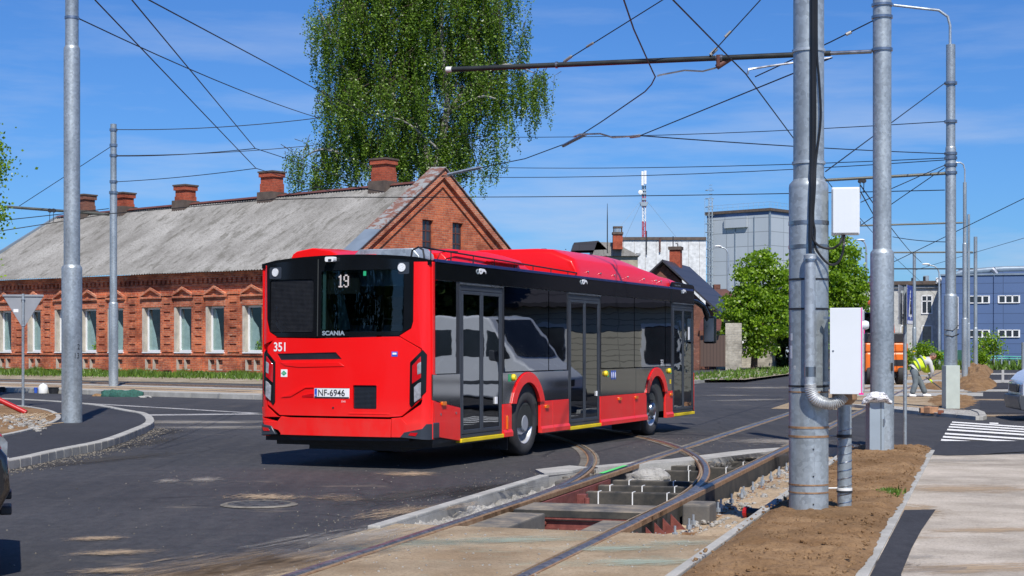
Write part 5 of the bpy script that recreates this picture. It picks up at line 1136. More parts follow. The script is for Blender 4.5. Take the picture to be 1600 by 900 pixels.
MB().lathe([(0, -.03), (.03, -.025), (.042, 0), (.042, .03)], 16, Matrix.Translation((w/2+.03, .05, h*.80))@Matrix.Rotation(R(90), 4, 'Z'), 'Y').build('side_knob', M['cabinet'], t, smooth=True)
MB().box(w/2+.010, w/2+.018, .03, .05, h*.70, h*.76).build('edge_film', M['magenta'], t); MB().box(w/2-.03, w/2+.01, -.004, .05, -.004, .012).build('edge_film', M['magenta'], t)
for zz in (.10, h-.09):
    MB().box(-w/2-.06, -w/2, .06, .10, zz-.012, zz+.012).build('mounting_bar', M['steel'], t)
ps = thing('pipe_post', 'short round steel post with a spiral seam and cone top under the large white box', 'post', (X(1319.5, 15.15), 15.15, 0))
rp_ = 11/2500*15.15; zt = H(632, 15.15)
MB().lathe([(rp_, -.1), (rp_, zt)], 28).build('tube', M['galv'], ps, smooth=True)
MB().lathe([(rp_, zt), (rp_*1.75, zt+.05), (rp_*1.75, zt+.10), (0, zt+.10)], 28).build('cone_top', M['rust'], ps, smooth=True, auto=20)
sp_ = []
for i in range(200): a = i*.33; sp_.append(((rp_+.001)*math.sin(a), -(rp_+.001)*math.cos(a), .05+(zt-.25)*i/200))
MB().tube(sp_, .0045, 5).build('spiral_seam', M['chrome'], ps, smooth=True)
ring(ps, rp_, H(681, 15.15), 'blackmat', .03, .006); ring(ps, rp_, H(764, 15.15), 'plasticwhite', .025, .006); ring(ps, rp_, H(768, 15.15), 'blackmat', .014, .008)
for y, m in ((681, 'steel'), (762, 'plasticwhite')):
    MB().tube([(-.22, -.06, H(y, 15.15)), (-rp_, 0, H(y, 15.15)-.004)], .008, 6).build('spacer_rod', M[m], ps)
mc = thing('metal_cabinet', 'narrow grey metal cabinet standing against the second pole, a bag on its top', 'cabinet', (X(1367.5, 23.5), 23.5, 0), R(4))
hh = H(624, 23.5)
MB().box(-.11, .11, -.09, .12, -.05, hh).build('housing', M['cabgrey'], mc, bevel=.006)
MB().box(.055, .062, -.097, -.088, .02, hh-.02).build('door_gap', M['blackmat'], mc); MB().box(.09, .105, -.11, -.09, .45, .55).build('hinge', M['steel'], mc)
# bag draped over it
def blob(fn, nu=30, nv=20):
    vs = []; fs = []
    for i in range(nv+1):
        for k in range(nu): vs.append(fn(2*math.pi*k/nu, math.pi*i/nv))
    for i in range(nv):
        for k in range(nu): fs.append((i*nu+k, (i+1)*nu+k, (i+1)*nu+(k+1) % nu, i*nu+(k+1) % nu))
    return MB().add(vs, fs)
def bagf(a, b_):
    d = Vector((math.sin(b_)*math.cos(a), math.sin(b_)*math.sin(a), math.cos(b_)))
    q = 1+.16*noise.noise(d*2.2)+.07*noise.noise(d*6); droop = -.09*max(0, abs(d.x)-.45)*1.8
    return (d.x*.215*q+.0, d.y*.14*q, d.z*.075*q+droop)
b = NB('printed white bag'); b.set(rough=.6); n = b.noise(14, b.map((1, 1, 2.5)), 3, .6, 1.5); b.col(b.ramp(n, [(.54, (.8, .8, .82, 1)), (.58, (.03, .03, .05, 1)), (.63, (.03, .03, .05, 1)), (.65, (.8, .8, .82, 1))])); b.bump(b.noise(9), .5, .03); M['bag'] = b.m
o = blob(bagf, 40, 26).build('plastic_bag', M['bag'], smooth=True, auto=180, loc=(X(1372, 23.35), 23.42, hh+.035)); tag(o, 'crumpled white bag with black print draped over the narrow metal cabinet', 'bag')

# ------------------------------------------------------------------ road signs
ts = thing('yield_sign', 'grey back of a triangular road sign on a thin post at the left', 'road sign', (X(36, 40.59), 40.59, .1), R(8))
zt = H(459, 40.59)-.1
MB().tube([(0, 0, -.1), (0, 0, zt)], .035, 12).build('post', M['galv'], ts, smooth=True)
w_ = 31/2500*40.59; z0, z1 = H(511, 40.59)-.1, H(462, 40.59)-.1
tri = [(-w_, z1), (-w_*.97, z1+.03), (w_*.97, z1+.03), (w_, z1), (.03, z0), (-.03, z0)]
patch(tri, lambda a, b_, o_: (a, .045-o_, b_), -.01, .01).build('sign_plate', M['signgrey'], ts, bevel=.003)
MB().box(-w_, w_, .01, .03, z1-.02, z1+.03).build('plate_rim', M['signgrey'], ts); MB().box(-.24, -.12, .03, .034, z1-.42, z1-.34).build('sticker', M['white'], ts)
for zz in (z1-.08, z1-.75): MB().lathe([(.038, zz-.02), (.05, zz-.02), (.05, zz+.02), (.038, zz+.02)], 12).build('clamp', M['galv2'], ts)
ss_ = thing('crossing_sign', 'square signs on a thin post seen edge on, blue face turned right', 'road sign', (X(1414, 24.95), 24.95, 0))
MB().tube([(0, 0, -.05), (0, 0, H(448, 24.95))], .03, 12).build('post', M['galv'], ss_, smooth=True)
z0, z1 = H(507, 24.95), H(446, 24.95)
pf = thing('sign_plate', None, None, (.075, -.02, 0), R(68.6)); pf.parent = ss_
MB().box(-.30, .30, .004, .016, z0, z1).build('backing', M['signgrey'], pf, bevel=.002)
MB().box(-.295, .295, -.001, .003, z0+.005, z1-.005).build('blue_face', M['signblue'], pf)
sgn = MB().add([(-.2, -.003, z0+.12), (.2, -.003, z0+.12), (0, -.003, z1-.07)], [(0, 1, 2)]).build('white_triangle', M['whitefilm'], pf, fix=False)
fm = MB().tube([(.0, -.005, z0+.36), (.02, -.005, z0+.27), (-.06, -.005, z0+.16)], .014, 5).tube([(.02, -.005, z0+.27), (.07, -.005, z0+.16)], .014, 5).tube([(-.05, -.005, z0+.28), (.0, -.005, z0+.34), (.06, -.005, z0+.29)], .011, 5)
fm.lathe([(0, -.02), (.02, 0), (0, .02)], 8, Matrix.Translation((0, -.005, z0+.40))).build('walking_figure', M['blackmat'], pf)
MB().box(-.29, .29, -.003, -.0015, z0+.01, z0+.06).build('white_strip', M['whitefilm'], pf)
pb = thing('sign_plate', None, None, (-.07, .0, 0), R(71)); pb.parent = ss_
MB().box(-.30, .30, -.006, .006, z0, z1).build('backing', M['signgrey'], pb, bevel=.002)
for zz in (z0+.1, z1-.1): MB().box(-.11, .09, -.015, .015, zz-.02, zz+.02).build('clamp', M['galv2'], ss_)

# ================================================================== WIRES
def wire(name, label, cat, pts, r=.008, sag=0., mat='wire', seg=10, group=None, fit=(), res=5):
    ps_ = [Vector(p) for p in pts]; out = []
    for i in range(len(ps_)-1):
        for k in range(seg):
            t = k/seg; q = ps_[i].lerp(ps_[i+1], t); q.z -= sag*4*t*(1-t)*(ps_[i+1]-ps_[i]).length/20; out.append(q)
    out.append(ps_[-1])
    o = MB().tube(out, r, res)
    if not fit:
        return tag(o.build(name, M[mat], smooth=True), label, cat, group)
    t = thing(name, label, cat, (0, 0, 0), 0, group); o.build('cable', M[mat], t, smooth=True)
    for a, b_, rr_ in fit: MB().tube([a, b_], rr_, 8).build('turnbuckle', M['insul'], t, smooth=True)
    return t
def cz_(y, h=5.75): return (h-CH)*2500/(545-y)
def C3(px, y, h=5.75): Z = cz_(y, h); return (X(px, Z), Z, h)
# cantilever tube from the second pole
t = thing('bracket_tube', 'long black horizontal tube reaching left from the second pole over the bus', 'bracket', (0, 0, 0))
e0 = Vector(P3(1362, 80.5, 23.86)); e1 = Vector(P3(705, 108.5, 26.0))
MB().tube([e0.lerp(e1, .09), e1], .042, 12).build('tube', M['blacktube'], t, smooth=True); MB().tube([e0, e0.lerp(e1, .09)], .03, 10).build('end_fitting', M['steel'], t, smooth=True)
MB().tube([e1.lerp(e0, .002), e1.lerp(e0, -.012)], .047, 12).build('end_cap', M['plasticwhite'], t, smooth=True)
MB().tube([e0.lerp(e1, .335), e0.lerp(e1, .35)], .055, 12).tube([e0.lerp(e1, .73), e0.lerp(e1, .735)], .055, 12).build('clamp', M['steel'], t)
dp1 = e0.lerp(e1, .35)
MB().tube([P3(1143, 90, 24.6), P3(1120, 105, 24.6)], .045, 10).tube([P3(1122, 86, 24.5), P3(1122, 104, 24.5)], .03, 8).build('insulator', M['redtin'], t, smooth=True)
wire('steady_arm', 'light steady arm left of the foreground pole below the black tube, holding the bent wire', 'arm', [P3(1027, 119, 24.1), P3(1030, 117.5, 24.1), P3(1070, 110, 24.3), P3(1098, 111.5, 24.5), P3(1119, 106, 24.6)], .014, mat='steel', seg=2)
wire('steady_arm', 'light steady arm ending at the straight wire beside the foreground pole', 'arm', [P3(1168, 116, 23.5), P3(1170, 108.5, 23.5), P3(1200, 103.5, 23.6), P3(1300, 90, 23.8)], .016, mat='steel', seg=2)
wire('contact_wire', 'overhead wire bending sharply beneath the black tube, then curving left over the bus', 'wire', [C3(968, -20), C3(990, 45), C3(1020, 112), C3(1024, 120), C3(1018, 132), C3(1008, 143), C3(940, 190), C3(890, 222), C3(820, 248), C3(760, 260), C3(690, 275)], .011, seg=4)
wire('contact_wire', 'straight overhead wire passing behind the foreground pole towards the far street', 'wire', [C3(1040, -12), C3(1145, 95), C3(1165, 115), C3(1240, 216), C3(1300, 292), C3(1400, 404), C3(1470, 470)], .011, seg=4)
wire('contact_wire', 'overhead wire from the foreground pole down to the pale connector above the bus', 'wire', [C3(1300, 90), C3(1000, 212)], .011, fit=((C3(1000, 212), C3(985, 214), .03),))
wire('span_wire', 'stay wire rising right from the black tube near its middle', 'wire', [P3(880, 97, 25.5), P3(1040, -3, 24.2), P3(1100, -40, 23.9)], .009, fit=((P3(882, 96, 25.5), P3(893, 88, 25.4), .025), (P3(917, 73, 25.2), P3(927, 67, 25.1), .02)))
wire('span_wire', 'stay wire rising from the clamp on the black tube close to the foreground pole', 'wire', [P3(1109, 87, 24.6), P3(1190, -2, 24.1), P3(1230, -40, 23.9)], .009, fit=((P3(1110, 86, 24.6), P3(1120, 76, 24.6), .028), (P3(1133, 58, 24.5), P3(1142, 49, 24.5), .022)))
wire('span_wire', 'stay wire between the foreground pole and the top ring of the second pole', 'wire', [P3(1180, 120, 25.5), P3(1297, 66, 24.3), P3(1365, 32, 23.86)], .010, fit=((P3(1322, 54, 24.1), P3(1330, 50, 24.1), .025),))
wire('pale_connector', 'pale jointed connector rod hanging in the wires above the bus roof', 'connector', [P3(896, 214, 30.5), P3(905, 210, 30.5), P3(938, 209, 30.8), P3(958, 215, 31), P3(1000, 212, 31)], .018, mat='steel', seg=2)
wire('wire_clamp', 'dark clamp on the curved wire left of the pale connector', 'clamp', [P3(880, 228, 32), P3(893, 221, 31.6), P3(915, 210, 31)], .035, mat='steel', seg=2)
wire('wire_clamp', 'grey twin clamp on the wires just right of the gable top', 'clamp', [P3(700, 273, 38), P3(730, 266, 37.5), P3(752, 262, 37)], .04, mat='galv2', seg=2)
wire('hanger_wire', 'short hanger wire dropping from the pulley to the twin clamp', 'wire', [P3(733, 213, 38), P3(748, 262, 37.5)], .012)
for (x0, y0, z0), (x1, y1, z1), sg, lab in [((733, 214, 62), (1476, 190, ZE), .12, 'highest long span wire reaching the top rings of the cased pole from the birch'),
      ((1000, 212, 31), (1476, 240, ZE), .05, 'span wire from the pale connector to the middle ring of the cased pole'),
      ((785, 262, 60), (1476, 247, ZE), .1, 'span wire from the red tipped insulator to the cased pole, upper of a close pair'),
      ((690, 276, 62), (1476, 250, ZE), .15, 'span wire from the gable top to the cased pole, lower of a close pair'),
      ((700, 308, 66), (1476, 297, 52), .05, 'lowest long horizontal wire crossing in front of the gable'),
      ((1290, 268, 30), (1476, 130, ZE), 0, 'slanting wire rising from behind the foreground pole to the top ring of the cased pole'),
      ((1345, 316, 40), (1476, 258, ZE), 0, 'short slanting wire ending at the cased pole just above its bracket'),
      ((1345, 352, 45), (1476, 262, ZE), 0, 'steeper slanting wire ending at the cased pole above its bracket'),
      ((1345, 300, 40), (1370, 345, 60), 0, 'short dropping wire between the small white box and the second pole'),
      ((1345, 290, 40), (1440, 410, 110), .05, 'wire falling away right of the second pole towards the far poles'),
      ((1395, 410, 70), (1600, 310, 60), 0, 'thin slanting wire behind the cased pole near the right edge'),
      ((1395, 370, 70), (1480, 378, 60), .1, 'sagging thin wire between the second pole and the cased pole'),
      ((1430, 422, 120), (1600, 372, 100), 0, 'faint far wire above the grey building')]:
    wire('span_wire', lab, 'wire', [P3(x0, y0, z0), P3(x1, y1, z1)], .012 if z1 < 50 else .016, sag=sg)
for (x0, y0, z0), (x1, y1, z1), r_, lab in [((1264, 283, 43), (1477, 271, ZE), .04, 'grey horizontal bracket tube fixed to the cased pole'), ((1330, 353, 88), (1504, 348, 88), .05, 'far grey bracket tube behind the second pole, upper one'), ((1395, 394.5, 118), (1520, 394, 118), .06, 'far grey bracket tube near the pole with yellow bands'), ((1395, 420, 130), (1520, 420, 118), .05, 'lowest far bracket tube above the grey building'), ((8, 323, 63), (170, 335, ZB), .055, 'grey bracket tube left of the slim pole by the brick house')]:
    wire('bracket_tube', lab, 'bracket', [P3(x0, y0, z0), P3(x1, y1, z1)], r_, mat='tubegrey', seg=1, res=8, fit=())
for (x, y, z, lab) in [(1347, 283, 43, 'small black wheel hanger on the grey bracket tube beside the small box'), (81, 329, 62, 'small black wheel hanger on the bracket tube at the left')]:
    t = thing('wheel_hanger', lab, 'hanger', P3(x, y, z)); k = z/2500
    for dx in (-3, 3): MB().lathe([(0, -.05), (3.2*k, -.05), (3.2*k, .05), (0, .05)], 14, Matrix.Translation((dx*k, 0, 0)), 'Y').build('small_wheel', M['blackmat'], t)
    MB().tube([(-3*k, 0, 0), (-3.5*k, 0, -18*k)], .012, 5).tube([(3*k, 0, 0), (2.2*k, 0, -18*k)], .012, 5).build('hanger_wire', M['wire'], t)
LW = [([(123, 29, ZA), (500, 185, 60)], .1, .014, 'span wire running right from the top ring of the left pole'), ([(139, -10, 20), (400, 263, 40), (520, 300, 50)], 0, .010, 'steep wire falling to the span by the brick chimneys, left of a pair'), ([(198, -10, 20), (399, 232, 38), (430, 242, 40), (560, 285, 50)], 0, .010, 'steep wire falling towards the birch, right of a pair'),
      ([(214, -10, 20), (510, 148, 36), (620, 200, 40)], 0, .010, 'long wire from the top edge falling into the birch crown'), ([(183, 202.5, ZB), (500, 184, 62)], .35, .016, 'uppermost wire tied to the slim pole'), ([(183, 244, ZB), (399, 232, 50)], .1, .014, 'middle wire of the slim pole, leading to the steep wire'), ([(183, 243, ZB), (490, 227, 64)], .25, .014, 'second middle wire of the slim pole, leading to the birch'), ([(183, 284, ZB), (400, 263, 55)], .12, .014, 'lower wire tied to the slim pole'),
      ([(30, 322, 62), (172, 230, ZB)], 0, .014, 'slanting stay between the left bracket tube and the slim pole'), ([(-20, 347, 58), (100, 334, 60), (170, 326, ZB)], 0, .016, 'wire at the left edge passing under the slim pole bracket'), ([(-20, 364, 50), (170, 334, 52), (420, 312, 50), (545, 308, 48), (700, 308, 46)], .03, .014, 'long wire crossing low in front of the grey roof'), ([(420, 312, 50), (520, 286, 46), (600, 300, 44)], .02, .012, 'wire joining the roof crossing wire near the second chimney')]
for pts, sg, r_, lab in LW: wire('span_wire', lab, 'wire', [P3(*p) for p in pts], r_, sag=sg)

def leaves(name, mat, P, size, parent=None, up=.3, asp=.65):
    """P: (n,3) positions. each leaf one quad"""
    n = len(P); a = rng.normal(size=(n, 3)); a[:, 2] = a[:, 2]*.7; a /= np.linalg.norm(a, axis=1)[:, None]
    b_ = rng.normal(size=(n, 3)); b_[:, 2] += up; b_ -= (b_*a).sum(1)[:, None]*a; b_ /= np.linalg.norm(b_, axis=1)[:, None]
    s = (size*rng.uniform(.6, 1.25, n))[:, None]
    v = np.empty((n, 4, 3)); v[:, 0] = P-a*s*.5; v[:, 1] = P+b_*s*.5*asp; v[:, 2] = P+a*s*.5; v[:, 3] = P-b_*s*.5*asp
    me = bpy.data.meshes.new(name); me.vertices.add(n*4); me.vertices.foreach_set('co', v.astype(np.float32).ravel())
    me.loops.add(n*4); me.loops.foreach_set('vertex_index', np.arange(n*4, dtype=np.int32)); me.polygons.add(n)
    me.polygons.foreach_set('loop_start', np.arange(0, n*4, 4, dtype=np.int32)); me.polygons.foreach_set('loop_total', np.full(n, 4, np.int32))
    me.materials.append(M[mat]); me.update(calc_edges=True); me.validate()
    o = bpy.data.objects.new(name, me); COL.objects.link(o)
    if parent: o.parent = parent
    return o
# ================================================================== BRICK HOUSE
HR = math.atan2(.588, -.809)
house = thing('brick_house', 'long single storey red brick house with grey corrugated roof and gable end, behind the bus', 'house', tuple(FO), HR)
def fx(px): k = (px-800)/2500; return (-6.95-k*69.5)/(.809+k*.588)
def rx(px): k = (px-800)/2500; return (-3.28-74.5*k)/(.809+.588*k)
def gy(px): k = (px-800)/2500; return -(-6.95-k*69.5)/(k*.809-.588)
HL = 27.6; HWD = 12.5
wins = [(-43, -26), (-1, 17.5), (45.5, 63.5), (88, 107), (128, 150.5), (171, 192.5), (225, 250.5), (275, 299), (324.5, 350), (382, 409), (436, 464), (494, 523)]
ops = []; nich = []
for a, b_ in wins:
    x1, x0 = fx(a), fx(b_); ops.append((x0, x1, 1.42, 3.56)); c = (x0+x1)/2
    for d in (-.27, .27): nich.append((c+d-.17, c+d+.17, .62, 1.06))
def wall_open(x0, x1, z0, z1, y0, y1, opens):
    mb = MB(); xs = sorted({x0, x1}|{v for o in opens for v in o[:2]})
    for a, b_ in zip(xs, xs[1:]):
        m = (a+b_)/2; oo = sorted([(o[2], o[3]) for o in opens if o[0] < m < o[1]]); z = z0
        for p, q in oo:
            if p > z: mb.box(a, b_, y0, y1, z, p)
            z = q
        mb.box(a, b_, y0, y1, z, z1)
    return mb
wall_open(0, HL, 0, 5.15, -.38, 0, ops+nich).build('front_wall', M['brick'], house)
MB().box(.05, HL-.05, -.6, -.13, .5, 1.2).build('niche_back', M['brickorn'], house)
for a, b_, z0, z1 in nich: MB().box(b_-.012, b_, -.125, -.002, z0, z1).box(b_, b_+.05, -.001, .008, z0-.05, z1+.02).box(a, b_, -.12, .006, z0-.05, z0).build('niche_frame', M['plaster'], house)
MB().box(HL-.4, HL, -HWD, -.38, 0, 5.2).box(.4, HL-.4, -HWD, -HWD+.38, 0, 5.2).build('rear_wall', M['brick'], house)
def zr(x): return 9.40-.0125*x
# gable wall as vertical plate
def gplate(out, x0, x1, name, mat, holes=(), par=None):
    o = patch(out, lambda a, b_, o_: (o_, a, b_), x0, x1, (), holes).build(name, mat, par or house); return o
gw = []
for a, b_ in ((660, 677), (707, 723.5)): y1, y0 = gy(a), gy(b_); gw.append((min(y0, y1), max(y0, y1), 6.0, 7.52))
holes = [[(y0, z0), (y1, z0), (y1, z1), (y0, z1)] for y0, y1, z0, z1 in gw]
gplate([(-HWD, 0), (0, 0), (0, 5.35), (-6.25, 9.62), (-HWD, 5.35)], 0, .4, 'gable_wall', M['brickgable'], holes)
sl_ = 4.27/6.25
for sgn in (1, -1):
    f_ = (lambda y: y) if sgn == 1 else (lambda y: -HWD-y)
    q = [(f_(.38), 5.12), (f_(.38), 5.42), (-6.25, 9.95), (-6.25, 9.55)]
    gplate(q if sgn == 1 else q[::-1], -.16, .42, 'rake_cornice', M['brickorn'])
    q = [(f_(.0), 4.85), (f_(.0), 5.05), (-6.25, 9.32), (-6.25, 9.12)]
    gplate(q if sgn == 1 else q[::-1], -.08, .05, 'rake_moulding', M['brickgable'])
    for a, b_, m, n_ in ((0, .30, 'flash', 'zinc_coping'), (.302, 1., 'peel', 'tin_coping')):
        ya, za = .42*(1-a)+(-6.25)*a, 5.44+(9.99-5.44)*a; yb, zb_ = .42*(1-b_)+(-6.25)*b_, 5.44+(9.99-5.44)*b_
        if sgn == -1 and n_ == 'zinc_coping': m = 'peel'
        mb = MB()
        mb.add([(-.24, f_(ya), za), (-.24, f_(yb), zb_), (.62, f_(yb), zb_+.02), (.62, f_(ya), za+.02), (-.24, f_(ya), za+.05), (-.24, f_(yb), zb_+.05), (.62, f_(yb), zb_+.10), (.62, f_(ya), za+.10)],
               [(0, 1, 2, 3), (4, 5, 6, 7), (0, 1, 5, 4), (2, 3, 7, 6), (0, 3, 7, 4), (1, 2, 6, 5)]).build(n_, M[m], house)
MB().box(-.2, .5, .0, .40, 4.9, 5.42).build('corner_corbel', M['brickold'], house)
for y0, y1, z0, z1 in gw:
    w = MB().box(.12, .17, y0, y0+.06, z0, z1).box(.12, .17, y1-.06, y1, z0, z1).box(.12, .17, y0, y1, z1-.06, z1).box(.12, .17, y0, y1, z0, z0+.06).box(.12, .17, (y0+y1)/2-.03, (y0+y1)/2+.03, z0, z1).box(.12, .17, y0, y1, z0+.5, z0+.56).box(.12, .17, y0, y1, z0+1.0, z0+1.05).build('gable_window', M['redtin'], house)
    MB().box(.14, .15, y0, y1, z0, z1).build('pane', M['darkwin'], w)
# front windows
for x0, x1, z0, z1 in ops:
    w = MB().box(x0, x0+.09, -.30, -.22, z0, z1).box(x1-.09, x1, -.30, -.22, z0, z1).box(x0+.09, x1-.09, -.30, -.22, z1-.09, z1).box(x0+.09, x1-.09, -.30, -.22, z0, z0+.10).build('window', M['white'], house)
    MB().box(x0+.09, x1-.09, -.265, -.255, z0+.10, z1-.09).build('pane', M['winglass'], w)
    MB().box(x0-.05, x1+.05, -.25, .10, z0-.05, z0+.0).build('sill', M['white'], w)
    k = (x1-x0); q1, q2, q3, q4 = random.uniform(.2, .5), random.uniform(.3, .65), random.uniform(.6, 1.3), random.uniform(.05, .8)
    MB().add([(x1-.05, -.31, z0), (x0+q1*k, -.30, z0), (x0+q2*k, -.31, z0+q3), (x1-.25*k, -.30, z1-q4), (x1-.05, -.31, z1)], [(0, 1, 2, 3, 4)]).build('curtain', M['curtain'], w, fix=False)  # curtain outline slants to imitate the shadow edge across the window
    if random.random() < .55: Pp = rng.normal(size=(120, 3))*np.array([.12, .02, .16])+np.array([x0+random.uniform(.25, .6)*k, -.285, z0+.2]); leaves('window_plant', 'limeleaf', Pp, .12, w)
    MB().box(x0-.3, x1+.3, -.9, -.8, z0-.3, z1+.3).build('room', M['roomdark'], w)
    MB().box(x1-.0, x1+.012, -.24, -.004, z0, z1).build('reveal', M['plaster'], w) if False else MB().box(x1-.013, x1, -.22, -.004, z0, z1).box(x1-.0, x1+.13, -.003, .005, z0, z1).build('reveal', M['plaster'], w)
    MB().box(x0-.12, x1+.12, 0, .03, z1+.01, z1+.30).build('lintel', M['brickorn'], w)
    c = (x0+x1)/2; hw = (x1-x0)/2+.16; pz = 3.98
    pb_ = MB().box(c-hw, c+hw, 0, .13, pz, pz+.09)
    for s_ in (1, -1): pb_.add([(c, 0, pz+.55), (c+s_*hw, 0, pz+.18), (c+s_*hw, 0, pz+.09), (c, 0, pz+.42), (c, .14, pz+.55), (c+s_*hw, .14, pz+.18), (c+s_*hw, .14, pz+.09), (c, .14, pz+.42)], [(0, 1, 2, 3), (4, 5, 6, 7), (0, 1, 5, 4), (1, 2, 6, 5), (2, 3, 7, 6), (3, 0, 4, 7)])
    pb_.build('pediment', M['brickorn'], w)
for x0, x1 in [(a[0], a[1]) for a in [(ops[i+1][1], ops[i][0]) for i in range(len(ops)-1)]]:
    c = (x0+x1)/2; hw = min(.34, (x1-x0)/2-.12)
    mb = MB().box(c-hw, c-hw*.68, 0, .09, 1.42, 4.1).box(c+hw*.68, c+hw, 0, .09, 1.42, 4.1)
    for k in range(7): mb.box(c-hw*.68, c+hw*.68, 0, .09, 1.42+k*.385, 1.42+k*.385+.315)
    mb.box(c-hw-.03, c+hw+.03, 0, .13, 4.1, 4.22).box(c-hw*.8, c+hw*.8, 0, .08, .55, 1.1)
    mb.build('pilaster', M['brick'], house)
mb = MB().box(-.03, HL, 0, .06, 1.27, 1.365).box(-.04, HL, 0, .04, 0, .45)
mb.box(-.02, HL, 0, .05, 4.50, 4.62).box(-.04, HL, 0, .12, 4.86, 4.98).box(-.06, HL, 0, .18, 4.98, 5.15)
mb.build('cornice', M['brick'], house)
mb = MB()
for i in range(int(HL/.32)): mb.box(i*.32, i*.32+.16, 0, .10, 4.66, 4.86)
mb.build('dentil_course', M['brick'], house)
# corrugated roof
def roofslope(sgn, x0, x1):
    nx = int((x1-x0)/.045); ny = 14; f_ = (lambda y: y) if sgn == 1 else (lambda y: -HWD-y)
    vs = []; fs = []
    for i in range(nx+1):
        x = x0+(x1-x0)*i/nx
        for j in range(ny+1):
            u = j/ny; y = .48*(1-u)-6.25*u; z = (5.14+(zr(x)-5.14)*u)+.028*math.sin(2*math.pi*x/.18)+.05*noise.noise(Vector((x*.35, u*3, sgn)))+(.012 if (j % 4 == 0) else 0)
            vs.append((x, f_(y), z))
    for i in range(nx):
        for j in range(ny): a = i*(ny+1)+j; fs.append((a, a+ny+1, a+ny+2, a+1))
    return MB().add(vs, fs).build('roof_slope', M['asbestos'], house, smooth=True, auto=180)
roofslope(1, .40, HL+.25); roofslope(-1, .40, HL+.25)
MB().add([(.6, -6.05, zr(.6)-.02), (HL+.2, -6.05, zr(HL)-.02), (HL+.2, -6.25, zr(HL)+.10), (.6, -6.25, zr(.6)+.10), (.6, -6.45, zr(.6)-.02), (HL+.2, -6.45, zr(HL)-.02)], [(0, 1, 2, 3), (3, 2, 5, 4)]).build('ridge_cap', M['redtin'], house)
MB().add([(HL+.24, .5, 4.98), (HL+.24, -6.25, 8.88), (HL+.24, -6.25, 9.16), (HL+.24, .5, 5.28), (HL+.40, .5, 4.98), (HL+.40, -6.25, 8.88), (HL+.40, -6.25, 9.16), (HL+.40, .5, 5.28)], [(0, 1, 2, 3), (4, 5, 6, 7), (3, 2, 6, 7), (0, 1, 5, 4), (0, 3, 7, 4)]).build('barge_board', M['flash'], house)
for i, (pc, yt, w_, m) in enumerate([(599.5, 248, .92, 'brickchim'), (424.5, 268, .92, 'brickchim'), (289.5, 289, .82, 'brickchim'), (193.5, 301, .78, 'brickchim'), (133.5, 304, .72, 'brickold')]):
    x = rx(pc); Z_ = 74.5+.588*x; zt = H(yt, Z_)
    ch = MB().box(x-w_/2, x+w_/2, -6.65, -5.85, zr(x)-.5, zt-.62).box(x-w_/2+.03, x+w_/2-.03, -6.62, -5.88, zt-.62, zt-.3).box(x-w_/2-.04, x+w_/2+.04, -6.70, -5.80, zt-.3, zt-.08).build('chimney', M[m], house)
    MB().box(x-w_/2-.08, x+w_/2+.08, -6.74, -5.76, zt-.08, zt).build('chimney_cap', M['cap'], ch)
    MB().box(x-w_/2-.06, x+w_/2+.06, -6.8, -5.7, zr(x)-.5, zr(x)+.22).build('chimney_flashing', M['cap'], ch)

# ================================================================== FOLIAGE
# weeping birch behind the house
ZBI = 94.
kb_ = ZBI/2500
bt = thing('birch_tree', 'very tall weeping birch rising behind the brick house roof', 'tree', (X(640, ZBI), ZBI, 0))
def L3(px, py, dz=0): return Vector((X(px, ZBI)-X(640, ZBI), dz, H(py, ZBI)))
limbs = [([(660, 560, 0), (668, 300, 0), (655, 200, 0), (640, 100, .5), (650, -20, 0), (655, -140, 0)], [.42, .34, .28, .22, .16, .06]),
         ([(668, 330, 0), (690, 230, -.6), (700, 150, -.8), (690, 40, -1), (700, -60, -1)], [.28, .22, .17, .12, .05]),
         ([(655, 260, 0), (620, 170, -.8), (597, 100, -1), (595, 20, -1.2), (600, -60, -1)], [.24, .2, .15, .11, .05]),
         ([(690, 190, 0), (740, 130, -.6), (790, 105, -.8), (835, 118, -.8)], [.16, .12, .08, .03]), ([(690, 110, 0), (740, 40, .6), (770, -20, .6)], [.12, .09, .04]), ([(615, 170, 0), (560, 110, -.6), (525, 60, -.9), (500, 20, -1)], [.14, .1, .07, .03]),
         ([(640, 300, 0), (570, 260, -.6), (510, 235, -.6), (475, 250, -.7)], [.14, .1, .07, .03]), ([(600, 90, 0), (560, 30, 1), (530, -30, 1)], [.1, .07, .03]), ([(650, 20, 0), (690, -30, .5), (720, -80, .5)], [.1, .07, .03]), ([(690, 240, -.6), (640, 200, -2), (600, 190, -2.6)], [.1, .07, .03]), ([(700, 180, -.6), (750, 160, -2), (775, 165, -2.6)], [.1, .07, .03])]
mb = MB()
for pts, rs in limbs:
    q = smoothpath([tuple(L3(*p)) for p in pts], 4); rr_ = np.interp(np.linspace(0, 1, len(q)), np.linspace(0, 1, len(rs)), rs); mb.tube(q, list(rr_), 7)
ELL = [(545, 45, 62, 75, 1), (600, 15, 75, 100, 1.2), (690, 10, 90, 100, 1.4), (760, 35, 62, 75, 1), (590, 160, 85, 85, 1.4), (690, 140, 80, 80, 1.3), (795, 115, 60, 32, .8), (560, 225, 60, 40, .9), (650, 225, 75, 45, 1), (492, 250, 34, 30, .7), (715, 205, 45, 40, .8), (640, -60, 130, 60, 1.5), (535, 130, 40, 55, .7)]
P = []; tw = MB(); tot = sum(e[2]*e[3] for e in ELL)
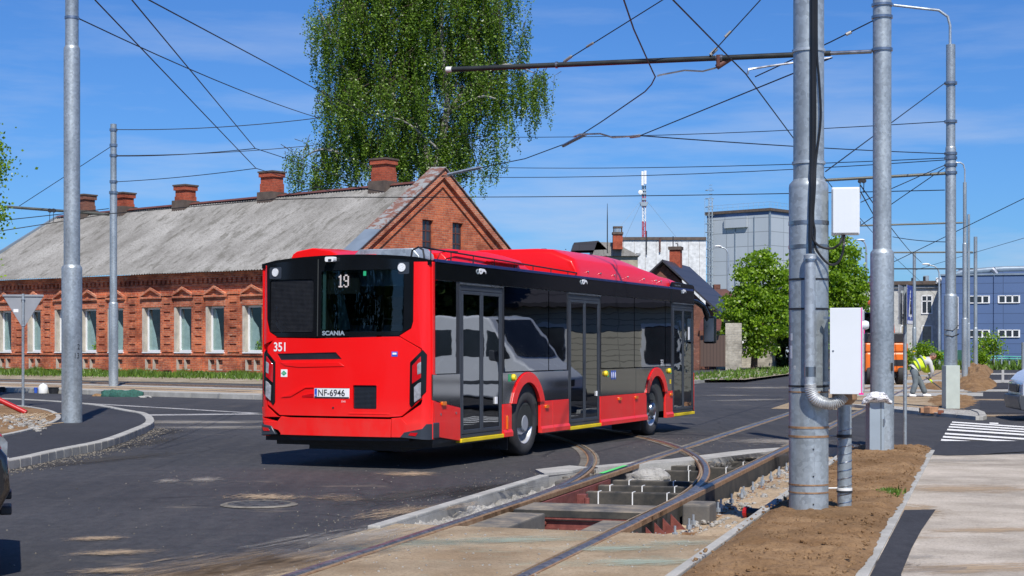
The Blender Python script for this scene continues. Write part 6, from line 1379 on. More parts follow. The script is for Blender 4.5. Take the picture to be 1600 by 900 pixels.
for (cx, cy, ex, ey, dp_) in ELL:
    ns = int(3700*ex*ey/tot)
    for i_ in range(ns):
        if i_ % 7 == 0: d = rng.normal(size=3); d /= np.linalg.norm(d); r_ = rng.uniform(.35, 1.12)**.6; cxx, cyy, cdd = cx+d[0]*ex*r_, cy+d[2]*ey*r_*.9, d[1]*dp_*2.3*r_
        px, py, dy = cxx+rng.normal()*9, cyy+rng.normal()*8, cdd+rng.normal()*.4
        base = np.array(L3(px, py, dy)); Ls = rng.uniform(.9, 2.6)*(1.4 if (cx > 740 and rng.random() < .35) or cy > 180 and rng.random() < .4 else 1)
        nl = int(Ls*34); t_ = np.linspace(0, 1, nl); drift = rng.normal(size=2)*.22
        q = base[None]+np.stack([drift[0]*t_+.04*np.sin(t_*7+d[0]*9), drift[1]*t_, -Ls*t_], 1)
        wdt = (.13-.07*t_)[:, None]; q = q+rng.normal(size=(nl, 3))*wdt*np.array([1, 1, .5]); P.append(q)
        if rng.random() < .55: tw.tube([tuple(base+np.array([-drift[0]*1.5, 0, .25])), tuple(base), tuple(base+np.array([drift[0]*.6, drift[1]*.6, -Ls*.6]))], [.022, .012, .006], 3, cap=False)
for px, py, Ls, n in [(770, 165, 5.2, 9), (783, 175, 3.8, 7), (800, 150, 3.2, 8), (762, 190, 3.6, 6), (838, 125, 2.4, 8), (850, 120, 2.0, 6), (820, 125, 2.6, 8), (728, 230, 2.2, 6), (716, 240, 1.6, 6), (560, 270, 1.2, 6), (520, 260, 1.3, 6), (490, 30, 2.5, 6), (500, 10, 3.0, 7), (510, 60, 3.5, 7), (484, 20, 1.8, 4)]:
    for _ in range(n):
        base = np.array(L3(px+rng.normal()*5, py+rng.normal()*6, rng.normal()*.6)); Lk = Ls*rng.uniform(.6, 1.05); nl = int(Lk*30); t_ = np.linspace(0, 1, nl)
        q = base[None]+np.stack([.07*np.sin(t_*6+px)+.0*t_, 0*t_, -Lk*t_], 1)+rng.normal(size=(nl, 3))*.075; P.append(q)
mb.build('trunk', M['birchbark'], bt, smooth=True); tw.build('twigs', M['bark'], bt)
P = np.concatenate(P); leaves('crown', 'birchleaf', P, .14, bt)
print('birch leaves', len(P))
# broadleaf trees
def lime(name, label, px, zt_, ybase, ell, mat='limeleaf', nclump=240, per=70, size=.20, group=None, trunk=.22, th=None, zb=.13):
    t = thing(name, label, 'tree', (X(px, zt_), zt_, zb), 0, group); x0 = X(px, zt_)
    f_ = lambda qx, qy, d=0: np.array([X(qx, zt_)-x0, d, H(qy, zt_)-zb])
    mb = MB(); cs = [f_(c[0], c[1]) for c in ell]
    top = f_(px+(4 if not th else th), min(c[1] for c in ell))
    mb.tube([(0, 0, -.2), (.05, 0, 1.0), (.16, .05, 2.2), tuple(top*.55+np.array([0, 0, 0])), tuple(top)], [trunk*1.2, trunk, trunk*.8, trunk*.5, .04], 9)
    for c in cs: mb.tube([(.12, 0, 1.7+.4*rng.random()), tuple((c+np.array([.12, 0, 1.8]))/2+rng.normal(size=3)*.15), tuple(c)], [trunk*.5, trunk*.3, .04], 6)
    P = []; tot = sum(c[2]*c[3] for c in ell)
    for (cx, cy, ex, ey) in ell:
        for _ in range(int(nclump*ex*ey/tot)):
            d = rng.normal(size=3); d /= np.linalg.norm(d); r_ = rng.uniform(.2, 1)**.5
            c = f_(cx+d[0]*ex*r_, cy+d[2]*ey*r_, d[1]*(ex/2500*zt_)*r_)
            if rng.random() < .25: mb.tube([tuple(f_(cx, cy)), tuple(c)], [.03, .01], 4, cap=False)
            g = rng.normal(size=(per, 3))*np.array([.30, .30, .13])*rng.uniform(.7, 1.3); g[:, 2] -= .25*(g[:, 0]**2+g[:, 1]**2); P.append(c+g)
    mb.build('trunk', M['bark'], t, smooth=True); leaves('crown', mat, np.concatenate(P), size, t, up=1.4, asp=.8); return t
lime('lime_tree', 'bright green lime tree by the kerb, left of the foreground pole', 1178, 110, 577, [(1185, 440, 38, 44), (1170, 480, 46, 36), (1205, 500, 38, 48), (1160, 510, 34, 22), (1222, 450, 24, 48), (1195, 410, 18, 18), (1150, 490, 22, 14), (1180, 540, 20, 14)], nclump=330, size=.21)
lime('lime_tree', 'big bright green tree behind the foreground pole and the white boxes', 1292, 118, 577, [(1290, 420, 48, 52), (1320, 440, 34, 60), (1265, 480, 40, 60), (1310, 510, 42, 45), (1330, 480, 24, 50), (1260, 400, 24, 30), (1305, 385, 30, 20)], nclump=420, size=.22)
lime('dark_tree', 'dark leaved tree low behind the lime tree trunk', 1222, 124, 577, [(1222, 540, 30, 34), (1240, 500, 30, 40)], 'darkleaf', nclump=160, size=.24)  # leaf colour darker than that of the lime trees
lime('edge_tree', 'tree with fresh leaves just entering the picture at the left edge', -28, 52, 640, [(-22, 225, 20, 28), (-28, 262, 28, 30), (-22, 325, 16, 26), (-60, 380, 40, 60), (-75, 300, 50, 90)], nclump=230, size=.12, per=50)
lime('young_tree', 'slender young tree in front of the blue building', 1551, 125, 568, [(1551, 530, 12, 18), (1556, 545, 14, 12), (1546, 552, 9, 8)], nclump=42, per=24, size=.17, trunk=.05, zb=0)
lime('young_tree', 'small bushy tree right of the pole in front of the blue building', 1534, 130, 566, [(1534, 538, 10, 12), (1528, 550, 8, 10)], nclump=24, per=24, size=.17, trunk=.05, zb=0)
for px, py, ex, ey, lab in [(1443, 548, 14, 12, 'green shrub behind the worker in front of the grey building'), (1534, 560, 9, 9, 'small green shrub at the foot of the lamp poles'), (1416, 556, 8, 10, 'green shrub beside the orange digger'), (1462, 556, 10, 6, 'low green shrub right of the worker')]:
    t = thing('shrub', lab, 'shrub', (X(px, 120), 120, 0)); P = rng.normal(size=(900, 3))*np.array([ex, ex, ey])*.5/2500*120; P[:, 2] += H(py, 120); leaves('foliage', 'limeleaf', P, .2, t, up=1)
    MB().tube([(0, 0, -.1), (0, 0, H(py, 120))], .04, 6).build('stem', M['bark'], t)
# grass along the brick house and on the far verge
def grass(P, hgt, label, w=.035):
    n = len(P); a = rng.uniform(0, 6.28, n); hh = hgt*rng.uniform(.3, 1, n)*(.6+.8*np.array([abs(noise.noise(Vector((p[0]*.8, p[1]*.8, 0))))*2 for p in P])); ln = rng.normal(size=(n, 2))*.3*hh[:, None]
    v = np.empty((n, 3, 3)); v[:, 0] = P+np.stack([np.cos(a)*w, np.sin(a)*w, 0*a], 1); v[:, 1] = P-np.stack([np.cos(a)*w, np.sin(a)*w, 0*a], 1); v[:, 2] = P+np.stack([ln[:, 0], ln[:, 1], hh], 1)
    me = bpy.data.meshes.new('grass'); me.from_pydata(v.reshape(-1, 3).tolist(), [], [(i*3, i*3+1, i*3+2) for i in range(n)]); me.materials.append(M['grass'])
    o = bpy.data.objects.new('grass', me); COL.objects.link(o); return stuff(o, label, 'grass')
n = 26000; t_ = rng.uniform(-1, 32, n); dd = np.abs(rng.normal(size=n))*.85+.05
Pg = np.stack([FO.x+FA.x*t_+FN.x*dd, FO.y+FA.y*t_+FN.y*dd, .33-.035*dd], 1); grass(Pg, .30, 'green grass growing along the foot of the brick house')
n = 900; Pg = np.stack([*np.array([G(px, py) for px, py in zip(rng.normal(1385, 9, n), rng.normal(779, 2.2, n))]).T, np.full(n, .05)], 1); grass(Pg[:, :3], .07, 'small tuft of weeds at the edge of the brown soil', .012)
n = 9000; px_ = rng.uniform(1395, 1640, n); Zs = rng.uniform(118, 165, n); Pg = np.stack([(px_-800)/2500*Zs, Zs, np.full(n, .02)], 1); grass(Pg, .5, 'green verge before the grey and blue buildings', .12)
n = 2500; s_ = rng.uniform(62, 130, n); nn2 = rng.uniform(8, 13, n); Pg = np.array([T(a, b_, .14) for a, b_ in zip(s_, nn2)]); grass(Pg, .22, 'thin dry grass on the verge by the dark roofed house', .06)

# ================================================================== FAR BUILDINGS
def pt(px, Z): return (X(px, Z), Z, 0)
TA = AT-math.pi/2     # local y runs along the street
# dark roofed house left of the lime tree: local x across, y away
D0 = (X(1036, 113), 113, .13)
dh = thing('dark_roof_house', 'small house with steep dark sheet roof and brick chimney, left of the lime tree', 'house', D0, TA)
zr_, ze, hw, ln = 7.75, 4.0, 4.1, 10.5
patch([(-hw, 0), (hw-.4, 0), (hw-.4, ze-.2), (0, zr_-.35), (-hw, ze-.4)], lambda a, b_, o_: (a, .25-o_, b_), -.3, 0).build('gable_wall', M['brickold'], dh)
MB().box(hw-.75, hw-.4, .55, ln, 0, ze-.3).box(-hw, hw-.4, ln-.3, ln, 0, ze-.3).build('side_wall', M['whitebrick'], dh)
for s_ in (1, -1):
    mb = MB(); x1 = s_*(hw+.15)
    mb.add([(0, -.25, zr_), (x1, -.25, ze-.15), (x1, ln, ze-.15), (0, ln, zr_), (0, -.25, zr_-.16), (x1, -.25, ze-.31), (x1, ln, ze-.31), (0, ln, zr_-.16)], [(0, 1, 2, 3), (4, 5, 6, 7), (0, 1, 5, 4), (1, 2, 6, 5), (2, 3, 7, 6), (3, 0, 4, 7)]).build('roof_slope', M['darkroof'], dh)
ch = MB().box(-.4, .4, 4.4, 5.2, 6, H(392, 118)).build('chimney', M['brickchim'], dh); MB().box(-.48, .48, 4.3, 5.3, H(394, 118), H(389, 118)).build('chimney_cap', M['cap'], ch)
MB().tube([(-.2, 4.8, H(390, 117)), (-.2, 4.8, H(371, 117))], .04, 6).tube([(.15, 4.8, H(390, 117)), (.15, 4.8, H(383, 117)), (0, 4.8, H(382, 117))], .04, 6).build('chimney_pipe', M['blackmat'], ch)
MB().box(-1.2, -.2, .1, .24, 1.2, 2.7).box(.9, 1.7, .1, .24, 4.6, 5.7).build('window', M['darkwin'], dh)
t = thing('annexe', 'brown sheet metal gate between brick piers with a small tin roof, behind the bus mirror', 'gate', (X(1084, 108), 108, .13), TA+R(6))
s_ = 108/2500
MB().box(0, 9*s_, -.2, .2, 0, H(515, 108)).build('brick_pier', M['brickold'], t); MB().box(10*s_, 49*s_, 0, .08, .25, H(527, 108)).build('gate_panel', M['browngate'], t)
MB().box(49*s_, 74*s_, .1, .4, 0, H(508, 108)).build('pale_wall', M['whitebrick'], t)
MB().add([(9*s_, -.5, H(520, 108)), (42*s_, -.5, H(520, 108)), (42*s_, 1.6, H(503, 108)), (9*s_, 1.6, H(503, 108)), (9*s_, -.5, H(518, 108)), (42*s_, -.5, H(518, 108)), (42*s_, 1.6, H(501, 108)), (9*s_, 1.6, H(501, 108))], [(0, 1, 2, 3), (4, 5, 6, 7), (0, 1, 5, 4), (2, 3, 7, 6), (0, 3, 7, 4), (1, 2, 6, 5)]).build('tin_roof', M['redtin'], t)
t = thing('white_brick_shed', 'low white brick building with dark lower openings behind the lime tree', 'building', (X(1136, 122), 122, .13), TA)
s_ = 122/2500
MB().box(0, 70*s_, 0, 5, 0, H(510, 122)).build('wall', M['whitebrick'], t); MB().box(-.2, 72*s_, -.4, 5.2, H(510, 122), H(505, 122)).build('roof', M['redtin'], t)
for k in range(4): MB().box((6+k*9)*s_, (12+k*9)*s_, -.03, .02, H(552, 122), H(542, 122)).build('window', M['darkwin'], t); MB().box((4+k*10)*s_, (9+k*10)*s_, -.10, .0, H(540, 122), H(515, 122)).build('white_shutter', M['white'], t)
t = thing('red_roof_house', 'dark red tin roof with a small dark chimney just above the lime tree, left side', 'house', (X(1112, 135), 135, 0), 0)
s_ = 135/2500
MB().add([(0, 0, 0), (62*s_, 0, 0), (62*s_, 4, 0), (0, 4, 0), (0, 0, H(478, 135)), (62*s_, 0, H(478, 135)), (62*s_, 4, H(478, 135)), (0, 4, H(478, 135))], [(0, 1, 5, 4), (1, 2, 6, 5), (3, 0, 4, 7), (2, 3, 7, 6)]).build('wall', M['cream'], t)
MB().add([(0, -.4, H(452, 135)), (22*s_, -.4, H(452, 135)), (66*s_, -.6, H(484, 135)), (0, -.6, H(484, 135)), (0, 4.2, H(452, 135)), (22*s_, 4.2, H(452, 135)), (66*s_, 4.3, H(484, 135)), (0, 4.3, H(484, 135))], [(0, 1, 2, 3), (4, 5, 6, 7), (0, 1, 5, 4), (1, 2, 6, 5), (3, 2, 6, 7)]).build('roof', M['redtin'], t)
MB().box(5*s_, 15*s_, .5, 1.3, 3, H(444, 135)).build('chimney', M['brickold'], t)
# white block with mast
wb = thing('white_block', 'plain pale windowless block behind the bus front, a telecom mast beyond it', 'building', (X(972, 170), 170, 0), 0)
s_ = 170/2500
MB().box(0, 131*s_, 0, 9, 0, H(375, 170)).build('wall', M['offwhite'], wb); MB().box(-.2, 131.5*s_, -.15, 9.1, H(375, 170), H(370.5, 170)).build('parapet', M['cap'], wb)
MB().box(-45*s_, 0, 1.5, 8, 0, H(388, 170)).build('side_wall', M['greywall'], wb); MB().box(-72*s_, -.0, 1.3, 8.2, H(388, 170), H(379, 170)).build('side_roof', M['flash'], wb)
MB().box(-45*s_, -2*s_, 1.3, 1.5, H(386, 170), H(383, 170)).build('metal_strip', M['flash'], wb)
for dx, y0, y1, w_ in ((-6.5, 376, 354, .25), (-3.5, 372, 352, .22)): MB().tube([(dx*s_, 2, H(y0+4, 170)), (dx*s_, 2, H(y1, 170))], w_*.7, 8).build('vent_pipe', M['galv2'], wb)
MB().tube([(38*s_, -.2, H(398, 170)), (38*s_, -.2, H(361, 170))], .06, 5).build('antenna_rod', M['blackmat'], wb); MB().tube([(59*s_, -.15, H(394, 170)), (59*s_, -.15, H(372, 170))], .09, 5).build('down_pipe', M['redtin'], wb)
MB().tube([(22*s_, -.1, H(404, 170)), (22*s_, -.1, H(396, 170)), (29*s_, -.1, H(397, 170))], .04, 4).build('wall_bracket', M['blackmat'], wb)
for k in range(8): MB().box((2+k*17)*s_, (2.3+k*17)*s_, -.02, .01, 0, H(376, 170)).build('wall_joint', M['cap'], wb)
ms = thing('telecom_mast', 'red and white lattice telecom mast with panel antennas on top', 'mast', (X(1006, 200), 200, 0), 0)
s_ = 200/2500; zb_ = 0; zt = H(283, 200)
segs = [(375, 346, 'redpipe'), (346, 325, 'white'), (325, 305, 'redpipe'), (305, 290, 'blackmat')]
for y0, y1, m in [(560, 375, 'white')]+segs:
    mb = MB(); za, zb_ = H(y0, 200), H(y1, 200)
    for dx, dy in ((-.2, -.15), (.2, -.15), (0, .22)): mb.tube([(dx, dy, za), (dx, dy, zb_)], .06, 5)
    k = max(2, int((zb_-za)/.45))
    for i in range(k):
        z0, z1 = za+(zb_-za)*i/k, za+(zb_-za)*(i+1)/k; a, b_ = ((-.2, -.15), (.2, -.15)) if i % 2 else ((.2, -.15), (-.2, -.15)); mb.tube([(*a, z0), (*b_, z1)], .03, 4)
    mb.build('mast_section', M[m], ms)
MB().box(-.33, -.03, -.2, .1, H(290, 200), H(268, 200)).box(.02, .32, -.2, .1, H(288, 200), H(267, 200)).build('panel_antenna', M['white'], ms, bevel=.04)
for y, w_ in ((296, .5), (301, .6), (316, .95), (319, .8), (310, .5)): MB().box(-w_/2, w_/2, -.35, .35, H(y+3, 200), H(y, 200)).build('radio_unit', M['cabgrey'], ms)
MB().lathe([(0, -.1), (.28, -.05), (.3, .1), (0, .12)], 12, Matrix.Translation((-.45, -.4, H(301, 200))), 'Y').build('dish', M['white'], ms)
for px_, y in ((1060, 375), (975, 375), (945, 385)): MB().tube([(0, 0, H(308, 200)), (X(px_, 200)-X(1006, 200), 0, H(y, 200))], .018, 3).build('guy_wire', M['cabgrey'], ms)
t = thing('hooded_chimney_house', 'low roofs with an arched brick chimney and a thin aerial, above the bus roof', 'house', (X(905, 150), 150, 0), 0)
s_ = 150/2500
MB().add([(28*s_, 0, H(378, 150)), (55*s_, 0, H(379, 150)), (95*s_, 0, H(400, 150)), (20*s_, 0, H(400, 150)), (28*s_, 5, H(378, 150)), (55*s_, 5, H(379, 150)), (95*s_, 5, H(400, 150)), (20*s_, 5, H(400, 150))], [(0, 1, 2, 3), (4, 5, 6, 7), (0, 1, 5, 4), (1, 2, 6, 5), (0, 3, 7, 4)]).build('grey_roof', M['asbestos'], t)
MB().box(0, 92*s_, .3, 5, 0, H(399, 150)).build('wall', M['cream'], t)
MB().add([(-8*s_, 0, H(379, 150)), (30*s_, 0, H(376, 150)), (44*s_, 0, H(390, 150)), (-12*s_, 0, H(392, 150)), (-8*s_, 4, H(379, 150)), (30*s_, 4, H(376, 150)), (44*s_, 4, H(390, 150)), (-12*s_, 4, H(392, 150))], [(0, 1, 2, 3), (4, 5, 6, 7), (0, 1, 5, 4), (1, 2, 6, 5), (0, 3, 7, 4)]).build('dark_roof', M['darkroof'], t)
c_ = MB().box(52*s_, 67*s_, -.8, 0, H(390, 150), H(367, 150)).build('chimney', M['brickchim'], t)
MB().box(51*s_, 68*s_, -.9, .1, H(367, 150), H(363.5, 150)).box(53*s_, 54.5*s_, -.8, 0, H(363.5, 150), H(356, 150)).box(65*s_, 66.5*s_, -.8, 0, H(363.5, 150), H(356, 150)).box(52.5*s_, 67*s_, -.85, .05, H(357, 150), H(354.5, 150)).build('chimney_hood', M['cap'], c_)
MB().tube([(44*s_, 0, H(395, 150)), (44*s_, 0, H(345, 150)), (44*s_, 0, H(318, 150))], [.06, .05, .02], 5).build('aerial', M['blackmat'], t)
# tall grey tower
C0 = (X(1203, 260), 260, 0)
tw_ = thing('grey_tower', 'tall windowless grey clad tower with a roof rail and caged ladder', 'tower', C0, math.atan2(-.66, .75) if False else math.atan2(.66, -.75))
# local x = (-.75,.66) left face ; local y = (-.66,-.75) -> body at y<0
Lx = 12.3; hh = H(325, 260)
MB().box(0, Lx, -14, 0, 0, hh-1.0).build('clad_wall', M['towerpanel'], tw_)
MB().box(-.3, Lx+.3, -14.3, .3, hh-.45, hh).build('roof_edge', M['cap'], tw_); MB().box(-.02, Lx+.02, -14.02, .02, hh-1.0, hh-.45).build('blue_band', M['bluepanel'], tw_)
MB().box(4.2, 8.6, 0, .5, hh-2.9, hh-1.1).build('hatch_box', M['towerpanel'], tw_)
for x in (2.9, 6.6): MB().box(x, x+.12, 0, .15, 0, hh-1.2).build('down_pipe', M['flash'], tw_)
MB().box(-.12, .12, -.12, .12, 0, hh-.5).build('corner_trim', M['flash'], tw_)
ld = MB()
for x in (10.9, 11.5): ld.tube([(x, .5, 6), (x, .5, hh+2.2)], .07, 4)
for i in range(46): ld.tube([(10.9, .5, 6.4+i*.5), (11.5, .5, 6.4+i*.5)], .04, 4)
for i in range(16): z = 7+i*1.4; ld.tube([(10.6, .5, z), (10.5, 1.1, z), (11.2, 1.5, z), (11.9, 1.1, z), (11.8, .5, z)], .05, 4)
for x in (10.5, 11.2, 11.9): ld.tube([(x, 1.2, 7), (x, 1.2, hh+2.2)], .045, 4)
ld.build('ladder', M['cabgrey'], tw_)
rr_ = MB()
for i in range(13): rr_.tube([(i, .2, hh), (i, .2, hh+1.0)], .02, 4); rr_.tube([(-.2, -i, hh), (-.2, -i, hh+1.0)], .02, 4)
rr_.tube([(-.2, -13, hh+1), (-.2, .2, hh+1), (12.3, .2, hh+1)], .02, 4).tube([(-.2, -13, hh+.5), (-.2, .2, hh+.5), (12.3, .2, hh+.5)], .015, 4); rr_.build('roof_rail', M['cabgrey'], tw_)
# grey two storey building and blue building
gb = thing('grey_building', 'pale grey two storey building with white framed windows, behind the worker', 'building', (X(1340, 178), 178, 0), TA)
s_ = 178/2500*.985
MB().box(0, 134*s_, 0, 9, 0, H(447, 180)).build('wall', M['greywall'], gb); MB().box(-.3, 134*s_, -.5, 9.4, H(447, 180), H(441.5, 180)).build('roof_edge', M['cap'], gb)
MB().box(-.1, 134*s_, -.25, 0, H(452, 180), H(450, 180)).build('cornice', M['greywall'], gb)
for x0, x1 in ((10, 27), (33, 50), (66, 74), (98, 115), (128, 133.8)):
    for y0, y1, lower in ((463, 492, 0), (509, 538, 1)):
        w = MB().box(x0*s_, x0*s_+.12, -.04, .06, H(y1, 180), H(y0, 180)).box(x1*s_-.12, x1*s_, -.04, .06, H(y1, 180), H(y0, 180)).box(x0*s_, x1*s_, -.04, .06, H(y0+1.7, 180), H(y0, 180)).box(x0*s_, x1*s_, -.10, .06, H(y1, 180), H(y1-1.7, 180))
        if not lower: w.box((x0+x1)/2*s_-.05, (x0+x1)/2*s_+.05, -.04, .06, H(y1, 180), H(y0, 180)).box(x0*s_, x1*s_, -.04, .06, H(y0+10, 180), H(y0+8.5, 180))
        w = w.build('window', M['white'], gb); MB().box(x0*s_+.05, x1*s_-.05, -.02, .02, H(y1-1, 180), H(y0+1, 180)).build('shutter' if lower else 'pane', M['cream'] if lower else M['darkwin'], w)
MB().box(100*s_, 108*s_, 2, 3.2, H(442, 180), H(432, 180)).build('roof_vent', M['cabgrey'], gb)
ac = MB().box(120*s_, 130*s_, -.6, 0, H(446, 180), H(437, 180)).build('air_conditioner', M['white'], gb, bevel=.05); MB().lathe([(.22, -.62), (.28, -.62), (.28, -.6)], 14, Matrix.Translation((124*s_, 0, H(441.5, 180))), 'Y').build('fan_grille', M['blackmat'], ac)
for x, y in ((84, 436), (87, 433), (102, 434)): MB().tube([(x*s_, 1, H(446, 180)), (x*s_, 1, H(y, 180))], .16, 6).build('roof_pipe', M['blackmat'], gb)
bb = thing('blue_building', 'blue clad industrial building with two rows of triple windows at the right edge', 'building', (X(1471, 168), 168, 0), TA)
s_ = 168/2500*.95
MB().box(0, 190*s_, 0, 14, 0, H(431, 168)).build('clad_wall', M['bluepanel'], bb); MB().box(-.1, 190*s_, -.12, 14, H(431, 168), H(428.5, 168)).build('roof_edge', M['flash'], bb)
for x0, x1 in ((44, 75), (90, 122), (136, 168)):
    for y0, y1 in ((462.5, 474.5), (515.5, 527.5)):
        w = MB()
        for k in range(4): x = x0+(x1-x0)*k/3; w.box(x*s_-.08, x*s_+.08, -.08, .05, H(y1, 168), H(y0, 168))
        w.box(x0*s_, x1*s_, -.08, .05, H(y0+1.2, 168), H(y0, 168)).box(x0*s_, x1*s_, -.12, .05, H(y1, 168), H(y1-1.3, 168))
        w = w.build('window', M['white'], bb); MB().box(x0*s_, x1*s_, -.03, .02, H(y1, 168), H(y0, 168)).build('pane', M['darkwin'], w)
w = MB().box(24*s_, 27*s_, -.08, .05, H(514, 168), H(464, 168)).build('window', M['white'], bb); MB().box(22.6*s_, 26*s_, -.1, .02, H(513, 168), H(465, 168)).build('pane', M['darkwin'], w)
MB().box(82.4*s_, 83.6*s_, -.15, 0, 0, H(431, 168)).build('down_pipe', M['bluepanel'], bb)
MB().tube([(24*s_, 2, H(427, 168)), (34*s_, 2, H(424, 168)), (80*s_, 2, H(421, 168)), (100*s_, 2, H(420, 168)), (190*s_, 2, H(420, 168))], .3, 10).build('roof_duct', M['flash'], bb, smooth=True)
MB().box(26*s_, 80*s_, 3, 6, H(431, 168), H(419, 168)).box(90*s_, 190*s_, 3.5, 9, H(431, 168), H(418, 168)).build('roof_plant', M['bluepanel'], bb)
MB().tube([(80*s_, 1.6, H(420, 168)), (84*s_, 1.6, H(424, 168)), (87*s_, 1.6, H(428, 168))], .28, 8).build('duct_elbow', M['chrome'], bb, smooth=True)
rl_ = thing('turquoise_railing', 'turquoise pipe railing on the verge before the blue building', 'railing', (X(1541, 128), 128, 0))
s_ = 128/2500
for i, px_ in enumerate(range(0, 110, 12)): MB().tube([(px_*s_, 0, 0), (px_*s_, 0, H(558, 128))], .06, 6).build('post', M['cabgrey'], rl_)
for y in (557, 560.5): MB().tube([(0, 0, H(y, 128)), (30*s_, 0, H(y, 128)), (110*s_, -1.5, H(y+2, 128))], .05, 6).build('rail', M['turquoise'], rl_)
rl_ = thing('turquoise_railing', 'short sloping turquoise stair railing between the grey and blue buildings', 'railing', (X(1466, 150), 150, 0)); s_ = 150/2500
for y in (0, 4): MB().tube([(0, 0, H(563+y, 150)), (14*s_, 0, H(548+y, 150)), (30*s_, 0, H(548+y, 150))], .07, 6).build('rail', M['turquoise'], rl_)
for px_ in (1, 6, 12, 20, 29): MB().tube([(px_*s_, 0, 0), (px_*s_, 0, H(563-min(px_, 14)*1.07, 150))], .05, 5).build('post', M['turquoise'], rl_)
gf = thing('garden_fence', 'dark green mesh fence strip behind the worker', 'fence', (X(1455, 155), 155, 0)); s_ = 155/2500
MB().box(0, 60*s_, 0, .06, 0, H(547, 155)).build('panel', M['greennet'], gf)

# ================================================================== things reflected in the bus side, right of the picture
sh = thing('siding_house', 'cream weatherboarded house standing right of the street, seen mirrored in the bus', 'house', (22.8, 50.5, 0), math.atan2(-.64, .77))
# local x = (.77,-.64); front normal = local -y
MB().box(-5.0, 5.5, 0, 6, 0, 3.3).build('wall', M['siding'], sh)
for x in (-1.6, 2.6): w = MB().box(x-.75, x+.75, -.06, .05, .9, 2.5).build('window', M['white'], sh); MB().box(x-.62, x+.62, -.08, -.03, 1.02, 2.38).build('pane', M['darkwin'], w)
for s2 in (1, -1):
    y0 = -.5 if s2 == 1 else 6.5
    MB().add([(-5.3, y0, 3.1), (5.8, y0, 3.1), (5.8, 3, 5.6), (-5.3, 3, 5.6), (-5.3, y0, 3.25), (5.8, y0, 3.25), (5.8, 3, 5.75), (-5.3, 3, 5.75)], [(0, 1, 2, 3), (4, 5, 6, 7), (0, 1, 5, 4), (0, 3, 7, 4), (1, 2, 6, 5)]).build('roof_slope', M['darkroof'], sh)
for i, (x, y, r_) in enumerate([(24, 41, 3.2), (29, 46, 3.6), (33, 52, 4), (26.5, 61, 3.4), (31, 68, 4), (34, 62, 4), (30, 38, 3.5), (36, 44, 4)]):
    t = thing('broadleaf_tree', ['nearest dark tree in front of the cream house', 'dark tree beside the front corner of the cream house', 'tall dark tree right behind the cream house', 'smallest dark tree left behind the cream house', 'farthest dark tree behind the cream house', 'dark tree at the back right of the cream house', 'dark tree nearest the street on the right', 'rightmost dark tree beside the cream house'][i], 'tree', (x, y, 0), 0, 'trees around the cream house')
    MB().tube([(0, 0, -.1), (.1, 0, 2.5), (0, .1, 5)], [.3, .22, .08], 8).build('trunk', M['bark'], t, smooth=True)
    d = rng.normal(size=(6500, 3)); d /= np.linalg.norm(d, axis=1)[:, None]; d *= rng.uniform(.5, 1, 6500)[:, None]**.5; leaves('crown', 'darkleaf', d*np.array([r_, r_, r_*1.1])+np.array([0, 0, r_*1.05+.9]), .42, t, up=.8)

for i, (x, y, r_) in enumerate([(-34, 3, 4.2), (-39, 12, 4.5), (-30, -7, 4), (-25, -16, 4), (-43, 22, 4.5), (-37, -3, 5)]):
    t = thing('broadleaf_tree', ['first', 'second', 'third', 'fourth', 'fifth', 'sixth'][i]+' tree of the row behind the left pavement, outside the picture', 'tree', (x, y, 0), 0, 'tree row behind the left pavement')
    MB().tube([(0, 0, -.1), (.1, 0, 2.5), (0, .1, 5)], [.3, .22, .08], 8).build('trunk', M['bark'], t, smooth=True)
    d = rng.normal(size=(6500, 3)); d /= np.linalg.norm(d, axis=1)[:, None]; d *= rng.uniform(.5, 1, 6500)[:, None]**.5; leaves('crown', 'darkleaf', d*np.array([r_, r_, r_*1.1])+np.array([0, 0, r_*1.05+.6]), .42, t, up=.8)

# ================================================================== VEHICLES
def prof_solid(out, w, name, mat, par, bevel=.08, y0=None):
    hwid = w/2
    return patch(out, lambda a, b_, o_: (a, o_, b_), -hwid, hwid).build(name, M[mat], par, bevel=bevel, seg=4, smooth=True, auto=25)
def carwheel(x, y, r, par, flip):
    w = thing('wheel', None, None, (x, y, r), R(180) if flip else 0); w.parent = par
    MB().lathe([(r*.62, .02), (r*.66, -.02), (r*.9, -.02), (r, .02), (r, .19), (r*.9, .22), (r*.62, .22)], 32, ax='Y').build('tyre', M['rubber'], w, smooth=True)
    MB().lathe([(r*.64, .0), (r*.58, .01), (r*.5, .06), (r*.2, .03), (r*.15, .0), (0, .0)], 24, ax='Y').build('rim', M['rimsilver'], w, smooth=True); return w
vh = R(172); 
nose = Vector((10.55, 34.7, 0)); hd_ = Vector((math.cos(vh), math.sin(vh), 0))
van = thing('white_van', 'white panel van entering at the right edge behind the zebra crossing, nose to the left', 'van', tuple(nose-hd_*2.75+Vector((.62, .95, 0))), vh)
vp = [(-2.7, .32), (-2.72, 1.2), (-2.62, 2.25), (-2.45, 2.40), (.9, 2.42), (1.12, 2.36), (1.95, 1.32), (2.55, 1.02), (2.72, .82), (2.75, .45), (2.68, .26), (2.3, .24)]
wa = lambda cx: [(cx+.42*math.cos(t), max(.30, .34+.42*math.sin(t))) for t in np.linspace(0, math.pi, 12)]
vp2 = [(-2.7, .34), (-2.72, 1.2), (-2.62, 2.25), (-2.45, 2.40), (.9, 2.42), (1.12, 2.36), (1.95, 1.32), (2.52, 1.04), (2.70, .84), (2.72, .5), (2.60, .3)]+wa(1.85)+wa(-1.55)
prof_solid(vp2, 1.92, 'body', 'vanpaint', van, .11)
MB().box(-2.3, 2.3, -.8, .8, .3, .5).build('underbody', M['blackmat'], van)
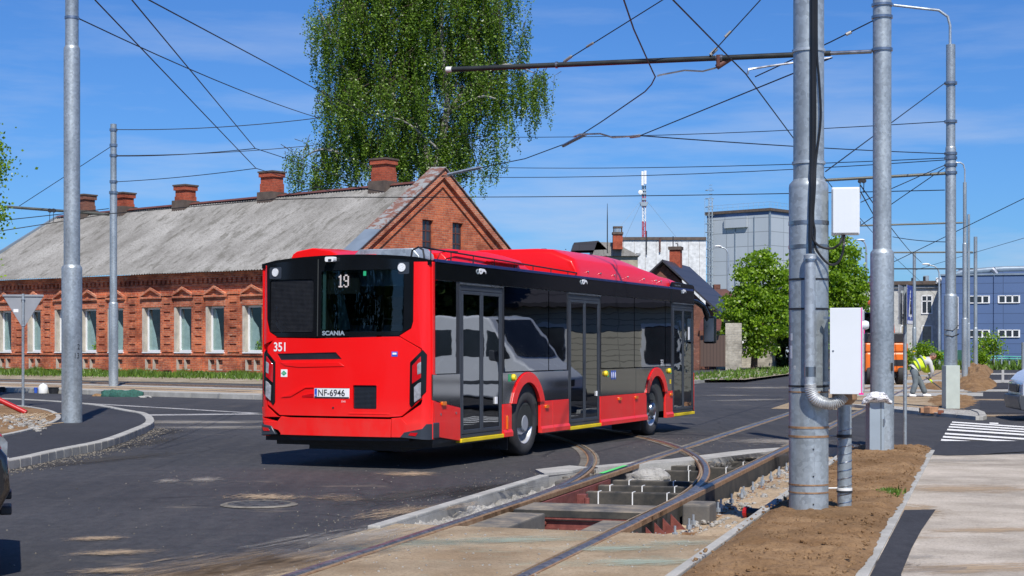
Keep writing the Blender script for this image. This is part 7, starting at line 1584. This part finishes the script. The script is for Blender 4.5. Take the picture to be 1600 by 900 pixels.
prof_solid([(2.25, .22), (2.76, .24), (2.80, .42), (2.79, .56), (2.66, .57), (2.4, .50)], 1.94, 'front_bumper', 'vangrey', van, .05)
for s2 in (1, -1):
    y = s2*.962
    for q in ([(1.05, 1.35), (1.80, 1.35), (1.35, 2.0), (1.05, 2.05)], [(.05, 1.35), (.97, 1.35), (.97, 2.05), (.05, 2.05)], [(-1.2, 1.40), (-.1, 1.40), (-.1, 2.05), (-1.2, 2.05)], [(-2.4, 1.40), (-1.35, 1.40), (-1.35, 2.05), (-2.35, 2.05)]):
        patch(q, lambda a, b_, o_, s2=s2: (a, s2*(.957+o_), b_), 0, .008).build('side_window', M['darkwin'], van, bevel=.003)
    patch([(2.30, .62), (2.68, .60), (2.66, .82), (2.45, .95), (2.2, .86)], lambda a, b_, o_, s2=s2: (a, s2*(.86+o_), b_), -.1, .105).build('headlight', M['headlamp'], van, bevel=.02)
    patch([(-2.73, .9), (-2.6, .9), (-2.6, 1.7), (-2.70, 1.7)], lambda a, b_, o_, s2=s2: (a, s2*(.9+o_), b_), -.1, .065).build('tail_light', M['redlens'], van)
    MB().box(-2.2, 2.1, s2*.955-.01, s2*.955+.012, .70, .78).build('side_strip', M['vangrey'], van)
    mi_ = MB().box(1.35, 1.55, s2*1.12-.1, s2*1.12+.1, 1.25, 1.55).build('mirror', M['vangrey'], van, bevel=.03)
    for cx in (1.85, -1.55): carwheel(cx, s2*.93 if s2 < 0 else .93, .34, van, s2 > 0)
ws = patch([(-.80, 0), (.80, 0), (.72, 1.0), (-.72, 1.0)], lambda a, b_, o_: (1.90-.74*b_+o_*.8, a, 1.38+.93*b_+o_*.6), .0, .03).build('windscreen', M['darkwin'], van)
MB().box(2.60, 2.765, -.5, .5, .62, .80).build('grille', M['blackmat'], van, bevel=.02)
# black car at the left edge, rear end to the right
ca = thing('black_car', 'black car leaving the picture at the lower left, only its rear corner in view', 'car', (-5.665, 10.98, 0), R(197.4))
cp = [(-2.02, .42), (-2.12, .62), (-2.10, .85), (-1.98, 1.0), (-1.55, 1.06), (1.0, .98), (1.85, .82), (2.12, .62), (2.1, .3), (1.75, .24)]+[(1.35+.36*math.cos(t), max(.26, .31+.36*math.sin(t))) for t in np.linspace(0, math.pi, 10)]+[(-1.28+.36*math.cos(t), max(.26, .31+.36*math.sin(t))) for t in np.linspace(0, math.pi, 10)]+[(-1.7, .26), (-1.95, .3)]
prof_solid(cp, 1.78, 'body', 'carpaint', ca, .12)
prof_solid([(-1.88, .98), (-1.25, 1.45), (.1, 1.47), (1.05, .98)], 1.42, 'cabin', 'carglass', ca, .10); prof_solid([(-1.25, 1.42), (-1.2, 1.47), (.1, 1.49), (.25, 1.42)], 1.38, 'roof', 'carpaint', ca, .03)
for s2 in (1, -1):
    patch([(-2.08, .80), (-1.72, .86), (-1.75, .98), (-1.98, .99), (-2.06, .92)], lambda a, b_, o_, s2=s2: (a, s2*(.80+o_), b_), -.15, .075).build('tail_light', M['redlens'], ca, bevel=.03)
    MB().box(-2.13, -2.05, s2*.6-.12, s2*.6+.12, .44, .50).build('reflector', M['blackmat'], ca, bevel=.01)
    for cx in (1.35, -1.28): carwheel(cx, s2*.86, .31, ca, s2 > 0)
# orange digger behind the second pole
ex = thing('digger', 'orange wheeled digger mostly hidden behind the second pole', 'digger', (X(1383, 71), 71, 0), 0)
s_ = 71/2500
MB().box(-1.0, .86, -.6, .6, H(581, 71), H(550, 71)).build('counterweight', M['digger'], ex, bevel=.10); MB().box(-1.0, .86, -.62, 1.8, H(550, 71), H(536, 71)).build('engine_deck', M['digger'], ex, bevel=.06)
MB().box(-.9, .80, -.4, 1.8, H(536, 71), H(520, 71)).build('upper_deck', M['blackmat'], ex, bevel=.05); MB().box(.25, .78, -.63, -.58, H(571, 71), H(562, 71)).build('vent_slot', M['blackmat'], ex)
MB().tube([(.5, 1.0, H(540, 71)), (.52, 1.4, H(505, 71)), (.42, 2.2, H(478, 71)), (.1, 3.4, H(470, 71))], [.24, .22, .18, .14], 8).build('boom', M['digger'], ex, smooth=True)
MB().tube([(.62, .9, H(540, 71)), (.60, 1.3, H(508, 71))], .06, 6).build('hydraulic_ram', M['chrome'], ex)
MB().box(-.8, .8, -.4, 2.4, H(590, 71), H(580, 71)).build('undercarriage', M['blackmat'], ex)
for dx in (-.75, .62):
    for dy in (-.3, 2.2): MB().lathe([(0, -.2), (.40, -.2), (.44, -.12), (.44, .12), (.40, .2), (0, .2)], 20, Matrix.Translation((dx, dy, .44)), 'X').build('wheel', M['rubber'], ex, smooth=True)
MB().box(-.85, -.1, .2, 1.6, H(520, 71), H(488, 71)).build('cab', M['carglass'], ex, bevel=.05)

# ================================================================== WORKER
def skinobj(name, verts, edges, radii, mat, par, root=0, sub=2):
    me = bpy.data.meshes.new(name); me.from_pydata(verts, edges, []); me.materials.append(M[mat])
    o = bpy.data.objects.new(name, me); COL.objects.link(o); o.parent = par
    sk = me.skin_vertices if len(me.skin_vertices) else None
    bm = bmesh.new(); bm.from_mesh(me); ly = bm.verts.layers.skin.verify()
    for i, v in enumerate(bm.verts): v[ly].radius = radii[i] if isinstance(radii[i], tuple) else (radii[i],)*2; v[ly].use_root = (i == root)
    bm.to_mesh(me); bm.free()
    m = o.modifiers.new('skin', 'SKIN'); m.use_smooth_shade = True
    s2 = o.modifiers.new('smooth', 'SUBSURF'); s2.levels = sub; s2.render_levels = sub; return o
ZW = 52.2; wk = thing('person', 'person in a yellow hi vis vest and grey trousers bending over a long handled tool', 'person', (X(1436, ZW), ZW, .006), 0)
def w3(px, py, d=0.): return (X(px, ZW)-X(1436, ZW), d, H(py, ZW)-.006)
hip, bel, che, nek, hea = w3(1426.5, 578), w3(1433, 573), w3(1443, 568), w3(1451.5, 564), w3(1455.5, 561)
kA, aA, tA = w3(1430, 599, -.12), w3(1424, 616.5, -.13), w3(1428, 619.5, -.16); kB, aB, tB = w3(1438.5, 597, .13), w3(1447, 616, .12), w3(1453, 619.5, .10)
shA, elA, haA = w3(1450, 570, -.19), w3(1453, 583, -.22), w3(1450.5, 594.5, -.12); shB, elB, haB = w3(1447, 569, .19), w3(1453, 582, .24), w3(1455, 597, .08)
hpA, hpB = w3(1427.5, 581, -.10), w3(1428.5, 581, .10)
V = [hip, bel, che, nek, hea, hpA, kA, aA, hpB, kB, aB, shA, elA, haA, shB, elB, haB]
Ed = [(0, 1), (1, 2), (2, 3), (3, 4), (0, 5), (5, 6), (6, 7), (0, 8), (8, 9), (9, 10), (2, 11), (11, 12), (12, 13), (2, 14), (14, 15), (15, 16)]
skinobj('body', V, Ed, [.11, .11, .13, .055, .05, .075, .05, .035, .075, .05, .035, .05, .038, .025, .05, .038, .025], 'skin', wk)
skinobj('trousers', [hip, hpA, kA, aA, hpB, kB, aB, bel], [(0, 1), (1, 2), (2, 3), (0, 4), (4, 5), (5, 6), (0, 7)], [.155, .12, .095, .09, .12, .095, .09, .15], 'jeans', wk)
skinobj('shirt', [bel, che, shA, elA, w3(1451, 592, -.13), shB, elB, w3(1454.5, 594, .10), nek, w3(1429, 578)], [(0, 1), (1, 2), (2, 3), (3, 4), (1, 5), (5, 6), (6, 7), (1, 8), (0, 9)], [.165, .17, .075, .06, .045, .075, .06, .045, .07, .16], 'shirt', wk)
skinobj('vest', [w3(1430, 575), w3(1437, 570.5), w3(1446, 567.5), w3(1451, 567, -.12), w3(1450, 567, .12), w3(1451.5, 585)], [(0, 1), (1, 2), (2, 3), (2, 4), (2, 5)], [(.20, .175), (.20, .18), (.19, .17), .11, .11, (.10, .16)], 'hivis', wk, 1)
rs_ = MB()
for (a, b_) in ((1432, .205), (1440, .215)):
    c = Vector(w3(a+1.5, 572.6-(a-1432)*.42)); ax = Vector((math.cos(.40), 0, math.sin(.40))); u = Vector((0, 1, 0)); w_ = ax.cross(u)
    ring_ = [c+u*math.cos(t)*(b_)+w_*math.sin(t)*(b_) for t in np.linspace(0, 2*math.pi, 22)]; rs_.tube(ring_, .021, 6)
rs_.build('reflective_stripe', M['reflect'], wk, smooth=True)
hc = Vector(w3(1456.3, 561.3)); fw = Vector((.80, 0, -.6)); upv = Vector((.6, 0, .8)); rt = Vector((0, -1, 0))
def headf(a, b_):
    d = Vector((math.sin(b_)*math.cos(a), math.sin(b_)*math.sin(a), math.cos(b_))); f_, r2, u_ = d.x, d.y, d.z
    q = 1.0; fwd = f_*.100*(1-.10*max(0, -u_)); 
    if f_ > .8 and abs(r2) < .28: fwd += .022*math.exp(-((u_+.15)/.22)**2)*(1-abs(r2)/.28)
    if f_ > .6 and abs(abs(r2)-.3) < .16: fwd -= .010*math.exp(-((u_-.12)/.12)**2)
    s2 = .078*(1-.25*max(0, -u_)); 
    return hc+fw*fwd+rt*(r2*s2)+upv*(u_*.118)
hdm = blob(headf, 26, 18).build('head', M['skin'], wk, smooth=True, auto=180)
def hairf(a, b_): p = headf(a, b_*.52); return hc+(p-hc)*1.03-fw*.010
blob(hairf, 22, 8).build('hair', M['hair'], wk, smooth=True, auto=180)
for s2 in (1, -1): MB().lathe([(0, -.012), (.028, -.006), (.03, .006), (0, .01)], 10, Matrix.Translation(hc+rt*(.079*s2)-fw*.01), 'Y').build('ear', M['skin'], wk, smooth=True); MB().lathe([(0, -.008), (.008, 0), (0, .008)], 8, Matrix.Translation(hc+fw*.092+rt*.03*s2+upv*.014)).build('eye', M['blackmat'], wk)
for a_, t_2 in ((aA, tA), (aB, tB)):
    a2 = Vector(a_); t2 = Vector(t_2); t2.z = .035; a2 = Vector((a2.x-.03, a2.y, .05)); MB().tube([a2-Vector((.05, 0, 0)), a2, a2.lerp(t2, .6), t2+Vector((.04, 0, 0))], [.042, .052, .048, .03], 10).build('shoe', M['white'], wk, smooth=True)
for hp_, sd in ((haA, -1), (haB, 1)):
    h_ = Vector(hp_); dr = Vector((.62, .04*sd, -.78)).normalized()
    hv = [tuple(h_+Vector((0, 0, .04))), tuple(h_), tuple(h_-dr*0+Vector((.02, 0, -.05)))]; he = [(0, 1), (1, 2)]; hr = [.028, .036, .03]
    for k in range(4):
        b0 = h_+Vector((.01, 0, -.03))+dr*(.018*(k-1.5)); i0 = len(hv); hv += [tuple(b0+Vector((.02, -.035, -.015))), tuple(b0+Vector((.04, -.02, -.03))), tuple(b0+Vector((.035, .012, -.025)))]; he += [(2, i0), (i0, i0+1), (i0+1, i0+2)]; hr += [.010, .009, .008]
    i0 = len(hv); hv += [tuple(h_+Vector((.0, .04, -.02))), tuple(h_+Vector((.03, .04, -.04)))]; he += [(1, i0), (i0, i0+1)]; hr += [.011, .009]
    skinobj('glove', hv, he, hr, 'hivis', wk, 1, 1)
sv = thing('shovel', 'long handled shovel held by the bending person, blade behind the cased pole', 'shovel', (wk.location.x, ZW, 0)); wk.scale = (1.07,)*3; sv.scale = (1.07,)*3
a, b_ = Vector(w3(1446, 591, 0)), Vector(w3(1477, 616, -.25))
MB().tube([a, b_], .019, 8).build('handle', M['blackmat'], sv, smooth=True); bl = MB().obox(b_+(b_-a).normalized()*.12, .30, .22, .012, 0, (b_-a).to_track_quat('X', 'Z').to_matrix().to_4x4()).build('blade', M['steel'], sv)

# ================================================================== SMALL THINGS
def L2(px, py, z=.0): Z = (CH-z)*2500/(py-545); return (X(px, Z), Z, z), Z
p, Z_ = L2(67.5, 614.5, .0); s_ = Z_/2500
t = thing('canister', 'white plastic canister standing by the far kerb, left of the big pole', 'canister', p)
MB().lathe([(0, 0), (7.0*s_, 0), (7.2*s_, .03), (7.2*s_, 10*s_), (5*s_, 13.5*s_), (2*s_, 14.5*s_), (0, 14.6*s_)], 16).build('body', M['plasticwhite'], t, smooth=True); MB().lathe([(0, 14.5*s_), (1.5*s_, 14.5*s_), (1.5*s_, 16*s_), (0, 16*s_)], 10).build('cap', M['white'], t)
def tub(name, label, px, py, r, h, mat, cat):
    p, Z_ = L2(px, py); s_ = Z_/2500; t = thing(name, label, cat, p)
    MB().lathe([(0, 0), (r*.82*s_, 0), (r*s_, h*s_), (r*.93*s_, h*s_), (r*.76*s_, .03), (0, .03)], 20).build('body', M[mat], t, smooth=True, auto=40); MB().lathe([(r*s_, h*s_-.03), (r*1.05*s_, h*s_-.03), (r*1.05*s_, h*s_), (r*s_, h*s_)], 20).build('rim', M[mat], t); return t
tub('bucket', 'black mortar tub next to the white canister', 83.5, 615, 8.3, 10, 'blackmat', 'bucket'); tub('bucket', 'black mortar tub at the left edge of the picture', 1, 612.5, 6.5, 8, 'blackmat', 'bucket'); tub('paint_can', 'small white and blue paint can left of the canister', 56, 614, 2.9, 8.5, 'bluefilm', 'paint can')
for i, (px, py, lab) in enumerate([(175, 619.5, 'dark green net heap lying at the kerb, left end'), (190, 620, 'dark green net heap lying at the kerb, middle'), (206, 620, 'dark green net heap lying at the kerb, right end')]):
    p, Z_ = L2(px, py); o = rock((0, 0, 0), .26, 20+i, (1.5, .6, .85), 20).build('net_heap', M['greennet'], smooth=True, auto=180, loc=p); tag(o, lab, 'net')
p, Z_ = L2(154, 619); tag(rock((0, 0, 0), .14, 5, (1.5, .7, .6), 12).build('soil_lump', M['soil'], loc=p), 'small brown lump of dirt left of the green net', 'dirt')
p, Z_ = L2(226, 621); tag(rock((0, 0, 0), .12, 6, (2, .7, .5), 12).build('rubble_lump', M['kerb'], loc=p), 'pale rubble lump right of the green net', 'rubble')
for i, (px, py, r_, m, lab) in enumerate([(1445, 644, .15, 'brickdebris', 'reddish broken brick, leftmost on the kerb island'), (1455, 645, .19, 'brickdebris', 'largest tan broken block on the kerb island'), (1470, 646, .12, 'brick', 'small red brick piece, rightmost on the kerb island'), (1450, 640, .12, 'brickdebris', 'tan block fragment behind the others on the kerb island')]):
    p, Z_ = L2(px, py+1, .06); o = MB().obox((0, 0, r_*.4), r_*1.6, r_, r_*.8, .6*i).build('broken_brick', M[m], bevel=.012, loc=p); tag(o, lab, 'brick')
p0, _ = L2(41, 648, .13); t = thing('red_pipe', 'red pipe lying slanted on the soil island at the left edge', 'pipe', p0)
MB().tube([(0, 0, .04), (-1.1, .1, .55), (-2.6, .3, 1.0)], .06, 10).build('tube', M['redpipe'], t, smooth=True)
mb = MB()
for i in range(260):
    px, py = random.gauss(45, 22), random.gauss(655, 8)
    if py < 649 or px > 72 or px > 60+(py-649)*1.2: continue
    p, _ = L2(px, py, .12); r_ = random.choice([.015, .025, .04, .07]); q = rock(p, r_, i, n=6); mb.add(q.v, q.f)
stuff(mb.build('island_debris', M['gravel']), 'stones and litter on the soil island', 'debris')
mb = MB()
for i in range(60):
    px, py = random.gauss(50, 25), random.gauss(655, 7); p, _ = L2(min(66, px), max(650, py), .15); a = random.uniform(0, 3.1); l_ = random.uniform(.1, .5); mb.tube([p, (p[0]+math.cos(a)*l_, p[1]+math.sin(a)*l_, p[2]+.05)], .008, 4)
stuff(mb.build('dry_twigs', M['sand']), 'dry twigs on the soil island', 'twigs')
p, Z_ = L2(405, 789); mh = thing('manhole_cover', 'round manhole cover in the worn asphalt', 'manhole', (p[0], p[1], .004))
MB().lathe([(.31, .004), (.31, .010), (0, .011)], 40).build('cover', M['asphaltdusty'], mh); MB().lathe([(.315, .004), (.315, .012), (.36, .012), (.39, .002)], 40).build('frame', M['joint'], mh)
for k in range(8): a = k*math.pi/4; MB().box(-.03, .03, -.01, .01, .011, .014).build('slot', M['blackmat'], mh, loc=(.22*math.cos(a), .22*math.sin(a), 0))
